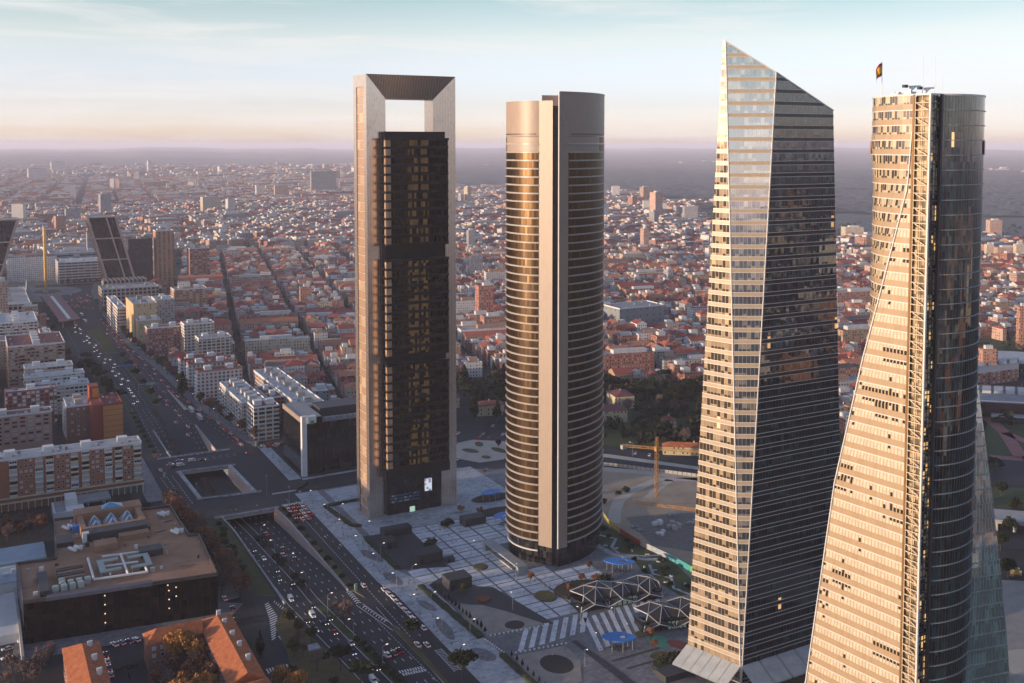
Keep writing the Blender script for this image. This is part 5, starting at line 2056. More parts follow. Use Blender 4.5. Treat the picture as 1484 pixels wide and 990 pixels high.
s_ = [q[0].lerp(q[1], .42).lerp(q[3].lerp(q[2], .42), .04), q[0].lerp(q[1], .58).lerp(q[3].lerp(q[2], .58), .04), q[0].lerp(q[1], .58).lerp(q[3].lerp(q[2], .58), .96), q[0].lerp(q[1], .42).lerp(q[3].lerp(q[2], .42), .96)]
m2.prism([tuple(p) for p in s_], 10.21, 10.9)
kids([(m1, 'roof', plain('maroon_sheet', (.20, .06, .065), .6, amt=.15)), (m2, 'skylight', plain('pale_skylight', (.36, .42, .42), .3))], bc)
for k in range(5):
    for u in (.2, .8):
        m = MB()
        p = q[0].lerp(q[1], u).lerp(q[3].lerp(q[2], u), .08 + k * .21)
        m.bar((*p, 0), (*p, 8.99), .7, n=8)
        kids([(m, 'column', M['concrete'])], bc)

# black shop building in the lower left corner
bs = thing('black_department_store', 'black clad department store with brown gravel roof full of machines and blue skylights', 'store', (56, 510, 0))
wl, r1, r2, pr = MB(), MB(), MB(), MB()
F = [(15.5, 466), (93.5, 456.5), (95.5, 508), (91, 509), (90, 556), (34, 563), (31, 509), (14.5, 511)]
wl.prism(F, 0, 18.3, top=False)
r1.face([(*p, 18.0) for p in F])
for a, b in zip(F, F[1:] + F[:1]):
    A_, B_ = Vector(a), Vector(b)
    d = (B_ - A_).normalized()
    nn = Vector((-d.y, d.x))
    pr.prism([tuple(A_ - nn * .15), tuple(B_ - nn * .15), tuple(B_ + nn * .5), tuple(A_ + nn * .5)], 17.6, 19.2, bottom=True)
bp = MB()
bp.prism([(24, 463.2), (66, 458.2), (66.6, 461.2), (24.6, 466.3)], 18.05, 19.6)
kids([(wl, 'wall', curtain('black_cladding', (.006, .005, .005), (.018, .009, .007), .3, 3.1, 3.0, .06, (.004, .004, .004), .2, 1.3, lit=.0)), (r1, 'roof', M['roofbrown']), (pr, 'parapet', plain('dark_bronze_coping', (.07, .055, .05), .5)), (bp, 'screen_wall', plain('slate_screen', (.09, .09, .12), .7))], bs)
for i, (x, z) in enumerate([(47, z) for z in (4, 8, 12, 16)] + [(73, z) for z in (6, 10, 14)] + [(76, z) for z in (11, 15)] + [(72.6, 16.5)]):
    m = MB()
    yf = 466 - (x - 15.5) * 9.5 / 78
    m.box(x - .25, x + .25, yf - .25, yf - .05, z, z + .45)
    kids([(m, 'wall_lamp', emit('lamp_warm_%d' % i, (1, .72, .4), .9))], bs)
sk = MB()
sk.box(44, 74, 531, 533.5, 18.01, 22.5)
sk.box(44, 46.5, 533.6, 551, 18.01, 22.5)
sk.box(71.5, 74, 533.6, 551, 18.01, 22.5)
sk.box(43, 75, 551.1, 560, 18.01, 23.5)
kids([(sk, 'atrium_wall', M['roofbrown'])], bs)
for i in range(3):
    m, fr_ = MB(), MB()
    x0 = 48 + i * 7.8
    for (ya, yb) in ((534.5, 541.5), (542, 549)):
        ap = (x0 + 3.5, (ya + yb) / 2, 23.6)
        C_ = [(x0, ya, 18.4), (x0 + 7, ya, 18.4), (x0 + 7, yb, 18.4), (x0, yb, 18.4)]
        for k in range(4):
            m.face([C_[k], C_[(k + 1) % 4], ap], k % 2)
            fr_.bar(C_[k], ap, .12)
    kids([(m, 'skylight', [plain('sky_blue_glass', (.07, .22, .36), .12, amt=.1), plain('pale_blue_glass', (.40, .46, .52), .12, amt=.1)]), (fr_, 'skylight_frame', M['white'])], bs)
m = MB()
ap = (60, 555.5, 26)
C_ = [(56, 552.5, 23.6), (66, 552.5, 23.6), (66, 558.5, 23.6), (56, 558.5, 23.6)]
for k in range(4):
    m.face([C_[k], C_[(k + 1) % 4], ap])
kids([(m, 'skylight', plain('blue_lantern', (.1, .26, .40), .2))], bs)
rr = random.Random(11)
for k in range(70):     # small roof clutter: vents, cowls, pipes
    m = MB()
    x, y = rr.uniform(18, 91), rr.uniform(470, 556)
    if not in_poly(x, y, F) or (43 < x < 75 and 529 < y < 561) or (x < 33 and y > 508):
        continue
    s_ = rr.uniform(.3, 1.0)
    if k % 3:
        m.box(x - s_, x + s_, y - s_ * .6, y + s_ * .6, 18.02, 18.4 + rr.uniform(.3, 1.8))
    else:
        m.bar((x, y, 18.5), (x + rr.uniform(-7, 7), y + rr.uniform(-1, 1), 18.5), .22, n=5)
    kids([(m, 'vent', rr.choice([M['white'], M['grey'], M['darkbox'], M['roofbrown'], M['concrete']]))], bs)
for k in range(9):    # air-handling units in rows
    m = MB()
    x, y = 27 + (k % 4) * 3.4 + (k > 3) * 3, 470 + (k // 4) * 3.6
    m.box(x, x + 2.6, y, y + 2.6, 18.02, 20.4)
    m.box(x + .4, x + 2.2, y + .4, y + 2.2, 20.41, 20.8)
    kids([(m, 'air_unit', plain('unit_green', (.34, .38, .36), .6) if k == 0 else bpy.data.materials['unit_green'])], bs)
for k in range(6):
    m = MB()
    y = 477 + k * 3.2
    m.box(30, 41, y, y + 1.9, 18.02, 19.9)
    kids([(m, 'louvre_duct', M['roofbrown'] if k % 2 else M['darkbox'])], bs)
dk = MB()
for a, b in (((44, 474), (44, 500)), ((44, 474), (66, 471.5)), ((50, 499), (66, 497)), ((58, 472), (58, 498)), ((66, 471.5), (66, 480)), ((48, 487), (64, 485))):
    dk.bar((*a, 19.4), (*b, 19.4), .55, n=6)
kids([(dk, 'duct', M['white'])], bs)
gp = MB()
for x0, x1, y0, y1 in ((47, 56, 478, 480.4), (47, 49.6, 480.5, 490), (47, 56, 490.1, 492.6), (60, 69, 477, 479.4), (66.6, 69, 479.5, 489), (60, 69, 489.1, 491.5)):
    gp.box(x0, x1, y0, y1, 20, 20.5, bottom=True)
    gp.box(x0 + .3, x0 + .7, y0 + .3, y0 + .7, 18.02, 19.99)
kids([(gp, 'service_deck', plain('mint_deck', (.30, .36, .33), .7))], bs)
for k, (x, y) in enumerate(((82, 545), (84, 546), (84, 517), (86, 518), (37, 548), (39.5, 549), (40, 518), (37.4, 517))):
    m = MB()
    m.bar((x, y, 19.6), (x + 2.4, y - 5, 19.6), .75, n=8)
    m.bar((x + 2.4, y - 5, 19.6), (x + 2.4, y - 5, 21.2), .8, n=8)
    kids([(m, 'fan_duct', M['white'])], bs)
for k, (x0, x1, y0, y1, h, mt) in enumerate(((46, 74, 524, 530.5, 4.2, 'darkbox'), (48, 58, 508, 516, 3.4, 'roofbrown'), (66, 76, 492, 499, 3.0, 'darkbox'), (32.5, 40, 523, 534, 2.2, 'darkbox'), (22, 26, 468, 490, 2.6, 'darkbox'), (60, 74, 518, 523, 2.6, 'roofbrown'), (41, 45, 540, 544, 3.2, 'blue'), (44, 47, 524, 527, 4.6, 'white'))):
    m = MB()
    m.box(x0, x1, y0, y1, 18.03, 18.03 + h)
    kids([(m, 'plant_room', M[mt])], bs)
an = thing('white_annex', 'low annex with pale blue grey roofs and white rims left of the black store', 'annex', (18, 535, 0))
a, b, c_ = MB(), MB(), MB()
a.box(3, 29, 516, 560, 0, 8)
a.box(3, 15, 470, 515.5, 0, 4)
b.box(3.4, 28.6, 516.4, 535, 8.01, 8.4)
b.box(3.4, 28.6, 538, 559.6, 8.01, 9.4)
c_.box(13.6, 14.6, 440, 515, 0, 5.5)
for i in range(6):
    a.box(6 + i * 3.5, 8 + i * 3.5, 520 + (i % 3) * 4, 522 + (i % 3) * 4, 8.41, 9.6)
kids([(a, 'wall', M['white']), (b, 'roof', plain('blue_grey_sheet', (.27, .34, .40), .6)), (c_, 'boundary_wall', M['concrete'])], an)
gs = thing('filling_station', 'low white station building with a flat grey canopy beside the brick house', 'filling station', (55, 625, 0))
a, b, c_ = MB(), MB(), MB()
a.box(37, 53, 612, 632, 0, 5.4)
a.box(44, 50, 622, 634, 5.41, 9)
b.box(51, 68, 622, 636, 5.2, 6.2, bottom=True)
b.box(38, 43.5, 613, 631, 5.42, 5.7)
for x in (56, 65):
    for y in (624, 634):
        c_.bar((x, y, 0), (x, y, 5.19), .3, n=6)
kids([(a, 'wall', M['white']), (b, 'roof', M['roofgrey']), (c_, 'column', M['white'])], gs)


def tiled_house(label, wings, eave, ridge, chim):
    r_ = thing('tiled_house', label, 'house', (wings[0][0], wings[0][2], 0), 0, 'brick houses with orange tiled roofs')
    base = r_.location
    for (x0, x1, y0, y1, hipa, hipb) in wings:
        wl, rf_ = MB(), MB()
        wl.prism(rect(x0, x1, y0, y1), 0, eave, top=False)
        o_ = .5
        X0_, X1_, Y0_, Y1_ = x0 - o_, x1 + o_, y0 - o_, y1 + o_
        if (x1 - x0) < (y1 - y0):
            xm = (x0 + x1) / 2
            hw = (x1 - x0) / 2
            ra, rb_ = (xm, Y0_ + (hw if hipa else 0), ridge), (xm, Y1_ - (hw if hipb else 0), ridge)
            A_, B_, C_, D_ = (X0_, Y0_, eave), (X1_, Y0_, eave), (X1_, Y1_, eave), (X0_, Y1_, eave)
            rf_.face([B_, C_, rb_, ra])
            rf_.face([D_, A_, ra, rb_])
            rf_.face([A_, B_, ra])
            rf_.face([C_, D_, rb_])
        else:
            ym = (y0 + y1) / 2
            hw = (y1 - y0) / 2
            ra, rb_ = (X0_ + (hw if hipa else 0), ym, ridge), (X1_ - (hw if hipb else 0), ym, ridge)
            A_, B_, C_, D_ = (X0_, Y0_, eave), (X1_, Y0_, eave), (X1_, Y1_, eave), (X0_, Y1_, eave)
            rf_.face([A_, B_, rb_, ra])
            rf_.face([C_, D_, ra, rb_])
            rf_.face([D_, A_, ra])
            rf_.face([B_, C_, rb_])
        kids([(wl, 'wall', M['housebrick']), (rf_, 'roof', M['hottile'])], r_)
        if (x1 - x0) < (y1 - y0):
            windows(r_, w_white, [y0 + 2.5 + i * 3.2 for i in range(int((y1 - y0 - 3) / 3.2))], [2, 5, 8], ('w', x0), cap=60)
            windows(r_, w_white, [x0 + 3, x1 - 3], [2, 5, 8], ('s', y0))
        else:
            windows(r_, w_white, [x0 + 2.5 + i * 3.2 for i in range(int((x1 - x0 - 3) / 3.2))], [2, 5, 8], ('s', y0), cap=60)
    for (x, y) in chim:
        m = MB()
        m.box(x - .7, x + .7, y - .5, y + .5, eave, ridge + .7)
        m.box(x + .1, x + 1.3, y + .7, y + 1.6, eave, ridge + .2)
        kids([(m, 'chimney', M['white'])], r_)


th = NT('orange_roof_tiles')
u_, v_ = th.uv()
wv = th.math('MULTIPLY_ADD', th.math('SINE', th.math('MULTIPLY', th.math('ADD', u_, v_), 14.)), .12, .88)
nn_ = th.noise(th.pos(), .5, 5, .7)
cc = th.ramp(nn_, [(.3, (.26, .07, .025)), (.55, (.44, .13, .042)), (.75, (.55, .20, .075))])
sc_ = th.n('ShaderNodeVectorMath', operation='SCALE')
th.t.links.new(cc, sc_.inputs[0])
th.t.links.new(wv, sc_.inputs['Scale'])
M['hottile'] = th.out(col=sc_.outputs[0], rough=.85)
M['housebrick'] = plain('house_brick', (.30, .13, .09), .85, scale=.5)
tiled_house('brick house with bright orange tiled roof in an angle around the glowing trees', [(58, 79.5, 419, 429, True, False), (80, 93, 372, 430, False, True), (76, 93.5, 350, 371, True, True)], 11, 14.6, [(87.5, 427), (88, 418), (88.5, 406), (89, 396), (89.5, 384)])
tiled_house('separate brick house with orange tiled roof at the bottom left', [(28, 41, 366, 431, True, True)], 11, 14.4, [(37, 424), (37.5, 412), (38, 400)])
for i, (x0, x1, y0, y1, h, lab) in enumerate(((344, 366, 700, 712, 8, 'cream villa with a maroon hipped roof behind the big dark conifer'), (372, 392, 690, 704, 7, 'cream villa with maroon roof partly behind the round tower'), (398, 440, 640, 660, 9, 'yellow villa with a broad red hipped roof in the dark park'),
                                              (452, 468, 668, 690, 10, 'yellow house with a flat dark roof in the park'), (455, 463, 608, 618, 5, 'small hut with a bright red roof under the park trees'), (410, 452, 543, 551, 5.5, 'long low cream building with orange tiled roof behind the crane'), (330, 345, 735, 752, 8, 'white house with red roof against the park edge'))):
    r_ = thing('park_villa', lab, 'villa', ((x0 + x1) / 2, (y0 + y1) / 2, 0), -.6 if i in (5,) else -.25, 'villas at the park')
    wl, rf_ = MB(), MB()
    w_, d = (x1 - x0) / 2, (y1 - y0) / 2
    wl.prism(rect(-w_, w_, -d, d), 0, h, top=False)
    m = min(w_, d)
    ra, rb_ = ((-w_ + m, 0, h + 2.6), (w_ - m, 0, h + 2.6)) if w_ > d else ((0, -d + m, h + 2.6), (0, d - m, h + 2.6))
    A_, B_, C_, D_ = [(sx * (w_ + .5), sy * (d + .5), h) for sx, sy in ((-1, -1), (1, -1), (1, 1), (-1, 1))]
    if w_ > d:
        for f in ([A_, B_, rb_, ra], [C_, D_, ra, rb_], [D_, A_, ra], [B_, C_, rb_]):
            rf_.face(f)
    else:
        for f in ([B_, C_, rb_, ra], [D_, A_, ra, rb_], [A_, B_, ra], [C_, D_, rb_]):
            rf_.face(f)
    wl.build('wall', facade_pick('villa_wall', (.48, .40, .25), 3.0, 3.2, (.35, .65, .3, .75)), r_)
    rf_.build('roof', M['redroof'] if i != 5 else M['hottile'], r_)
    ch = MB()
    ch.box(-.5, .5, -.4, .4, h + 1, h + 3.6)
    ch.build('chimney', M['concrete'], r_)
# ------------------------------------------------------------------ the city: nearest houses one by one, the rest as one mass
CA, SA = math.cos(math.radians(28)), math.sin(math.radians(28))
PT = math.radians(3.5)


def project(x, y, z):       # picture position in the photograph's 1484-wide frame, used only to choose and describe houses
    xc, yc = x * CA - y * SA, x * SA + y * CA
    fw = yc * math.cos(PT) - (z - 210) * math.sin(PT)
    if fw < 1:
        return -9999, -9999, fw
    dn = -yc * math.sin(PT) - (z - 210) * math.cos(PT)
    return 742 + 1484 * xc / fw, 210 + 1484 * math.tan(PT) + 1484 * dn / fw, fw


WALLS = [((.28, .115, .085), 'maroon', 3), ((.34, .17, .12), 'brick', 5), ((.42, .27, .21), 'pink', 4), ((.56, .53, .50), 'white', 5), ((.48, .40, .30), 'cream', 3), ((.27, .26, .27), 'grey', 2), ((.38, .24, .15), 'tan', 2)]
ROOFS = [((.25, .055, .042), 'maroon tiled', 4), ((.34, .09, .055), 'red tiled', 4), ((.36, .15, .085), 'orange tiled', 3), ((.30, .30, .31), 'grey', 4), ((.52, .51, .50), 'white', 4), ((.17, .11, .09), 'brown', 2)]


def wpick(L, r_):
    t_ = r_.random() * sum(a[2] for a in L)
    for i, a in enumerate(L):
        t_ -= a[2]
        if t_ <= 0:
            return i
    return 0


reserved = []      # plan boxes already taken by named buildings
for o in COL.objects:
    if o.parent is None and o.get('category') in ('apartment block', 'office building', 'tower block', 'hall', 'villa', 'store', 'annex', 'skyscraper'):
        xs_, ys_2 = [], []
        for ch in o.children:
            if ch.type == 'MESH' and ch.name.split('.')[0] in ('wall', 'upper_storey', 'frame'):
                for v in ch.data.vertices:
                    p = v.co + ch.location + o.location
                    xs_.append(p.x)
                    ys_2.append(p.y)
        if xs_:
            reserved.append((min(xs_) - 4, max(xs_) + 4, min(ys_2) - 4, max(ys_2) + 4))
PARKS = [[(262, 590), (400, 480), (520, 400), (560, 560), (590, 690), (545, 716), (475, 764), (420, 812), (370, 818), (330, 764), (300, 680), (262, 660)],
         [(170, 200), (500, 200), (520, 470), (330, 660), (160, 700)],
         [(410, 200), (760, 200), (1000, 700), (905, 790), (770, 700), (640, 560)]]
FARWOOD = [[(1500, 1700), (2300, 1250), (3600, 1800), (3200, 3200), (2000, 2600)]]


def free(x, y, rad_):
    xl, xr = interp(XL, y) - 9 - rad_, interp(XR, y) + 8 + rad_
    if y < 1660 and xl < x < xr:
        return False
    if 1500 < y < 1720 and 20 < x < 190:
        return False
    if y < 965 and x < 100:
        return False
    if y < 700 or (y < 860 and x < 228 and x > 90):
        if x < 262:
            return False
    for (a, b, c_, d) in reserved:
        if a - rad_ < x < b + rad_ and c_ - rad_ < y < d + rad_:
            return False
    for P in PARKS:
        if in_poly(x, y, P):
            return False
    for P in FARWOOD:
        if in_poly(x, y, P):
            return False
    return True


lots = []
rc = random.Random(21)


def lattice_city(rot, bx, by, st, r0, r1, phi0, phi1, hmean, lotw, skip=.04, tall=.0, xlim=None):
    c_, s_ = math.cos(rot), math.sin(rot)
    nmax = int(r1 / min(bx, by)) + 3
    for i in range(-nmax, nmax):
        for j in range(-nmax, nmax):
            ux, uy = i * (bx + st) + (i // 4) * 7, j * (by + st)
            cx, cy_ = ux * c_ + uy * s_, -ux * s_ + uy * c_
            r_ = math.hypot(cx, cy_)
            if not (r0 <= r_ < r1) or (cy_ < 0 and phi1 < 90):
                continue
            ph = math.degrees(math.atan2(cx, cy_))
            if not (phi0 <= ph < phi1):
                continue
            hb_ = hmean * rc.uniform(.8, 1.25)
            big = rc.random() < .10
            slab = rc.random() < .12
            for row in (0, 1):
                x = -bx / 2
                while x < bx / 2 - 4:
                    w_ = rc.uniform(lotw * .65, lotw * 1.5) * (1.8 if big else 1)
                    w_ = min(bx if slab else w_, bx / 2 - x)
                    d = by / 2 * rc.uniform(.78, .99)
                    lx, ly = x + w_ / 2, (by / 2 - d / 2) * (1 if row else -1)
                    px2, py2 = cx + lx * c_ + ly * s_, cy_ - lx * s_ + ly * c_
                    x += w_
                    if rc.random() < skip:
                        continue
                    h = hb_ * rc.uniform(.65, 1.35) * (1.25 if big else 1.35 if slab else 1)
                    if rc.random() < tall:
                        h *= rc.uniform(1.8, 3.4)
                    lots.append([px2, py2, w_ - .15, d, h, rot])


# right of the avenue (old low quarter), left of it, and the farther districts
lattice_city(math.radians(11), 62, 34, 9, 690, 2050, 6.5, 58, 11.5, 12.5, tall=.004)
lattice_city(math.radians(0), 70, 40, 14, 900, 2050, -1, 6.5, 21, 20, tall=.03)
lattice_city(math.radians(-9), 80, 46, 13, 2050, 3600, -1, 58, 15, 21, skip=.02, tall=.008)
lattice_city(math.radians(6), 105, 64, 18, 3600, 6600, -1, 36, 16, 34, skip=.02, tall=.012)
lattice_city(math.radians(-4), 170, 100, 30, 6600, 10500, -1, 30, 18, 70, skip=.25, tall=.02)
# the city goes on behind the camera and to its right, where the glass faces mirror it
lattice_city(math.radians(15), 110, 70, 20, 420, 2600, 96, 168, 24, 34, tall=.06)
# blocks left of the picture whose long morning shadows reach into it
for i in range(9):
    lots.append([-34 - (i % 2) * 34, 505 + i * 62, 30, 46, 33 + (i * 7) % 11, 0.])
for i in range(5):
    lots.append([-60, 150 + i * 46, 26, 38, 16, 0.])
keep = []
for L in lots:
    x, y, w_, d, h, ro = L
    if x > 0 and not free(x, y, max(w_, d) * .5 if y < 1500 else 4):
        continue
    if x <= 0 and y > 1400 and x < -200:
        continue
    X, Y, Z = project(x, y, h * .7)
    if math.degrees(math.atan2(x, y)) > 95:
        wi, ri = wpick(WALLS, rc), 3 + rc.randrange(3)
        keep.append((x, y, w_, d, h, ro, wi, ri, 0, -99, -99, 9e9, rc.uniform(.82, 1.15), 1.))
        continue
    if x > 0 and not (-120 < X < 1600):
        continue
    if X > 1040 and Z > 2900 + 500 * math.sin(x * .004):     # right: woods begin
        continue
    if 560 < X <= 1040 and Z > 3900 + (1040 - X) * 3:
        continue
    if rc.random() < min(.6, max(0, (Z - 4800) / 3600)):
        continue
    wi, ri = wpick(WALLS, rc), wpick(ROOFS, rc)
    if h > 17:
        ri = 3 + rc.randrange(3)
    ty = 0 if ri >= 3 else (1 if rc.random() < .55 else 2)
    keep.append((x, y, w_, d, h, ro, wi, ri, ty, X, Y, Z, rc.uniform(.82, 1.15), rc.uniform(.8, 1.2)))


def hidden(X, Y):        # behind one of the towers or outside the frame
    return not (2 < X < 1482 and Y < 985) or 505 < X < 668 or 728 < X < 872 or 1000 < X < 1222 or 1222 <= X < 1428


order = sorted(range(len(keep)), key=lambda i: keep[i][11])
near = []
for i in order:
    k = keep[i]
    if k[0] > 0 and not hidden(k[9], k[10]) and len(near) < 288:
        near.append(i)
nearset = set(near)

M['city_wall'] = facade('city_wall', (.5, .5, .5), 2.7, 3.0, (.3, .68, .3, .75), (.02, .02, .026), (.40, .37, .35), .4, attr='tint', grime=.22)
tr_ = NT('city_roof')
at_ = tr_.n('ShaderNodeAttribute', attribute_name='tint')
n1 = tr_.noise(tr_.pos(), .22, 5, .7)
sc_ = tr_.n('ShaderNodeVectorMath', operation='SCALE')
tr_.t.links.new(at_.outputs['Color'], sc_.inputs[0])
tr_.t.links.new(tr_.math('MULTIPLY_ADD', n1, .9, .55), sc_.inputs['Scale'])
M['city_roof'] = tr_.out(col=sc_.outputs[0], rough=.9)


class CB(MB):
    def __init__(s):
        super().__init__()
        s.c = []

    def f2(s, pts, m, col, uv=None):
        s.face(pts, m, uv)
        s.c.extend([col] * len(pts))

    def build(s, name, mats, parent=None, **kw):
        o = super().build(name, mats, parent)
        ca = o.data.color_attributes.new('tint', 'FLOAT_COLOR', 'CORNER')
        ca.data.foreach_set('color', np.array([(*c, 1) for c in s.c], dtype=np.float32).ravel())
        return o


def house(mbs, k, ox=0, oy=0):
    """mbs = (wall, roof, hut) builders"""
    x, y, w_, d, h, ro, wi, ri, ty, X, Y, Z, j1, j2 = k
    wc = tuple(c * j1 for c in WALLS[wi][0])
    rcx = tuple(c * j2 for c in ROOFS[ri][0])
    c_, s_ = math.cos(ro), math.sin(ro)

    def T(a, b, z):
        return (x + a * c_ + b * s_ - ox, y - a * s_ + b * c_ - oy, z)
    A, B, C_, D = (-w_ / 2, -d / 2), (w_ / 2, -d / 2), (w_ / 2, d / 2), (-w_ / 2, d / 2)
    u0 = (x * 3.7 + y * 1.3) % 50
    top = h + (.8 if ty == 0 else 0)
    for p, q, L in ((A, B, w_), (B, C_, d), (C_, D, w_), (D, A, d)):
        mbs[0].f2([T(*p, 0), T(*q, 0), T(*q, top), T(*p, top)], 0, wc, [(u0, 0), (u0 + L, 0), (u0 + L, top), (u0, top)])
    if ty == 0:
        mbs[1].f2([T(*A, h), T(*B, h), T(*C_, h), T(*D, h)], 1, rcx)
        hw, hd = w_ * (.15 + .1 * j1), d * .22
        hx, hy = w_ * .2 * (j1 - 1) * 5, d * .12 * (j2 - 1) * 5
        hh = h + 2.6 + j2
        P4 = [(hx - hw, hy - hd), (hx + hw, hy - hd), (hx + hw, hy + hd), (hx - hw, hy + hd)]
        hc = (.5, .48, .46) if wi != 3 else (.34, .2, .15)
        for p, q in zip(P4, P4[1:] + P4[:1]):
            mbs[2].f2([T(*p, h), T(*q, h), T(*q, hh), T(*p, hh)], 1, hc)
        mbs[2].f2([T(*p, hh) for p in P4], 1, hc)
    else:
        e = .35
        A2, B2, C2, D2 = (-w_ / 2 - e, -d / 2 - e), (w_ / 2 + e, -d / 2 - e), (w_ / 2 + e, d / 2 + e), (-w_ / 2 - e, d / 2 + e)
        rise = min(w_, d) * .22 + .6
        lx = w_ >= d
        ins_ = (min(w_, d) * .5 if ty == 2 else 0)
        if lx:
            ra, rb_ = (-w_ / 2 - e + ins_, 0), (w_ / 2 + e - ins_, 0)
            F_ = [[(A2, 0), (B2, 0), (rb_, 1), (ra, 1)], [(C2, 0), (D2, 0), (ra, 1), (rb_, 1)], [(D2, 0), (A2, 0), (ra, 1)], [(B2, 0), (C2, 0), (rb_, 1)]]
        else:
            ra, rb_ = (0, -d / 2 - e + ins_), (0, d / 2 + e - ins_)
            F_ = [[(B2, 0), (C2, 0), (rb_, 1), (ra, 1)], [(D2, 0), (A2, 0), (ra, 1), (rb_, 1)], [(A2, 0), (B2, 0), (ra, 1)], [(C2, 0), (D2, 0), (rb_, 1)]]
        for n_, f in enumerate(F_):
            pts = [T(*p, h + q * rise) for p, q in f]
            if n_ >= 2 and ty == 1:
                mbs[1].f2(pts, 0 if False else 1, wc)
            else:
                mbs[1].f2(pts, 1, rcx)
        qx, qy = w_ * .22, d * .1
        P4 = [(qx - .5, qy - .5), (qx + .5, qy - .5), (qx + .5, qy + .5), (qx - .5, qy + .5)]
        hc = (.42, .3, .25)
        for p, q in zip(P4, P4[1:] + P4[:1]):
            mbs[2].f2([T(*p, h), T(*q, h), T(*q, h + rise + 1), T(*p, h + rise + 1)], 1, hc)
        mbs[2].f2([T(*p, h + rise + 1) for p in P4], 1, hc)


MT = [M['city_wall'], M['city_roof']]


def region(X):
    if X < 150:
        return 'far left of the avenue'
    if X < 400:
        return 'between the avenue and black office'
    if X < 510:
        return 'directly left of the framed tower'
    if X < 735:
        return 'between the framed and round towers'
    if X < 1005:
        return 'between the round and crystal towers'
    if X < 1300:
        return 'between crystal and curved towers'
    return 'right of the curved tower'


seen = {}
for i in near:
    k = keep[i]
    st_w = max(2, int(round(k[4] / 3.0)))
    hw_ = 'low' if st_w <= 3 else ('medium' if st_w <= 5 else 'tall')
    desc = '%s %s house, %s roof' % (hw_, WALLS[k[6]][1], ROOFS[k[7]][1])
    key = (desc, region(k[9]))
    n_ = seen.get(key, 0)
    seen[key] = n_ + 1
    near_w = 'nearest' if n_ == 0 else nth(n_).replace('-', ' ') + ' nearest'
    r_ = thing('town_house', '%s %s, %s' % (near_w, desc, region(k[9])), 'house', (k[0], k[1], 0), 0, 'town houses of the old quarter')
    mb3 = (CB(), CB(), CB())
    house(mb3, k, k[0], k[1])
    mb3[0].build('wall', MT, r_)
    ro = mb3[1].build('roof', MT, r_)
    if mb3[2].v:
        mb3[2].build('stair_hut' if k[8] == 0 else 'chimney', MT, ro)
far = CB()
for i, k in enumerate(keep):
    if i not in nearset:
        house((far, far, far), k)
# towns scattered over the far plain
for i in range(12):
    ph, r_ = math.radians(rc.uniform(3, 58)), rc.uniform(9500, 21000)
    cx, cy_ = r_ * math.sin(ph), r_ * math.cos(ph)
    for j in range(16):
        x, y = cx + rc.gauss(0, 700), cy_ + rc.gauss(0, 350)
        house((far, far, far), (x, y, rc.uniform(40, 110), rc.uniform(25, 50), rc.uniform(8, 18), rc.uniform(-.4, .4), rc.choice([1, 2, 3, 3, 4]), 4, 0, 0, 0, 0, 1., 1.))
# towers standing out of the far city
rt = random.Random(4)
fo = far.build('distant_city', MT)
fo['kind'] = 'stuff'
for i, (px2, py2, wpx, hpx, wi, lab) in enumerate(((28, 330, 18, 34, 3, 'white slab tower near the left edge, beyond the cut off leaning tower'), (163, 278, 7, 19, 3, 'pair of slim pale towers on the far skyline, left one'), (171, 278, 6, 17, 2, 'slim pale tower touching the skyline pair on its right'),
                                                   (199, 275, 9, 25, 5, 'grey skyline tower right of the slim pale pair'), (277, 277, 9, 13, 3, 'lone white tower on the far skyline before the framed tower'), (236, 290, 7, 11, 1, 'small orange tower in the far city'),
                                                   (892, 292, 12, 22, 3, 'white tower at the city edge, just right of the round tower'), (937, 312, 12, 21, 3, 'broad white tower between the round and crystal towers'), (950, 312, 8, 28, 3, 'tallest white tower between the round and crystal towers'),
                                                   (962, 314, 9, 19, 3, 'short white tower beside the tallest one, before the woods'), (974, 314, 10, 20, 0, 'dark red tower beside the white towers before the woods'), (672, 296, 18, 20, 5, 'grey tower block right of the framed tower on the city edge'),
                                                   (1440, 345, 20, 26, 2, 'pale pink tower right of the curved tower, farthest of its cluster'), (1433, 376, 12, 22, 4, 'tan tower touching the curved tower on its right'), (1456, 376, 40, 18, 2, 'wide pink block cluster right of the curved tower'),
                                                   (1476, 378, 14, 24, 4, 'sunlit cream tower at the right picture edge'), (1480, 505, 14, 62, 1, 'orange brick tower cut by the right picture edge'), (1430, 545, 24, 40, 1, 'orange brick tower house rising beside the curved tower'),
                                                   (1235, 345, 30, 16, 4, 'sunlit tan block between the crystal and curved towers'), (1000, 325, 22, 26, 5, 'grey stepped block left of the crystal tower'), (1240, 462, 28, 24, 0, 'red gridded block seen between the crystal and curved towers'), (655, 292, 9, 12, 3, 'small white tower on the skyline by the framed tower'))):
    # base pixel gives the ground distance, the width and height follow from it
    b = (py2 - (210 + 1484 * math.tan(PT))) / 1484
    a = (px2 - 742) / 1484
    dy_, dz_ = math.cos(PT) - b * math.sin(PT), -math.sin(PT) - b * math.cos(PT)
    t_ = -210 / dz_
    xc, yc = a * t_, dy_ * t_
    gx, gy = xc * CA + yc * SA, -xc * SA + yc * CA
    sc2 = yc / 1484
    k = (gx, gy, wpx * sc2 * .9, wpx * sc2 * .6, hpx * sc2, math.radians(24), wi, 4, 0, 0, 0, 0, 1.05, 1.)
    r_ = thing('tower_block', lab, 'tower block', (gx, gy, 0), 0, 'tower blocks of the far city')
    mb3 = (CB(), CB(), CB())
    house(mb3, k, gx, gy)
    mb3[0].build('wall', MT, r_)
    mb3[1].build('roof', MT, r_)
    mb3[2].build('stair_hut', MT, r_)
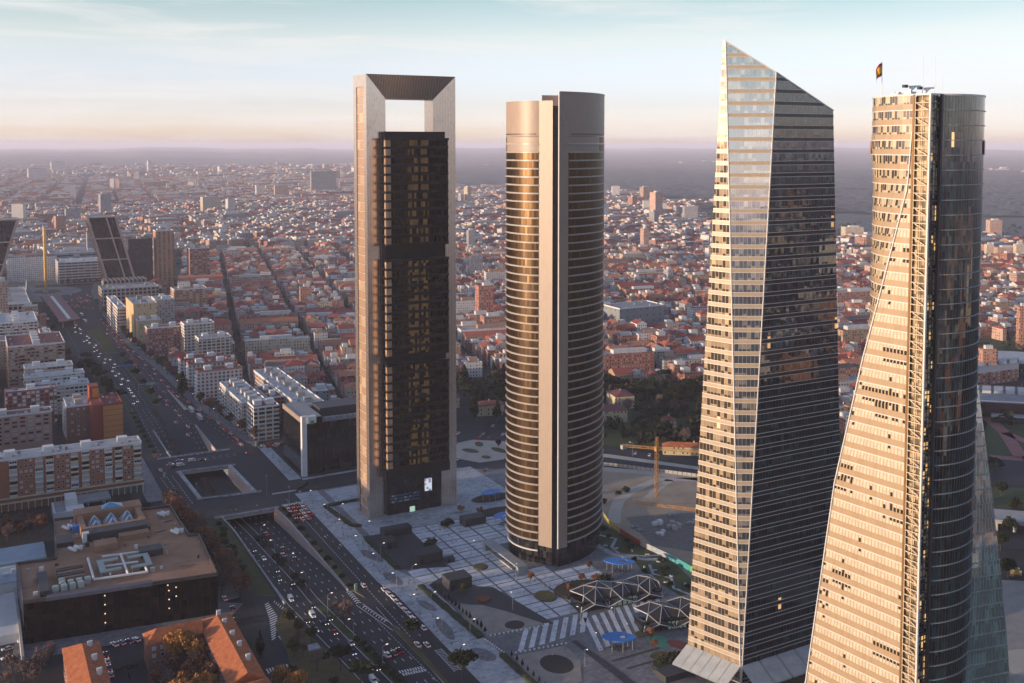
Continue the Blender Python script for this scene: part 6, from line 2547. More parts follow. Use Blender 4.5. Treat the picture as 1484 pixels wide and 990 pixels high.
# market hall and big sheds among the red roofs
for i, (x0, x1, y0, y1, h, lab) in enumerate(((602, 668, 806, 868, 9, 'low dark industrial hall roofed with rows of white machines'), (668, 730, 770, 800, 8, 'pale blue roofed hall beside the industrial hall'), (628, 642, 870, 890, 14, 'white garage house left of the grey slab office'))):
    bl = block('industrial_hall', lab, x0, x1, y0, y1, h, M['concrete'], M['dark'] if i == 0 else M['roofgrey'], 'hall', huts=0, units=0)
    if i == 0:
        for k in range(16):
            m = MB()
            cx, cy_ = x0 + 6 + (k % 4) * 15, y0 + 6 + (k // 4) * 14
            m.box(cx, cx + 11, cy_, cy_ + 2.5, h + .01, h + 2.2)
            kids([(m, 'roof_unit', M['white'])], bl)
def quad_hall(name, label, cat, C4, h, wall, roof, lights=0, rim=True):
    r_ = thing(name, label, cat, (*C4[0], 0))
    a, b, c_ = MB(), MB(), MB()
    q = [Vector(p) for p in C4]
    a.prism(C4, 0, h, top=False)
    b.face([(*p, h - .05) for p in C4])
    kids([(a, 'wall', wall)], r_)
    ro = kids([(b, 'roof', roof)], r_)
    if rim:
        c_.prism([tuple(q[0]), tuple(q[1]), tuple(q[1].lerp(q[2], .03)), tuple(q[0].lerp(q[3], .03))], h - .8, h + .6, bottom=True)
        sub_kids([(c_, 'rim', M['white'])], ro)
    for k in range(lights):
        m = MB()
        f = lambda u, v: tuple(q[0].lerp(q[1], u).lerp(q[3].lerp(q[2], u), v))
        u0, u1 = (k + .1) / lights, (k + .85) / lights
        m.prism([f(u0, .55), f(u1, .55), f(u1, .9), f(u0, .9)], h, h + 2)
        sub_kids([(m, 'skylight', M['roofwhite'])], ro)


quad_hall('museum_hall', 'long dark low building with skylights and white rim beyond the red paved path', 'hall', [GP(1404, 603), GP(1560, 611), GP(1560, 588), GP(1404, 580)], 12, plain('dark_brown_cladding', (.055, .028, .028), .6), M['roofgrey'], 9)
quad_hall('terrace_hall', 'low dark terrace building with a white rim in front of the long dark museum', 'hall', [GP(1436, 612), GP(1560, 618), GP(1560, 613), GP(1436, 607)], 4.5, M['darkbox'], M['roofgrey'], 0)
quad_hall('sports_hall', 'pale blue arched shed roof right of the curved tower, by the woods', 'hall', [GP(1390, 441), GP(1434, 438), GP(1444, 426), GP(1396, 428)], 9, M['concrete'], plain('pale_blue_sheet', (.40, .46, .50), .5), 0, False)
quad_hall('brick_school', 'low red brick block behind the long dark museum', 'hall', [GP(1415, 560), GP(1476, 552), GP(1476, 536), GP(1415, 540)], 11, facade_pick('red_tall', 0), M['roofgrey'], 4, False)
quad_hall('yellow_lodge', 'low ochre building with maroon roof directly behind the long dark museum', 'hall', [GP(1418, 577), GP(1500, 581), GP(1500, 573), GP(1418, 569)], 7, M['ochre'], M['redroof'], 0, False)
quad_hall('depot', 'pale shed with a long white roof edge behind the brick block at the right edge', 'hall', [GP(1446, 536), GP(1490, 540), GP(1490, 522), GP(1446, 520)], 8, M['concrete'], M['roofwhite'], 0, False)
print('houses kept', len(keep), 'near', len(near))
# ------------------------------------------------------------------ trees
def leaf_mat(name, stops, scale=.35):
    t_ = NT(name)
    n_ = t_.noise(t_.objco(), scale, 4, .7)
    r_ = t_.objrand()
    f = t_.math('ADD', t_.math('MULTIPLY', n_, .8), t_.math('MULTIPLY', r_, .3), clamp=True)
    return t_.out(col=t_.ramp(f, stops), rough=.9, spec=.1)


M['pine'] = leaf_mat('pine_leaf', [(.25, (.010, .016, .008)), (.6, (.024, .034, .015)), (.9, (.045, .055, .022))])
M['rust'] = leaf_mat('rusty_leaf', [(.2, (.11, .05, .035)), (.55, (.21, .095, .058)), (.9, (.34, .16, .08))])
M['bare'] = leaf_mat('bare_twig', [(.2, (.09, .06, .054)), (.6, (.17, .115, .10)), (.9, (.26, .18, .16))])
M['olive'] = leaf_mat('olive_leaf', [(.2, (.035, .038, .014)), (.6, (.08, .075, .026)), (.9, (.15, .12, .04))])
M['golden'] = leaf_mat('golden_leaf', [(.2, (.20, .09, .03)), (.6, (.36, .17, .05)), (.9, (.48, .26, .08))])
M['bark'] = plain('bark', (.07, .05, .04), .95, scale=2)


def crown_mesh(name, mat, shape, n, leaf, seed, thin=.0):
    r_ = random.Random(seed)
    mb = MB()
    clumps = []
    for i in range(26):
        while True:
            p = Vector((r_.uniform(-1, 1), r_.uniform(-1, 1), r_.uniform(-1, 1)))
            if p.length < 1:
                break
        clumps.append((p, r_.uniform(.22, .46)))
    for i in range(n):
        c, cr = r_.choice(clumps)
        d = Vector((r_.gauss(0, 1), r_.gauss(0, 1), r_.gauss(0, 1))).normalized() * cr * (r_.random() ** .4)
        p = c * .78 + d
        if shape == 'round':
            q = Vector((p.x * 3.4, p.y * 3.4, 6.0 + p.z * 3.0))
        elif shape == 'umbrella':
            q = Vector((p.x * 5.2, p.y * 5.2, 8.0 + abs(p.z) * 2.4 - .03 * (p.x ** 2 + p.y ** 2)))
        elif shape == 'cone':
            hh = (p.z + 1) / 2
            k = (1.05 - hh) * 3.4
            q = Vector((p.x * k, p.y * k, 1.4 + hh * 11.5))
        elif shape == 'column':
            hh = (p.z + 1) / 2
            k = 1.15 * (1 - (2 * hh - 1) ** 2) ** .5 + .15
            q = Vector((p.x * k, p.y * k, .6 + hh * 9))
        elif shape == 'bush':
            q = Vector((p.x * 1.9, p.y * 1.9, .9 + p.z * 1.0))
        s_ = leaf * r_.uniform(.6, 1.3)
        a = Vector((r_.gauss(0, 1), r_.gauss(0, 1), r_.gauss(0, 1))).normalized()
        b = a.cross(Vector((r_.gauss(0, 1), r_.gauss(0, 1), r_.gauss(0, 1)))).normalized()
        mb.face([q - a * s_, q + b * s_ * .6, q + a * s_, q - b * s_ * .6])
    o = mb.build(name, mat)
    me = o.data
    bpy.data.objects.remove(o)
    return me


def trunk_mesh(h, r_, limbs, seed, spread=2.0):
    rr_ = random.Random(seed)
    mb = MB()
    mb.bar((0, 0, 0), (0, 0, h * .55), r_, n=6, r2=r_ * .7)
    mb.bar((0, 0, h * .55), (rr_.uniform(-.3, .3), rr_.uniform(-.3, .3), h), r_ * .7, n=5, r2=r_ * .25)
    for i in range(limbs):
        a = rr_.uniform(0, 6.28)
        z = h * rr_.uniform(.4, .75)
        e = (spread * math.cos(a), spread * math.sin(a), z + spread * rr_.uniform(.7, 1.3))
        mb.bar((0, 0, z), e, r_ * .4, n=4, r2=r_ * .12)
    o = mb.build('trunk', M['bark'])
    me = o.data
    bpy.data.objects.remove(o)
    return me


KINDS = {}
for kd, mat, shape, n, leaf, th in (('rust', 'rust', 'round', 1500, .42, (5.5, .22, 9)), ('bare', 'bare', 'round', 1100, .30, (6.2, .22, 12)), ('olive', 'olive', 'round', 1500, .42, (5, .22, 7)), ('golden', 'golden', 'round', 1700, .40, (5.5, .22, 8)),
                                    ('pine', 'pine', 'round', 2000, .48, (5, .25, 6)), ('umbrella', 'pine', 'umbrella', 2200, .5, (8.5, .3, 8)), ('fir', 'pine', 'cone', 1900, .5, (10, .25, 2)), ('cypress', 'pine', 'column', 1000, .35, (6, .18, 0)),
                                    ('bush', 'hedge', 'bush', 500, .3, (.8, .1, 3))):
    KINDS[kd] = ([crown_mesh('crown', M[mat], shape, n, leaf, 10 + i) for i in range(3)], [trunk_mesh(*th, 5 + i, 3.6 if kd == 'umbrella' else 2.2) for i in range(2)])
KN = {'rust': ('broadleaf_tree', 'rusty leaved tree'), 'bare': ('bare_tree', 'bare twiggy tree'), 'olive': ('broadleaf_tree', 'olive green tree'), 'golden': ('broadleaf_tree', 'golden leaved tree'),
      'pine': ('pine_tree', 'dark green bushy pine'), 'umbrella': ('umbrella_pine', 'broad dark umbrella pine'), 'fir': ('conifer_tree', 'dark pointed conifer'), 'cypress': ('cypress_tree', 'slim dark cypress'), 'bush': ('shrub', 'low dark shrub')}
tcount = {}
tr_r = random.Random(3)


def tree(kd, x, y, s_, where, z=0., label=None):
    nm, ds = KN[kd]
    key = (ds, where)
    i = tcount.get(key, 0)
    tcount[key] = i + 1
    lab = label or ('%s %s, %s' % (nth(i) if i else 'first', ds, where))
    r_ = thing(nm, lab, 'shrub' if kd == 'bush' else 'tree', (x, y, z), tr_r.uniform(0, 6.28), where.replace(', from the camera', ''))
    sz = s_ * tr_r.uniform(.88, 1.14)
    r_.scale = (sz * tr_r.uniform(.9, 1.1), sz * tr_r.uniform(.9, 1.1), sz)
    cs, ts_ = KINDS[kd]
    inst(tr_r.choice(cs), 'crown', r_, (0, 0, 0))
    inst(tr_r.choice(ts_), 'trunk', r_, (0, 0, 0))


# row between the black store and the road cutting
for i in range(24):
    y = 466 + i * 5.9
    tree('rust' if i % 3 != 1 else 'bare', 107 - (i * .4) + tr_r.uniform(-1.5, 1.5), y, 1.3 + .3 * tr_r.random(), 'in the row beside the black store, from the camera')
for i in range(9):
    tree('rust' if i % 2 else 'bare', 99.5 + tr_r.uniform(-1.5, 1.5), 476 + i * 12, 1.2, 'against the black store side wall, from the camera')
for i in range(8):
    tree('bush', 115 + tr_r.uniform(-1, 3), 566 - i * 9.5, 1.3, 'on the grass above the cutting, from the crossing')
# inside and beside the cutting
for i in range(9):
    y = 458 + i * 11.5
    tree('bush' if i % 3 else 'bare', 135.4 + off(y), y, (1.5 if i % 3 else .6), 'on the sunken median, from the camera', zroad(y))
for i in range(5):
    y = 622 + i * 9
    tree('bare', 127.5, y, .7, 'down in the rectangular opening, from the camera', -6.6)
tree('bare', 139.2, 417, 1.25, 'on the avenue median', label='big bare pinkish tree on the avenue median, crown nearly round')
tree('bare', 138.8, 428, .95, 'on the avenue median', label='smaller bare tree on the avenue median just beyond the big one')
for i in range(12):
    y = 404 - i * 5.6
    tree('bush', 137.6 + .085 * max(0, 452 - y) - 1.3, y, 1.15, 'along the grassy avenue median, from the far end')
for i in range(11):
    y = 572 - i * 11.5
    tree('bush', 155.6, y, .85 + .3 * (i % 2), 'beside the pinkish cutting wall, from the crossing')
# park in the lower middle
for k, (kd, x, y, s_, lab) in enumerate((('umbrella', 126, 383, 1.05, 'big dark round pine beside the avenue, nearest the two silver cars'), ('umbrella', 128.5, 366, 1.15, 'big dark pine cut by the bottom edge beside the avenue'), ('umbrella', 160.2, 391, .82, 'umbrella pine on the narrow strip beside the parked white cars'),
                                         ('umbrella', 165, 352, 1.05, 'dark pine cut by the bottom edge near the taxi road'), ('bare', 116, 401, .9, 'pinkish bare tree beside the small concrete slab in the park'), ('bare', 117, 411, .8, 'bare tree behind the concrete slab in the park'),
                                         ('olive', 118.5, 430, .9, 'olive green tree at the striped nose of the park'), ('olive', 112.5, 402, .85, 'olive tree by the curved slip road at the park edge'), ('olive', 120, 420, .8, 'olive tree in the middle of the small park'),
                                         ('bare', 118, 388, .9, 'bare tree in the park near the zebra crossing'), ('olive', 123, 412, .7, 'small olive bush tree beside the avenue lanes'), ('cypress', 99.4, 405, 1.35, 'single dark cypress behind the end of the orange tiled house'),
                                         ('golden', 101, 377, 1.35, 'sunlit golden tree at the bottom edge below the cypress'), ('golden', 104, 370, 1.3, 'second sunlit golden tree at the bottom edge, right of the first'))):
    tree(kd, x, y, s_, 'trees in the small park', label=lab)
for i, (x, y) in enumerate(((124, 396), (121, 376), (131, 360), (116, 372), (109, 392))):
    tree('bush', x, y, 1.2, 'in the small park, from the avenue')
sl = MB()
sl.box(119.5, 124.5, 404, 409, 0, .6)
tag(sl.build('concrete_slab', M['paving']), 'pale square concrete slab among the park trees', 'slab')
# courtyard of the tiled houses, street corners by the houses
for i, (kd, x, y, s_) in enumerate((('golden', 70, 417, 1.75), ('golden', 75.5, 412, 1.6), ('rust', 66, 410, 1.1), ('rust', 74, 404, 1.2), ('bare', 60, 408, 1.1), ('rust', 70, 398, 1.1), ('golden', 66, 386, 1.6), ('rust', 76, 392, 1.1), ('bare', 62, 396, 1.0), ('golden', 72, 380, 1.6), ('rust', 58, 402, .9), ('golden', 63, 376, 1.65))):
    tree(kd, x, y, s_, 'in the courtyard of the tiled houses, from the store')
for i, (x, y, s_) in enumerate(((10, 441, 1), (14, 434, 1.1), (20, 437, 1.15), (24, 444, .9), (17, 428, 1.1), (8, 430, 1))):
    tree('bare', x, y, s_, 'left of the separate tiled house, from the store')
for i in range(9):
    tree('bare' if i % 2 else 'rust', 8 + (i % 5) * 5.4, 596 + (i // 5) * 14 + tr_r.uniform(-3, 3), 1.1, 'in the brown grove behind the white annex, from the left')
for i in range(6):
    tree('bush', 70 + i * 3.4, 618 + tr_r.uniform(-2, 2), 1.2, 'in the dark bed behind the filling station, from the left')
# avenue beyond the crossing
for i in range(13):
    y = 866 + i * 15
    tree('pine' if i % 3 else 'umbrella', 100 - max(0, y - 940) * .05 + tr_r.uniform(-2, 2), y, 1.15, 'on the left verge beyond the orange block, from the camera')
for i in range(9):
    tree('fir' if i % 4 == 0 else 'pine', 88 - i * .6 + tr_r.uniform(-4, 4), 838 + i * 26, 1.05, 'behind the left verge, from the camera')
for i in range(10):
    y = 864 + i * 21
    tree('pine' if i % 2 else 'bush', 130.5 - max(0, y - 960) * .02, y, .85 if i % 2 else 1.4, 'on the middle strip beyond the ramp, from the camera')
for i in range(9):
    y = 722 + i * 14
    tree('bush', 106.6 + (y - 712) * .015, y, 1.2, 'on the strip left of the ramp, from the crossing')
for i in range(8):
    y = 720 + i * 15
    tree('bare', 130.5 + shift(y), y, .7, 'on the ramp median, from the crossing', zroad(y))
for i in range(26):
    y = 716 + i * 25
    tree(['bare', 'rust', 'olive'][(i * 7) % 3], interp(XR, y) + 3.5, y, 1.25, 'along the right pavement beyond the crossing, from the camera')
for i in range(10):
    y = 1010 + i * 26
    tree(['bare', 'pine'][i % 2], interp(XL, y) - 4, y, .95, 'in front of the left slab houses, from the camera')
tree('fir', 152.5, 868, 1.9, 'beside the red ended slab', label='tall dark conifer beside the nearest slab house, at the pavement')
for i in range(8):
    tree('bare', 120 + i * 8, 1652 + (i % 2) * 8, 1.1, 'before the broad white office, from the left')
# plaza trees
for kd, x, y, s_, lab in (('bush', 209, 484, 2.0, 'round brown bush on the plaza beside the dark pavilions'), ('olive', 199, 422, .62, 'yellow olive bush beside the dark box pavilion and rust bed'), ('bush', 227, 506, 1.8, 'dark shrub left of the low dark pavilion by the round tower'),
                          ('bush', 231, 508, 1.7, 'second dark shrub touching the low dark pavilion'), ('rust', 250, 509, .7, 'rusty tree at the back of the low dark pavilion'), ('rust', 243, 519, .6, 'thin rust coloured tree in the dark bed behind the pavilion'),
                          ('rust', 266, 419, .6, 'small rusty tree at the right foot of the round tower'), ('rust', 234, 421, .55, 'thin rusty tree near the entrance canopy end'), ('bare', 203, 556, .5, 'small bare tree on the steps of the framed tower'),
                          ('rust', 250, 345, .6, 'rusty tree at the left end of the hidden lattice pavilion'), ('rust', 247, 338, .5, 'smaller rusty tree by the teal playground'), ('bush', 264, 402, 2.6, 'wide green bush on the ringed mound'),
                          ('bush', 243, 325, 2.2, 'leafy bush in the bed by the crystal tower foot'), ('bush', 249, 326, 2.0, 'leafy bush right of the other in the crystal tower bed')):
    tree(kd, x, y, s_, 'single trees on the plaza', label=lab)
for i in range(8):
    tree('rust' if i % 2 else 'bush', 241 + i * 2.8, 396 + (i * 5) % 13, .5 if i % 2 else 1.2, 'in the planted island behind the lattice pavilion, from the left')
for i in range(16):
    tree('fir', 189.5 + i * .12, 437 - i * 3.5, .22 + .05 * (i % 3), 'in the row behind the long clipped hedge, from its far end')
for i in range(9):
    tree('fir', 191.8, 361 - i * 4.6, .24, 'beside the near clipped hedge, from its far end')
# park behind the round tower
for kd, x, y, s_, lab in (('fir', 334, 690, 2.2, 'big dark conifer right of the framed tower in the park edge'), ('fir', 351, 684, 1.5, 'shorter dark conifer beside the big one'), ('pine', 320, 622, .8, 'round dark bush tree on the sandy traffic island'), ('pine', 327, 616, .7, 'dark tree at the right of the sandy traffic island')):
    tree(kd, x, y, s_, 'trees at the park edge', label=lab)
PK = [(338, 664), (366, 640), (388, 604), (436, 545), (480, 500), (560, 560), (590, 690), (545, 712), (475, 760), (420, 806), (372, 812), (345, 760), (338, 700)]
npk = 0
parkpts = []
while npk < 96:
    x, y = tr_r.uniform(338, 590), tr_r.uniform(500, 812)
    if not in_poly(x, y, PK) or any(a - 3 < x < b + 3 and c_ - 6 < y < d + 3 for a, b, c_, d in reserved):
        continue
    npk += 1
    parkpts.append((project(x, y, 6)[0], x, y))
for i, (X, x, y) in enumerate(sorted(parkpts)):
    tree(['pine', 'pine', 'fir', 'bare', 'umbrella'][i % 5], x, y, tr_r.uniform(1.1, 1.6), 'in the park behind the round tower, from the left')
for x, y in sorted((tr_r.uniform(305, 356), tr_r.uniform(486, 560)) for i in range(22)):
    if in_poly(x, y, [(316, 482), (330, 470), (352, 500), (352, 548), (338, 540)]):
        tree('bush', x, y, 1.3, 'in the scrub of the building site, from the left')
for i in range(12):
    x, y = [(298, 450), (303, 440), (292, 418), (300, 432), (289, 404), (294, 396), (300, 402), (291, 386), (297, 380), (304, 412), (301, 460), (295, 466)][i]
    tree('bush', x, y, 1.0, 'on the garden mounds along the hoarding, from the tower')
for i in range(14):
    x, y = 442 + i * 8 + tr_r.uniform(-3, 3), 318 + ((i * 2) % 5) * 18 + tr_r.uniform(-6, 6)
    tree('pine', x, y, 1.1, 'on the lawns right of the curved tower, from the left')

# far woods: one mass of crowns
wb = MB()
wr = random.Random(9)


def clump(x, y, z, s_, n=26):
    for i in range(n):
        d = Vector((wr.gauss(0, 1), wr.gauss(0, 1), abs(wr.gauss(0, .8)))).normalized() * s_ * wr.uniform(.5, 1)
        q = Vector((x, y, z + s_ * .3)) + d
        e = s_ * wr.uniform(.22, .45)
        a = Vector((wr.gauss(0, 1), wr.gauss(0, 1), wr.gauss(0, 1))).normalized()
        b = a.cross(Vector((wr.gauss(0, 1), wr.gauss(0, 1), wr.gauss(0, 1)))).normalized()
        wb.face([q - a * e, q + b * e, q + a * e, q - b * e])


for i in range(1700):
    x, y = wr.uniform(360, 720), wr.uniform(480, 820)
    P = [(560, 560), (740, 640), (640, 740), (545, 716), (590, 690)]
    if in_poly(x, y, P) or (in_poly(x, y, PK) and wr.random() < .5 and not any(a - 3 < x < b + 3 and c_ - 8 < y < d + 3 for a, b, c_, d in reserved)):
        clump(x, y, 1.5, wr.uniform(3.5, 6.5))
for i in range(1500):      # beyond the right edge towers and between far houses
    ph = math.radians(wr.uniform(33, 56))
    r_ = wr.uniform(700, 2900)
    x, y = r_ * math.sin(ph), r_ * math.cos(ph)
    X, Y, Z = project(x, y, 0)
    if X < 870 or (X > 1000 and X < 1215) or (1250 < X < 1410):
        continue
    if (X > 1410 and wr.random() < .75) or (Z > 2300 and wr.random() < .8) or (X > 1200 and wr.random() < .5):
        clump(x, y, 1, wr.uniform(4, 9), 14)
for i in range(1500):      # small trees in streets and courtyards of the city
    ph = math.radians(wr.uniform(1, 40))
    r_ = 800 + 2300 * wr.random()
    x, y = r_ * math.sin(ph), r_ * math.cos(ph)
    if interp(XL, y) - 3 < x < interp(XR, y) + 3:
        continue
    clump(x, y, 2.5, wr.uniform(2.5, 4.2), 10)
o = wb.build('far_woods', leaf_mat('woodland_leaf', [(.3, (.012, .018, .010)), (.55, (.03, .036, .02)), (.85, (.085, .06, .045))], .02))
o['kind'] = 'stuff'
# forest belt on the plain behind the city
fb = MB()
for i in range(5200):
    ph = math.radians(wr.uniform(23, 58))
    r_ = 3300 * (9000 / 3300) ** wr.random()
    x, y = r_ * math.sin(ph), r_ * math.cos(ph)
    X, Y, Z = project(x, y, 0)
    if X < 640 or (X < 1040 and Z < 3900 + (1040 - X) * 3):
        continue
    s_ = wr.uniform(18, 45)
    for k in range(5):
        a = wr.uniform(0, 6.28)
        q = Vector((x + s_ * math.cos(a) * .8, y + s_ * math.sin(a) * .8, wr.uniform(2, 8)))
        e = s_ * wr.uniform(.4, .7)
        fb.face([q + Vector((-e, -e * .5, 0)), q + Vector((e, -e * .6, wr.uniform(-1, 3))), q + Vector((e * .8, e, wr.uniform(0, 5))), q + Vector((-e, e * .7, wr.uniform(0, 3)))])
o = fb.build('far_forest', leaf_mat('hazed_forest_leaf', [(.3, (.09, .10, .105)), (.8, (.19, .195, .185))], .004))  # leaf colour paled to blue-grey, part of the distance haze painted in
o['kind'] = 'stuff'
# ------------------------------------------------------------------ cars, vans, buses
PAINT = {'white': (.60, .60, .59), 'silver': (.36, .37, .39), 'black': (.012, .012, .014), 'red': (.38, .022, .018), 'blue': (.03, .09, .28), 'grey': (.11, .115, .12), 'dark': (.02, .022, .028)}
for k, c in PAINT.items():
    M['car_' + k] = plain('car_paint_' + k, c, .25, amt=.05, spec=.6)
M['car_glass'] = plain('car_glass', (.012, .014, .018), .08, amt=.05)
M['tyre'] = plain('tyre', (.015, .015, .015), .9)
M['head'] = emit('headlamp_glow', (1, .93, .8), 1.5)
M['tail'] = emit('tail_lamp_glow', (1, .06, .03), .7)


def mesh_of(mb, name, mats, smooth=False):
    o = mb.build(name, mats, smooth=smooth)
    me = o.data
    bpy.data.objects.remove(o)
    return me


def hull(prof, w0, w1=None):
    """car body lofted from a side profile (y, z) with half width w0, narrowing to w1 above the belt"""
    mb = MB()
    n = len(prof)
    L, R_ = [], []
    for (y, z) in prof:
        k = w0 if z < .95 or w1 is None else w1
        L.append((-k, y, z))
        R_.append((k, y, z))
    mb.face(L)
    mb.face(R_[::-1])
    for i in range(n):
        j = (i + 1) % n
        mb.face([R_[i], R_[j], L[j], L[i]])
    return mb


BODY = [(-2.15, .35), (2.15, .35), (2.2, .62), (2.05, .80), (1.15, .92), (-1.9, .94), (-2.2, .85), (-2.22, .5)]
CAB = [(1.1, .90), (.35, 1.42), (-1.05, 1.46), (-1.85, .92)]
ROOF = [(.42, 1.41), (.30, 1.47), (-1.02, 1.51), (-1.12, 1.44)]
VANB = [(-2.5, .35), (2.45, .35), (2.5, .95), (1.75, 1.25), (1.35, 2.0), (-2.45, 2.05), (-2.5, .6)]


def wheel_mb():
    mb = MB()
    mb.bar((-.12, 0, 0), (.12, 0, 0), .33, n=10)
    return mb


me_wheel = mesh_of(wheel_mb(), 'wheel', M['tyre'])
me_cab = mesh_of(hull(CAB, .72), 'window', M['car_glass'])
me_body = {k: mesh_of(hull(BODY, .88), 'body', M['car_' + k]) for k in PAINT}
me_roof = {k: mesh_of(hull(ROOF, .66), 'roof', M['car_' + k]) for k in PAINT}
me_van = {k: mesh_of(hull(VANB, .95, .9), 'body', M['car_' + k]) for k in PAINT}
vw = MB()
vw.face([(-.8, 1.79, 1.28), (.8, 1.79, 1.28), (.78, 1.41, 1.93), (-.78, 1.41, 1.93)][::-1])
for s_ in (-1, 1):
    q = [(s_ * .915, 1.2, 1.2), (s_ * .915, .2, 1.2), (s_ * .915, .2, 1.8), (s_ * .915, 1.15, 1.8)]
    vw.face(q if s_ < 0 else q[::-1])
me_vwin = mesh_of(vw, 'window', M['car_glass'])
hl = MB()
hl.box(-.16, .16, 2.12, 2.24, .62, .80, bottom=True)
me_head = mesh_of(hl, 'headlight', M['head'])
tl_ = MB()
tl_.box(-.16, .16, -2.27, -2.16, .62, .80, bottom=True)
me_tail = mesh_of(tl_, 'tail_light', M['tail'])


def car_proto(kind, colr):
    r_ = bpy.data.objects.new('car' if kind == 'car' else 'van', None)
    COL.objects.link(r_)
    parts = []
    if kind == 'car':
        parts = [('body', me_body[colr], (0, 0, 0)), ('window', me_cab, (0, 0, 0)), ('roof', me_roof[colr], (0, 0, 0))]
    else:
        parts = [('body', me_van[colr], (0, 0, 0)), ('window', me_vwin, (0, 0, 0))]
    for sx in (-.82, .82):
        for sy in (-1.35, 1.35):
            parts.append(('wheel', me_wheel, (sx, sy, .33)))
        parts.append(('headlight', me_head, (sx * .75, 0 if kind == 'car' else .28, 0)))
        parts.append(('tail_light', me_tail, (sx * .8, 0 if kind == 'car' else -.28, 0)))
    for nm, me, loc in parts:
        link_child(inst(me, nm, r_, loc), r_)
    return r_


PROTO = {}
far_me = {}
used_p = set()
for colr in PAINT:
    b = hull(BODY, .88)
    n0 = len(b.f)
    c2 = hull(CAB, .72)
    k0 = len(b.v)
    b.v += c2.v
    b.f += [tuple(i + k0 for i in f) for f in c2.f]
    b.uv += c2.uv
    b.mi = [0] * n0 + [1] * len(c2.f)
    for s_ in (-.6, .6):
        k0 = len(b.f)
        b.box(s_ - .2, s_ + .2, 2.16, 2.26, .58, .84, 2)
        b.box(s_ - .2, s_ + .2, -2.28, -2.18, .58, .84, 3)
    far_me[colr] = mesh_of(b, 'car', [M['car_' + colr], M['car_glass'], M['head'], M['tail']])
vc = {}
cr_ = random.Random(8)


def vehicle(kind, colr, x, y, rz, where, grp, near_=True, z=0.03, label=None):
    key = (colr, kind, where)
    i = vc.get(key, 0)
    vc[key] = i + 1
    lab = label or '%s %s %s %s' % (nth(i), colr, kind, where)
    if near_ or kind == 'van':
        pk = (kind, colr)
        if pk not in PROTO:
            PROTO[pk] = car_proto(kind, colr)
            o = PROTO[pk]
        else:
            o = copy_tree(PROTO[pk])
    else:
        o = bpy.data.objects.new('car', far_me[colr])
        COL.objects.link(o)
    o.location = (x, y, z)
    o.rotation_euler = (0, 0, rz)
    tag(o, lab, kind, grp)
    return o


PI = math.pi
W_ = 'in the taxi queue along the plaza kerb, from the far end'
for i in range(10):
    vehicle('car', 'white', 168.0 + i * .13 + cr_.uniform(-.15, .15), 444 - i * 4.85 + cr_.uniform(-.3, .3), cr_.uniform(-.03, .03), W_, 'white taxis queueing along the kerb')
vehicle('car', 'white', 161, 453, 0, '', 'cars on the right service road', label='white car alone on the service road beside the first striped gore')
vehicle('car', 'white', 161.2, 387.5, 0, '', 'cars on the right service road', label='left one of two white cars side by side past the umbrella pine')
vehicle('car', 'white', 164.6, 385.5, 0, '', 'cars on the right service road', label='right one of two white cars side by side past the umbrella pine')
G1 = 'cars on the left lanes of the avenue'
for kind, colr, x, y, lab in (('van', 'white', 126.2, 455, 'white van entering from the slip road nose, left lanes'), ('car', 'black', 131.6, 472, 'black car with lit headlights in the lane beside the sunken median'), ('van', 'white', 130.2, 434.5, 'white and orange truck like van in the left lanes between dark cars'),
                              ('car', 'black', 132.8, 443.5, 'black car just beyond the white and orange van'), ('car', 'dark', 133.2, 425, 'dark car with lit headlights left of another dark car'), ('car', 'black', 136.0, 428, 'black car touching the median side of the left lanes'),
                              ('car', 'dark', 126.4, 430.6, 'dark car coming off the left slip lane'), ('car', 'white', 127.4, 420.5, 'white car in the outer left lane beside the park'), ('car', 'red', 133.8, 414.5, 'single red car in the left lanes near the lamp'),
                              ('car', 'silver', 137, 402, 'silver car in the inner left lane beside the grass median'), ('car', 'blue', 135, 394, 'dark blue car with lit headlights behind the silver one'), ('car', 'dark', 139.3, 377.5, 'dark car near the bottom edge in the left lanes'),
                              ('car', 'red', 136.6, 378.8, 'red car near the bottom edge half hidden by the pine'), ('van', 'white', 134.6, 369, 'white van cut by the bottom edge in the left lanes')):
    vehicle(kind, colr, x, y, PI, '', G1, label=lab)
G2 = 'cars on the right lanes of the avenue'
for kind, colr, x, y, lab in (('car', 'white', 147, 385.5, 'white car in the first lane waiting at the checked stop line'), ('car', 'grey', 150, 385.5, 'grey car in the middle lane waiting at the checked stop line'), ('car', 'black', 152.6, 386.4, 'black car in the right lane waiting at the checked stop line')):
    vehicle(kind, colr, x, y, 0, '', G2, label=lab)
for kind, colr, x, y, rz, lab in (('car', 'dark', 128.6, 534, PI, 'dark car with headlights in the cutting, left lanes below the lamp'), ('car', 'white', 129.6, 517.5, PI, 'white car in the cutting, left lanes halfway down'), ('car', 'black', 130.4, 495, PI, 'black car in the cutting, left lanes near the tree row end'),
                                  ('car', 'red', 137.4, 537, 0, 'red car in the cutting, right lanes near the bridge'), ('car', 'silver', 139.8, 517, 0, 'silver car in the cutting, right lanes under the pink wall'), ('car', 'dark', 142.4, 527, 0, 'dark car in the cutting close to the pink wall'), ('car', 'red', 141, 556, 0, 'second red car in the cutting just out of the bridge'),
                                  ('car', 'black', 143.4, 507, 0, 'black car in the cutting, right lanes farther from the bridge'), ('car', 'dark', 128, 482, PI, 'dark car in the cutting, outer left lane near the wall')):
    vehicle(kind, colr, x, y, rz, '', 'cars in the road cutting', z=zroad(y) + .03, label=lab)
WQ = 'in the queue at the lights by the framed tower, from the front'
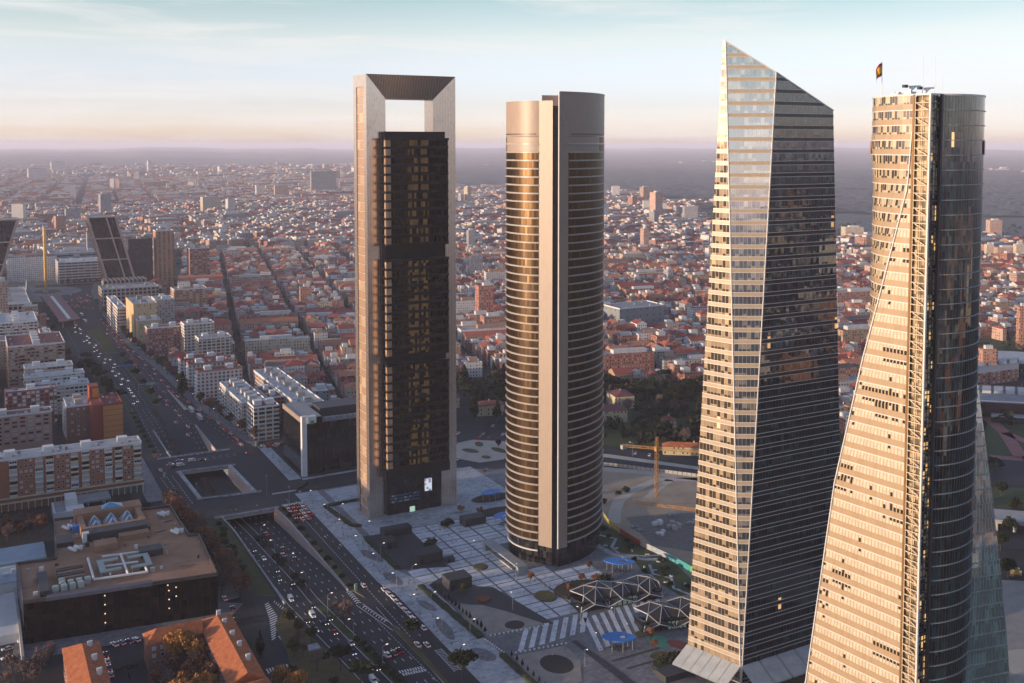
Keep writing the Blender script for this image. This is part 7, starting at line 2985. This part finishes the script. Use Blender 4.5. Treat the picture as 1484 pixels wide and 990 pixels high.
for i in range(19):
    vehicle('car', ['white', 'red', 'dark', 'white', 'silver', 'red', 'black'][i % 7], 157.8 + (i % 4) * 2.9 + cr_.uniform(-.2, .2), 574.5 - (i // 4) * 5.6 + cr_.uniform(-.5, .5), 0, WQ, 'cars queueing at the lights')
for colr, x, y, rz, lab in (('white', 112, 689, -PI / 2, 'white car crossing behind the rectangular opening, leftmost'), ('silver', 119, 695, -PI / 2, 'silver car on the far lane of the crossing'), ('dark', 113.5, 683.5, -PI / 2, 'dark car behind the white and orange van on the crossing'), ('black', 132.5, 688.5, -PI / 2, 'black car right of the white van on the crossing'),
                            ('red', 164, 690, 1.2, 'red car turning at the far corner of the crossing'), ('white', 104.5, 679, 0, 'white car left of the rectangular opening with lit lamps'), ('dark', 107.5, 712.5, 0, 'dark car waiting at the left far corner of the crossing')):
    vehicle('car', colr, x, y, rz, '', 'cars on the crossing', label=lab)
vehicle('van', 'white', 126.4, 690.5, -PI / 2, '', 'cars on the crossing', label='white van crossing between the silver and black cars')
vehicle('van', 'white', 117.8, 684.4, -PI / 2, '', 'cars on the crossing', label='white and orange delivery van crossing near the opening')
for i in range(9):
    vehicle('car', ['white', 'red', 'silver', 'dark'][i % 4], 164 - (i > 4) * 2 + cr_.uniform(-.3, .3), 712 + i * 8.2, 0, 'parked at the right kerb beyond the crossing', 'cars parked along the far right kerb')
for i in range(8):
    vehicle('car', ['silver', 'white', 'black', 'red'][i % 4], 174 + i * 2.5, 698 + (i % 2) * 4, .3, 'in the lot beside the corner apartment house, from the left', 'cars parked behind the black office')
Wp = 'in the car park left of the black store, from the back'
for i in range(11):
    vehicle('car', ['white', 'silver', 'white', 'grey'][i % 4], 8.6 + (i % 2) * .4, 540 - i * 8.4, PI / 2 + .1, Wp, 'cars in the store car park')
for i in range(5):
    vehicle('car', ['silver', 'white', 'blue'][i % 3], 15.2, 490 - i * 5.2, PI / 2 + .1, 'against the black store left wall, from the back', 'cars along the store wall')
for i in range(4):
    vehicle('car', ['white', 'silver', 'blue', 'white'][i], 49 + i * 2.9, 447.6, .35, 'parked in front of the black store entrance, from the left', 'cars before the black store')
for i in range(4):
    vehicle('car', ['dark', 'white', 'blue', 'silver'][i], 44.6, 440 - i * 6, 0, 'in the side street by the separate tiled house', 'cars in the side street')
for x, y, colr, lab in ((100.6, 458, 'dark', 'dark car with headlights near the end of the tree row'), (99.5, 470, 'white', 'white car under the tree row'), (98, 446, 'black', 'black car parked at the corner of the black store')):
    vehicle('car', colr, x, y, 0, '', 'cars by the tree row', label=lab)
for x, y, colr, lab in ((310, 666, 'white', 'white car entering the roundabout from behind'), (318, 649, 'red', 'red car circling the sandy island'), (325, 656, 'silver', 'silver car circling the sandy island'), (324, 645, 'black', 'black car circling beside the red one'), (284, 611, 'white', 'white car on the near left of the roundabout'), (337, 648, 'white', 'white car at the right of the roundabout'),
                        (341, 672, 'silver', 'silver car on the road into the park'), (289, 581, 'dark', 'dark car parked by the back beds of the plaza'), (376, 578, 'white', 'white car on the ring avenue left of the crane'), (391, 536, 'white', 'white car on the ring avenue right of the crane'), (412, 508, 'red', 'red car on the ring avenue by the crystal tower'),
                        (396, 566, 'silver', 'silver car parked beside the long cream building'), (402, 558, 'white', 'white car parked beside the long cream building'), (263, 368, 'white', 'white police style car between the two lattice pavilions'), (505, 440, 'dark', 'dark car on the ring avenue right of the towers')):
    vehicle('car', colr, x, y, -.7, '', 'cars behind the towers', label=lab)
# traffic up the avenue
WA, WB, WC = 'coming down the avenue left lanes beyond the ramp, from the camera', 'going up the avenue right lanes beyond the ramp, from the camera', 'on the avenue right service lane, from the camera'
for i in range(34):
    y = 866 + i * 12.6 + cr_.uniform(-5, 5)
    vehicle('car', cr_.choice(['white', 'silver', 'dark', 'black', 'white', 'red']), cr_.choice([113.6, 117.2, 120.8]) - max(0, y - 1000) * .05, y, PI, WA, 'cars coming down the avenue', False)
for i in range(30):
    y = 760 + i * 17 + cr_.uniform(-6, 6)
    vehicle('car', cr_.choice(['white', 'silver', 'red', 'black', 'dark']), cr_.choice([136, 139, 142.2]) - max(0, y - 900) * .012 + (shift(y) * .3 if y < 850 else 0), y, 0, WB, 'cars going up the avenue', False, zroad(y) + .03)
for i in range(22):
    y = 800 + i * 24 + cr_.uniform(-6, 6)
    vehicle('car', cr_.choice(['white', 'silver', 'red', 'dark']), interp(XR, y) - cr_.choice([3, 6.4]), y, 0, WC, 'cars on the service lane', False)
for x, y in sorted((112 + cr_.uniform(-20, 34), cr_.uniform(1400, 1560)) for i in range(46)):
    if 80 < x < 112 and y < 1482:
        x = 114 + cr_.uniform(0, 24)
    vehicle('car', cr_.choice(['white', 'red', 'silver', 'red', 'dark']), x, y, 0, 'on the round square before the golden column, from the left', 'cars on the round square', False)
BB = MB()
BB.box(-1.25, 1.25, -6, 6, .35, 3.1, bottom=True)
BW = MB()
for s_ in (-1, 1):
    BW.box(s_ * 1.27 - .01, s_ * 1.27 + .01, -5.6, 5.6, 1.4, 2.5)
BW.box(-1.1, 1.1, 6.005, 6.03, 1.2, 2.7)
me_bb = {k: mesh_of(BB, 'body', M['car_' + k]) for k in ('white', 'blue')}
me_bw = mesh_of(BW, 'window', M['car_glass'])
for i, (x, y, rz, colr, lab) in enumerate(((152, 797, 0, 'white', 'white bus in the right service lane beyond the crossing, nearer one'), (150.5, 822, 0, 'white', 'white bus right behind the nearer bus'), (118, 1300, .1, 'white', 'white bus beside the maroon bus canopy, right side'), (119, 1352, .1, 'white', 'second white bus right of the maroon canopy'), (80, 1330, .1, 'blue', 'blue bus left of the maroon bus canopy'), (78, 1370, .1, 'white', 'white bus left of the maroon bus canopy'))):
    r_ = thing('bus', lab, 'bus', (x, y, .03), rz, 'city buses')
    inst(me_bb[colr], 'body', r_, (0, 0, 0))
    inst(me_bw, 'window', r_, (0, 0, 0))
    for sx in (-1.1, 1.1):
        for sy in (-3.6, 3.8):
            o = inst(me_wheel, 'wheel', r_, (sx, sy, .42))
            o.scale = (1.2, 1.3, 1.3)

# ------------------------------------------------------------------ lamps, signs, bollards, people
pl, am, hd_ = MB(), MB(), MB()
pl.bar((0, 0, 0), (0, 0, 9), .11, n=6, r2=.07)
am.bar((0, 0, 9), (1.8, 0, 9.6), .06, n=5)
hd_.box(1.5, 2.4, -.16, .16, 9.55, 9.72, bottom=True)
me_pole, me_arm, me_lh = mesh_of(pl, 'pole', M['grey']), mesh_of(am, 'arm', M['grey']), mesh_of(hd_, 'lamp_head', emit('street_lamp_glow', (1, .9, .75), .9))
lampc = {}


def lamp(x, y, rz, where, z=0.1, s_=1.):
    i = lampc.get(where, 0)
    lampc[where] = i + 1
    r_ = thing('street_lamp', '%s street lamp %s' % (nth(i), where), 'street lamp', (x, y, z), rz, 'street lamps ' + where.split(',')[0])
    r_.scale = (s_, s_, s_)
    for me, nm in ((me_pole, 'pole'), (me_arm, 'arm'), (me_lh, 'lamp_head')):
        inst(me, nm, r_, (0, 0, 0))


for i in range(9):
    y = 570 - i * 26
    lamp(172.6, y, PI, 'along the taxi kerb, from the crossing')
for i in range(7):
    y = 545 - i * 28
    lamp(135.2 + off(y), y, PI * (i % 2), 'on the avenue median, from the bridge', zroad(y))
for i in range(6):
    lamp(178 + (i % 2) * 4, 540 - i * 32, 0, 'on the plaza pavement, from the framed tower')
for i, (x, y) in enumerate(((222, 462), (228, 425), (212, 398), (232, 372), (245, 365), (226, 350), (214, 340), (262, 358))):
    lamp(x, y, i * .8, 'on the pale slabs of the plaza, from the framed tower', .1, .8)
for i in range(9):
    y = 730 + i * 55
    lamp(interp(XR, y) - .6, y, PI, 'along the far right kerb, from the crossing')
for i in range(4):
    lamp(340 + i * 17, 628 - i * 22, 2.4, 'along the ring avenue, from the roundabout')
for x, y, c, lab in ((159.4, 575, (.25, .27, .3), 'grey traffic mast at the near right corner of the crossing'), (153, 601, (.25, .27, .3), 'grey traffic mast between the openings'), (113, 606, (.3, .14, .08), 'rust coloured lamp mast at the left of the bridge'), (110, 680, (.3, .14, .08), 'rust coloured lamp mast at the far left of the crossing')):
    r_ = thing('traffic_mast', lab, 'mast', (x, y, .1), 0, 'masts at the crossing')
    a, b = MB(), MB()
    a.bar((0, 0, 0), (0, 0, 12), .13, n=6, r2=.08)
    b.box(-.5, .5, -.2, .2, 11.9, 12.4, bottom=True)
    a.build('pole', plain('mast_paint_%d' % int(x), c, .6), r_)
    b.build('lamp_head', M['grey'], r_)
for x, y, lab in ((155.8, 449.5, 'lit advertising pillar on the tip of the green strip'), (177.5, 500, 'green and white advertising pillar on the taxi pavement'), (104, 662, 'pale sign board left of the rectangular opening'), (172.5, 704, 'lit sign pillar at the far right corner of the crossing')):
    r_ = thing('advert_pillar', lab, 'sign', (x, y, .13), .3, 'advertising pillars')
    a, b = MB(), MB()
    a.box(-.12, .12, -.12, .12, 0, 1.0)
    b.box(-.75, .75, -.16, .16, 1.01, 3.9, bottom=True)
    a.build('post', M['grey'], r_)
    b.build('panel', plain('poster_%d' % int(x), (.30, .42, .33), .5, scale=1.2, amt=.5, objspace=True), r_)
for lab, x, y, wd, tx in (('green and white road sign gantry over the avenue beyond the ramp', 131, 905, 16, 0), ('blue road sign gantry over the avenue, farther up', 124, 990, 18, 1)):
    r_ = thing('sign_gantry', lab, 'road sign', (x, y, 0), 0, 'road sign gantries')
    a, b = MB(), MB()
    a.bar((-wd / 2, 0, 0), (-wd / 2, 0, 7.4), .2, n=6)
    a.bar((wd / 2, 0, 0), (wd / 2, 0, 7.4), .2, n=6)
    a.bar((-wd / 2, 0, 7.2), (wd / 2, 0, 7.2), .2, n=6)
    b.box(-2, 5, -.3, -.15, 6.0, 8.4, bottom=True)
    a.build('frame', M['grey'], r_)
    b.build('sign_panel', plain('sign_panel_%d' % tx, ((.22, .4, .32), (.06, .14, .36))[tx], .5), r_)
bb, bcap = MB(), MB()
bb.bar((0, 0, 0), (0, 0, .35), .3, n=8, r2=.26)
for i in range(6):
    a0_, a1_ = i * .26, (i + 1) * .26
    for k in range(8):
        t0, t1 = k * PI / 4, (k + 1) * PI / 4
        P = lambda a, t: (.42 * math.cos(a) * math.cos(t), .42 * math.cos(a) * math.sin(t), .36 + .42 * math.sin(a))
        bcap.face([P(a0_, t0), P(a0_, t1), P(a1_, t1), P(a1_, t0)])
me_b1, me_b2 = mesh_of(bb, 'base', M['concrete']), mesh_of(bcap, 'cap', M['white'])
for where, pts, n in (('in the row below the gravel garden, from the hedge', ((192, 380.6), (216, 377.6)), 13), ('in the row beside the diagonal stripes, from the hedge', ((192.5, 362.5), (217, 359.6)), 13), ('in the row at the hedge gap, from the far end', ((188.3, 378), (190.2, 365)), 9),
                      ('in the row before the planted island, from the left', ((236, 412), (262, 410)), 12)):
    A_, B_ = Vector(pts[0]), Vector(pts[1])
    for i in range(n):
        p = A_.lerp(B_, i / (n - 1))
        r_ = thing('bollard', '%s white round bollard %s' % (nth(i), where), 'bollard', (p.x, p.y, .1), 0, 'white bollards on the plaza')
        inst(me_b1, 'base', r_, (0, 0, 0))
        inst(me_b2, 'cap', r_, (0, 0, 0))
for i in range(4):
    for j in range(6):
        x, y = 213 + i * 5.2, 502 - j * 9.2
        if (i + j) % 2:
            continue
        m = MB()
        m.box(-.9, .9, -.25, .25, 0, .45)
        o = m.build('stone_bench', M['white'])
        o.location = (x, y, .1)
        tag(o, 'small white stone bench on the slabs, %s row, %s from the left' % (nth(j), nth(i)), 'bench', 'stone benches on the slabs')
for i in range(14):
    x, y = [(289, 440), (293, 434), (299, 428), (290, 423), (296, 418), (291, 409), (301, 410), (294, 402), (287, 396), (298, 394), (291, 390), (297, 384), (290, 379), (302, 420)][i]
    m = MB()
    for k in range(5):
        a = k * .35 + i
        m.box(1.1 * math.cos(a) - .3, 1.1 * math.cos(a) + .3, 1.1 * math.sin(a) - .3, 1.1 * math.sin(a) + .3, 0, .42)
    o = m.build('garden_seat', M['white'])
    o.location = (x, y, .16)
    tag(o, '%s curved white garden seat on the mounds, from the round tower' % nth(i), 'bench', 'curved garden seats')


def person_mesh(seed):
    r_ = random.Random(seed)
    me = bpy.data.meshes.new('person')
    st_ = r_.uniform(.10, .22)
    V = [(0, 0, .92), (0, 0, 1.15), (0, 0, 1.38), (0, .01, 1.50), (0, .02, 1.62), (0, .02, 1.74),
         (.10, 0, .86), (.11, st_, .48), (.11, st_ - .05, .06), (.11, st_ + .10, .03), (-.10, 0, .86), (-.11, -st_ * .6, .48), (-.11, -st_ - .05, .06), (-.11, -st_ + .10, .03),
         (.19, 0, 1.40), (.25, -.05, 1.14), (.26, .06, .92), (.26, .10, .82), (-.19, 0, 1.40), (-.25, .05, 1.14), (-.26, .12, .92), (-.26, .16, .82)]
    E_ = [(0, 1), (1, 2), (2, 3), (3, 4), (4, 5), (0, 6), (6, 7), (7, 8), (8, 9), (0, 10), (10, 11), (11, 12), (12, 13), (2, 14), (14, 15), (15, 16), (16, 17), (2, 18), (18, 19), (19, 20), (20, 21)]
    R_ = [.15, .15, .17, .06, .10, .09, .10, .065, .05, .035, .10, .065, .05, .035, .065, .05, .04, .03, .065, .05, .04, .03]
    me.from_pydata(V, E_, [])
    o = bpy.data.objects.new('person', me)
    COL.objects.link(o)
    sm = o.modifiers.new('skin', 'SKIN')
    for i, v in enumerate(me.skin_vertices[0].data):
        v.radius = (R_[i], R_[i] * (.75 if i in (0, 1, 2) else 1))
    me.skin_vertices[0].data[0].use_root = True
    ss = o.modifiers.new('sub', 'SUBSURF')
    ss.levels = ss.render_levels = 1
    dg_ = bpy.context.evaluated_depsgraph_get()
    m2_ = bpy.data.meshes.new_from_object(o.evaluated_get(dg_))
    bpy.data.objects.remove(o)
    return m2_


SKIN, HAIR = plain('skin', (.42, .26, .19), .7), plain('hair', (.04, .028, .02), .8)
CL = {'black': (.015, .015, .017), 'white': (.5, .5, .5), 'red': (.35, .03, .03), 'blue': (.04, .08, .2), 'grey': (.14, .14, .15), 'tan': (.3, .22, .14)}
for k, c in CL.items():
    M['coat_' + k] = plain('cloth_' + k, c, .9, amt=.1)
pm = {}
for i, (ck, lg) in enumerate((('black', 'blue'), ('white', 'black'), ('red', 'black'), ('blue', 'grey'), ('grey', 'black'), ('tan', 'blue'))):
    me = person_mesh(i)
    for m in (M['coat_' + ck], M['coat_' + lg], SKIN, HAIR):
        me.materials.append(m)
    for p in me.polygons:
        z = p.center.z
        x = abs(p.center.x)
        p.material_index = 3 if z > 1.70 else 2 if z > 1.50 or (z < .88 and x > .2) else 1 if z < .9 else 0
    pm[ck] = (me, lg)
pc = {}
pr_ = random.Random(14)


def people(where, pts, grp):
    for x, y in pts:
        ck = pr_.choice(list(pm))
        me, lg = pm[ck]
        i = pc.get((ck, where), 0)
        pc[(ck, where)] = i + 1
        o = bpy.data.objects.new('person', me)
        COL.objects.link(o)
        o.location = (x, y, .14)
        o.rotation_euler = (0, 0, pr_.uniform(0, 6.28))
        tag(o, '%s person in %s coat %s' % (nth(i), ck, where), 'person', grp)


people('on the taxi pavement, from the framed tower', [(174 + pr_.uniform(-2, 7), 574 - i * 4.6) for i in range(46)], 'people on the taxi pavement')
people('on the bridge over the cutting, from the left', [(118 + i * 3.1, 582 + pr_.uniform(0, 3)) for i in range(9)], 'people on the bridge')
people('on the far walkway of the crossing, from the left', [(116 + i * 3.6, 704 + pr_.uniform(-1, 0)) for i in range(8)], 'people on the far walkway')
people('at the foot of the black office, from the crossing', [(177 + pr_.uniform(-2, 2), 634 + i * 6) for i in range(8)], 'people by the black office')
people('across the plaza slabs, from the framed tower', [(pr_.uniform(212, 236), 500 - i * 9) for i in range(14)] + [(pr_.uniform(205, 250), 376 - i * 2.6) for i in range(12)], 'people on the plaza')
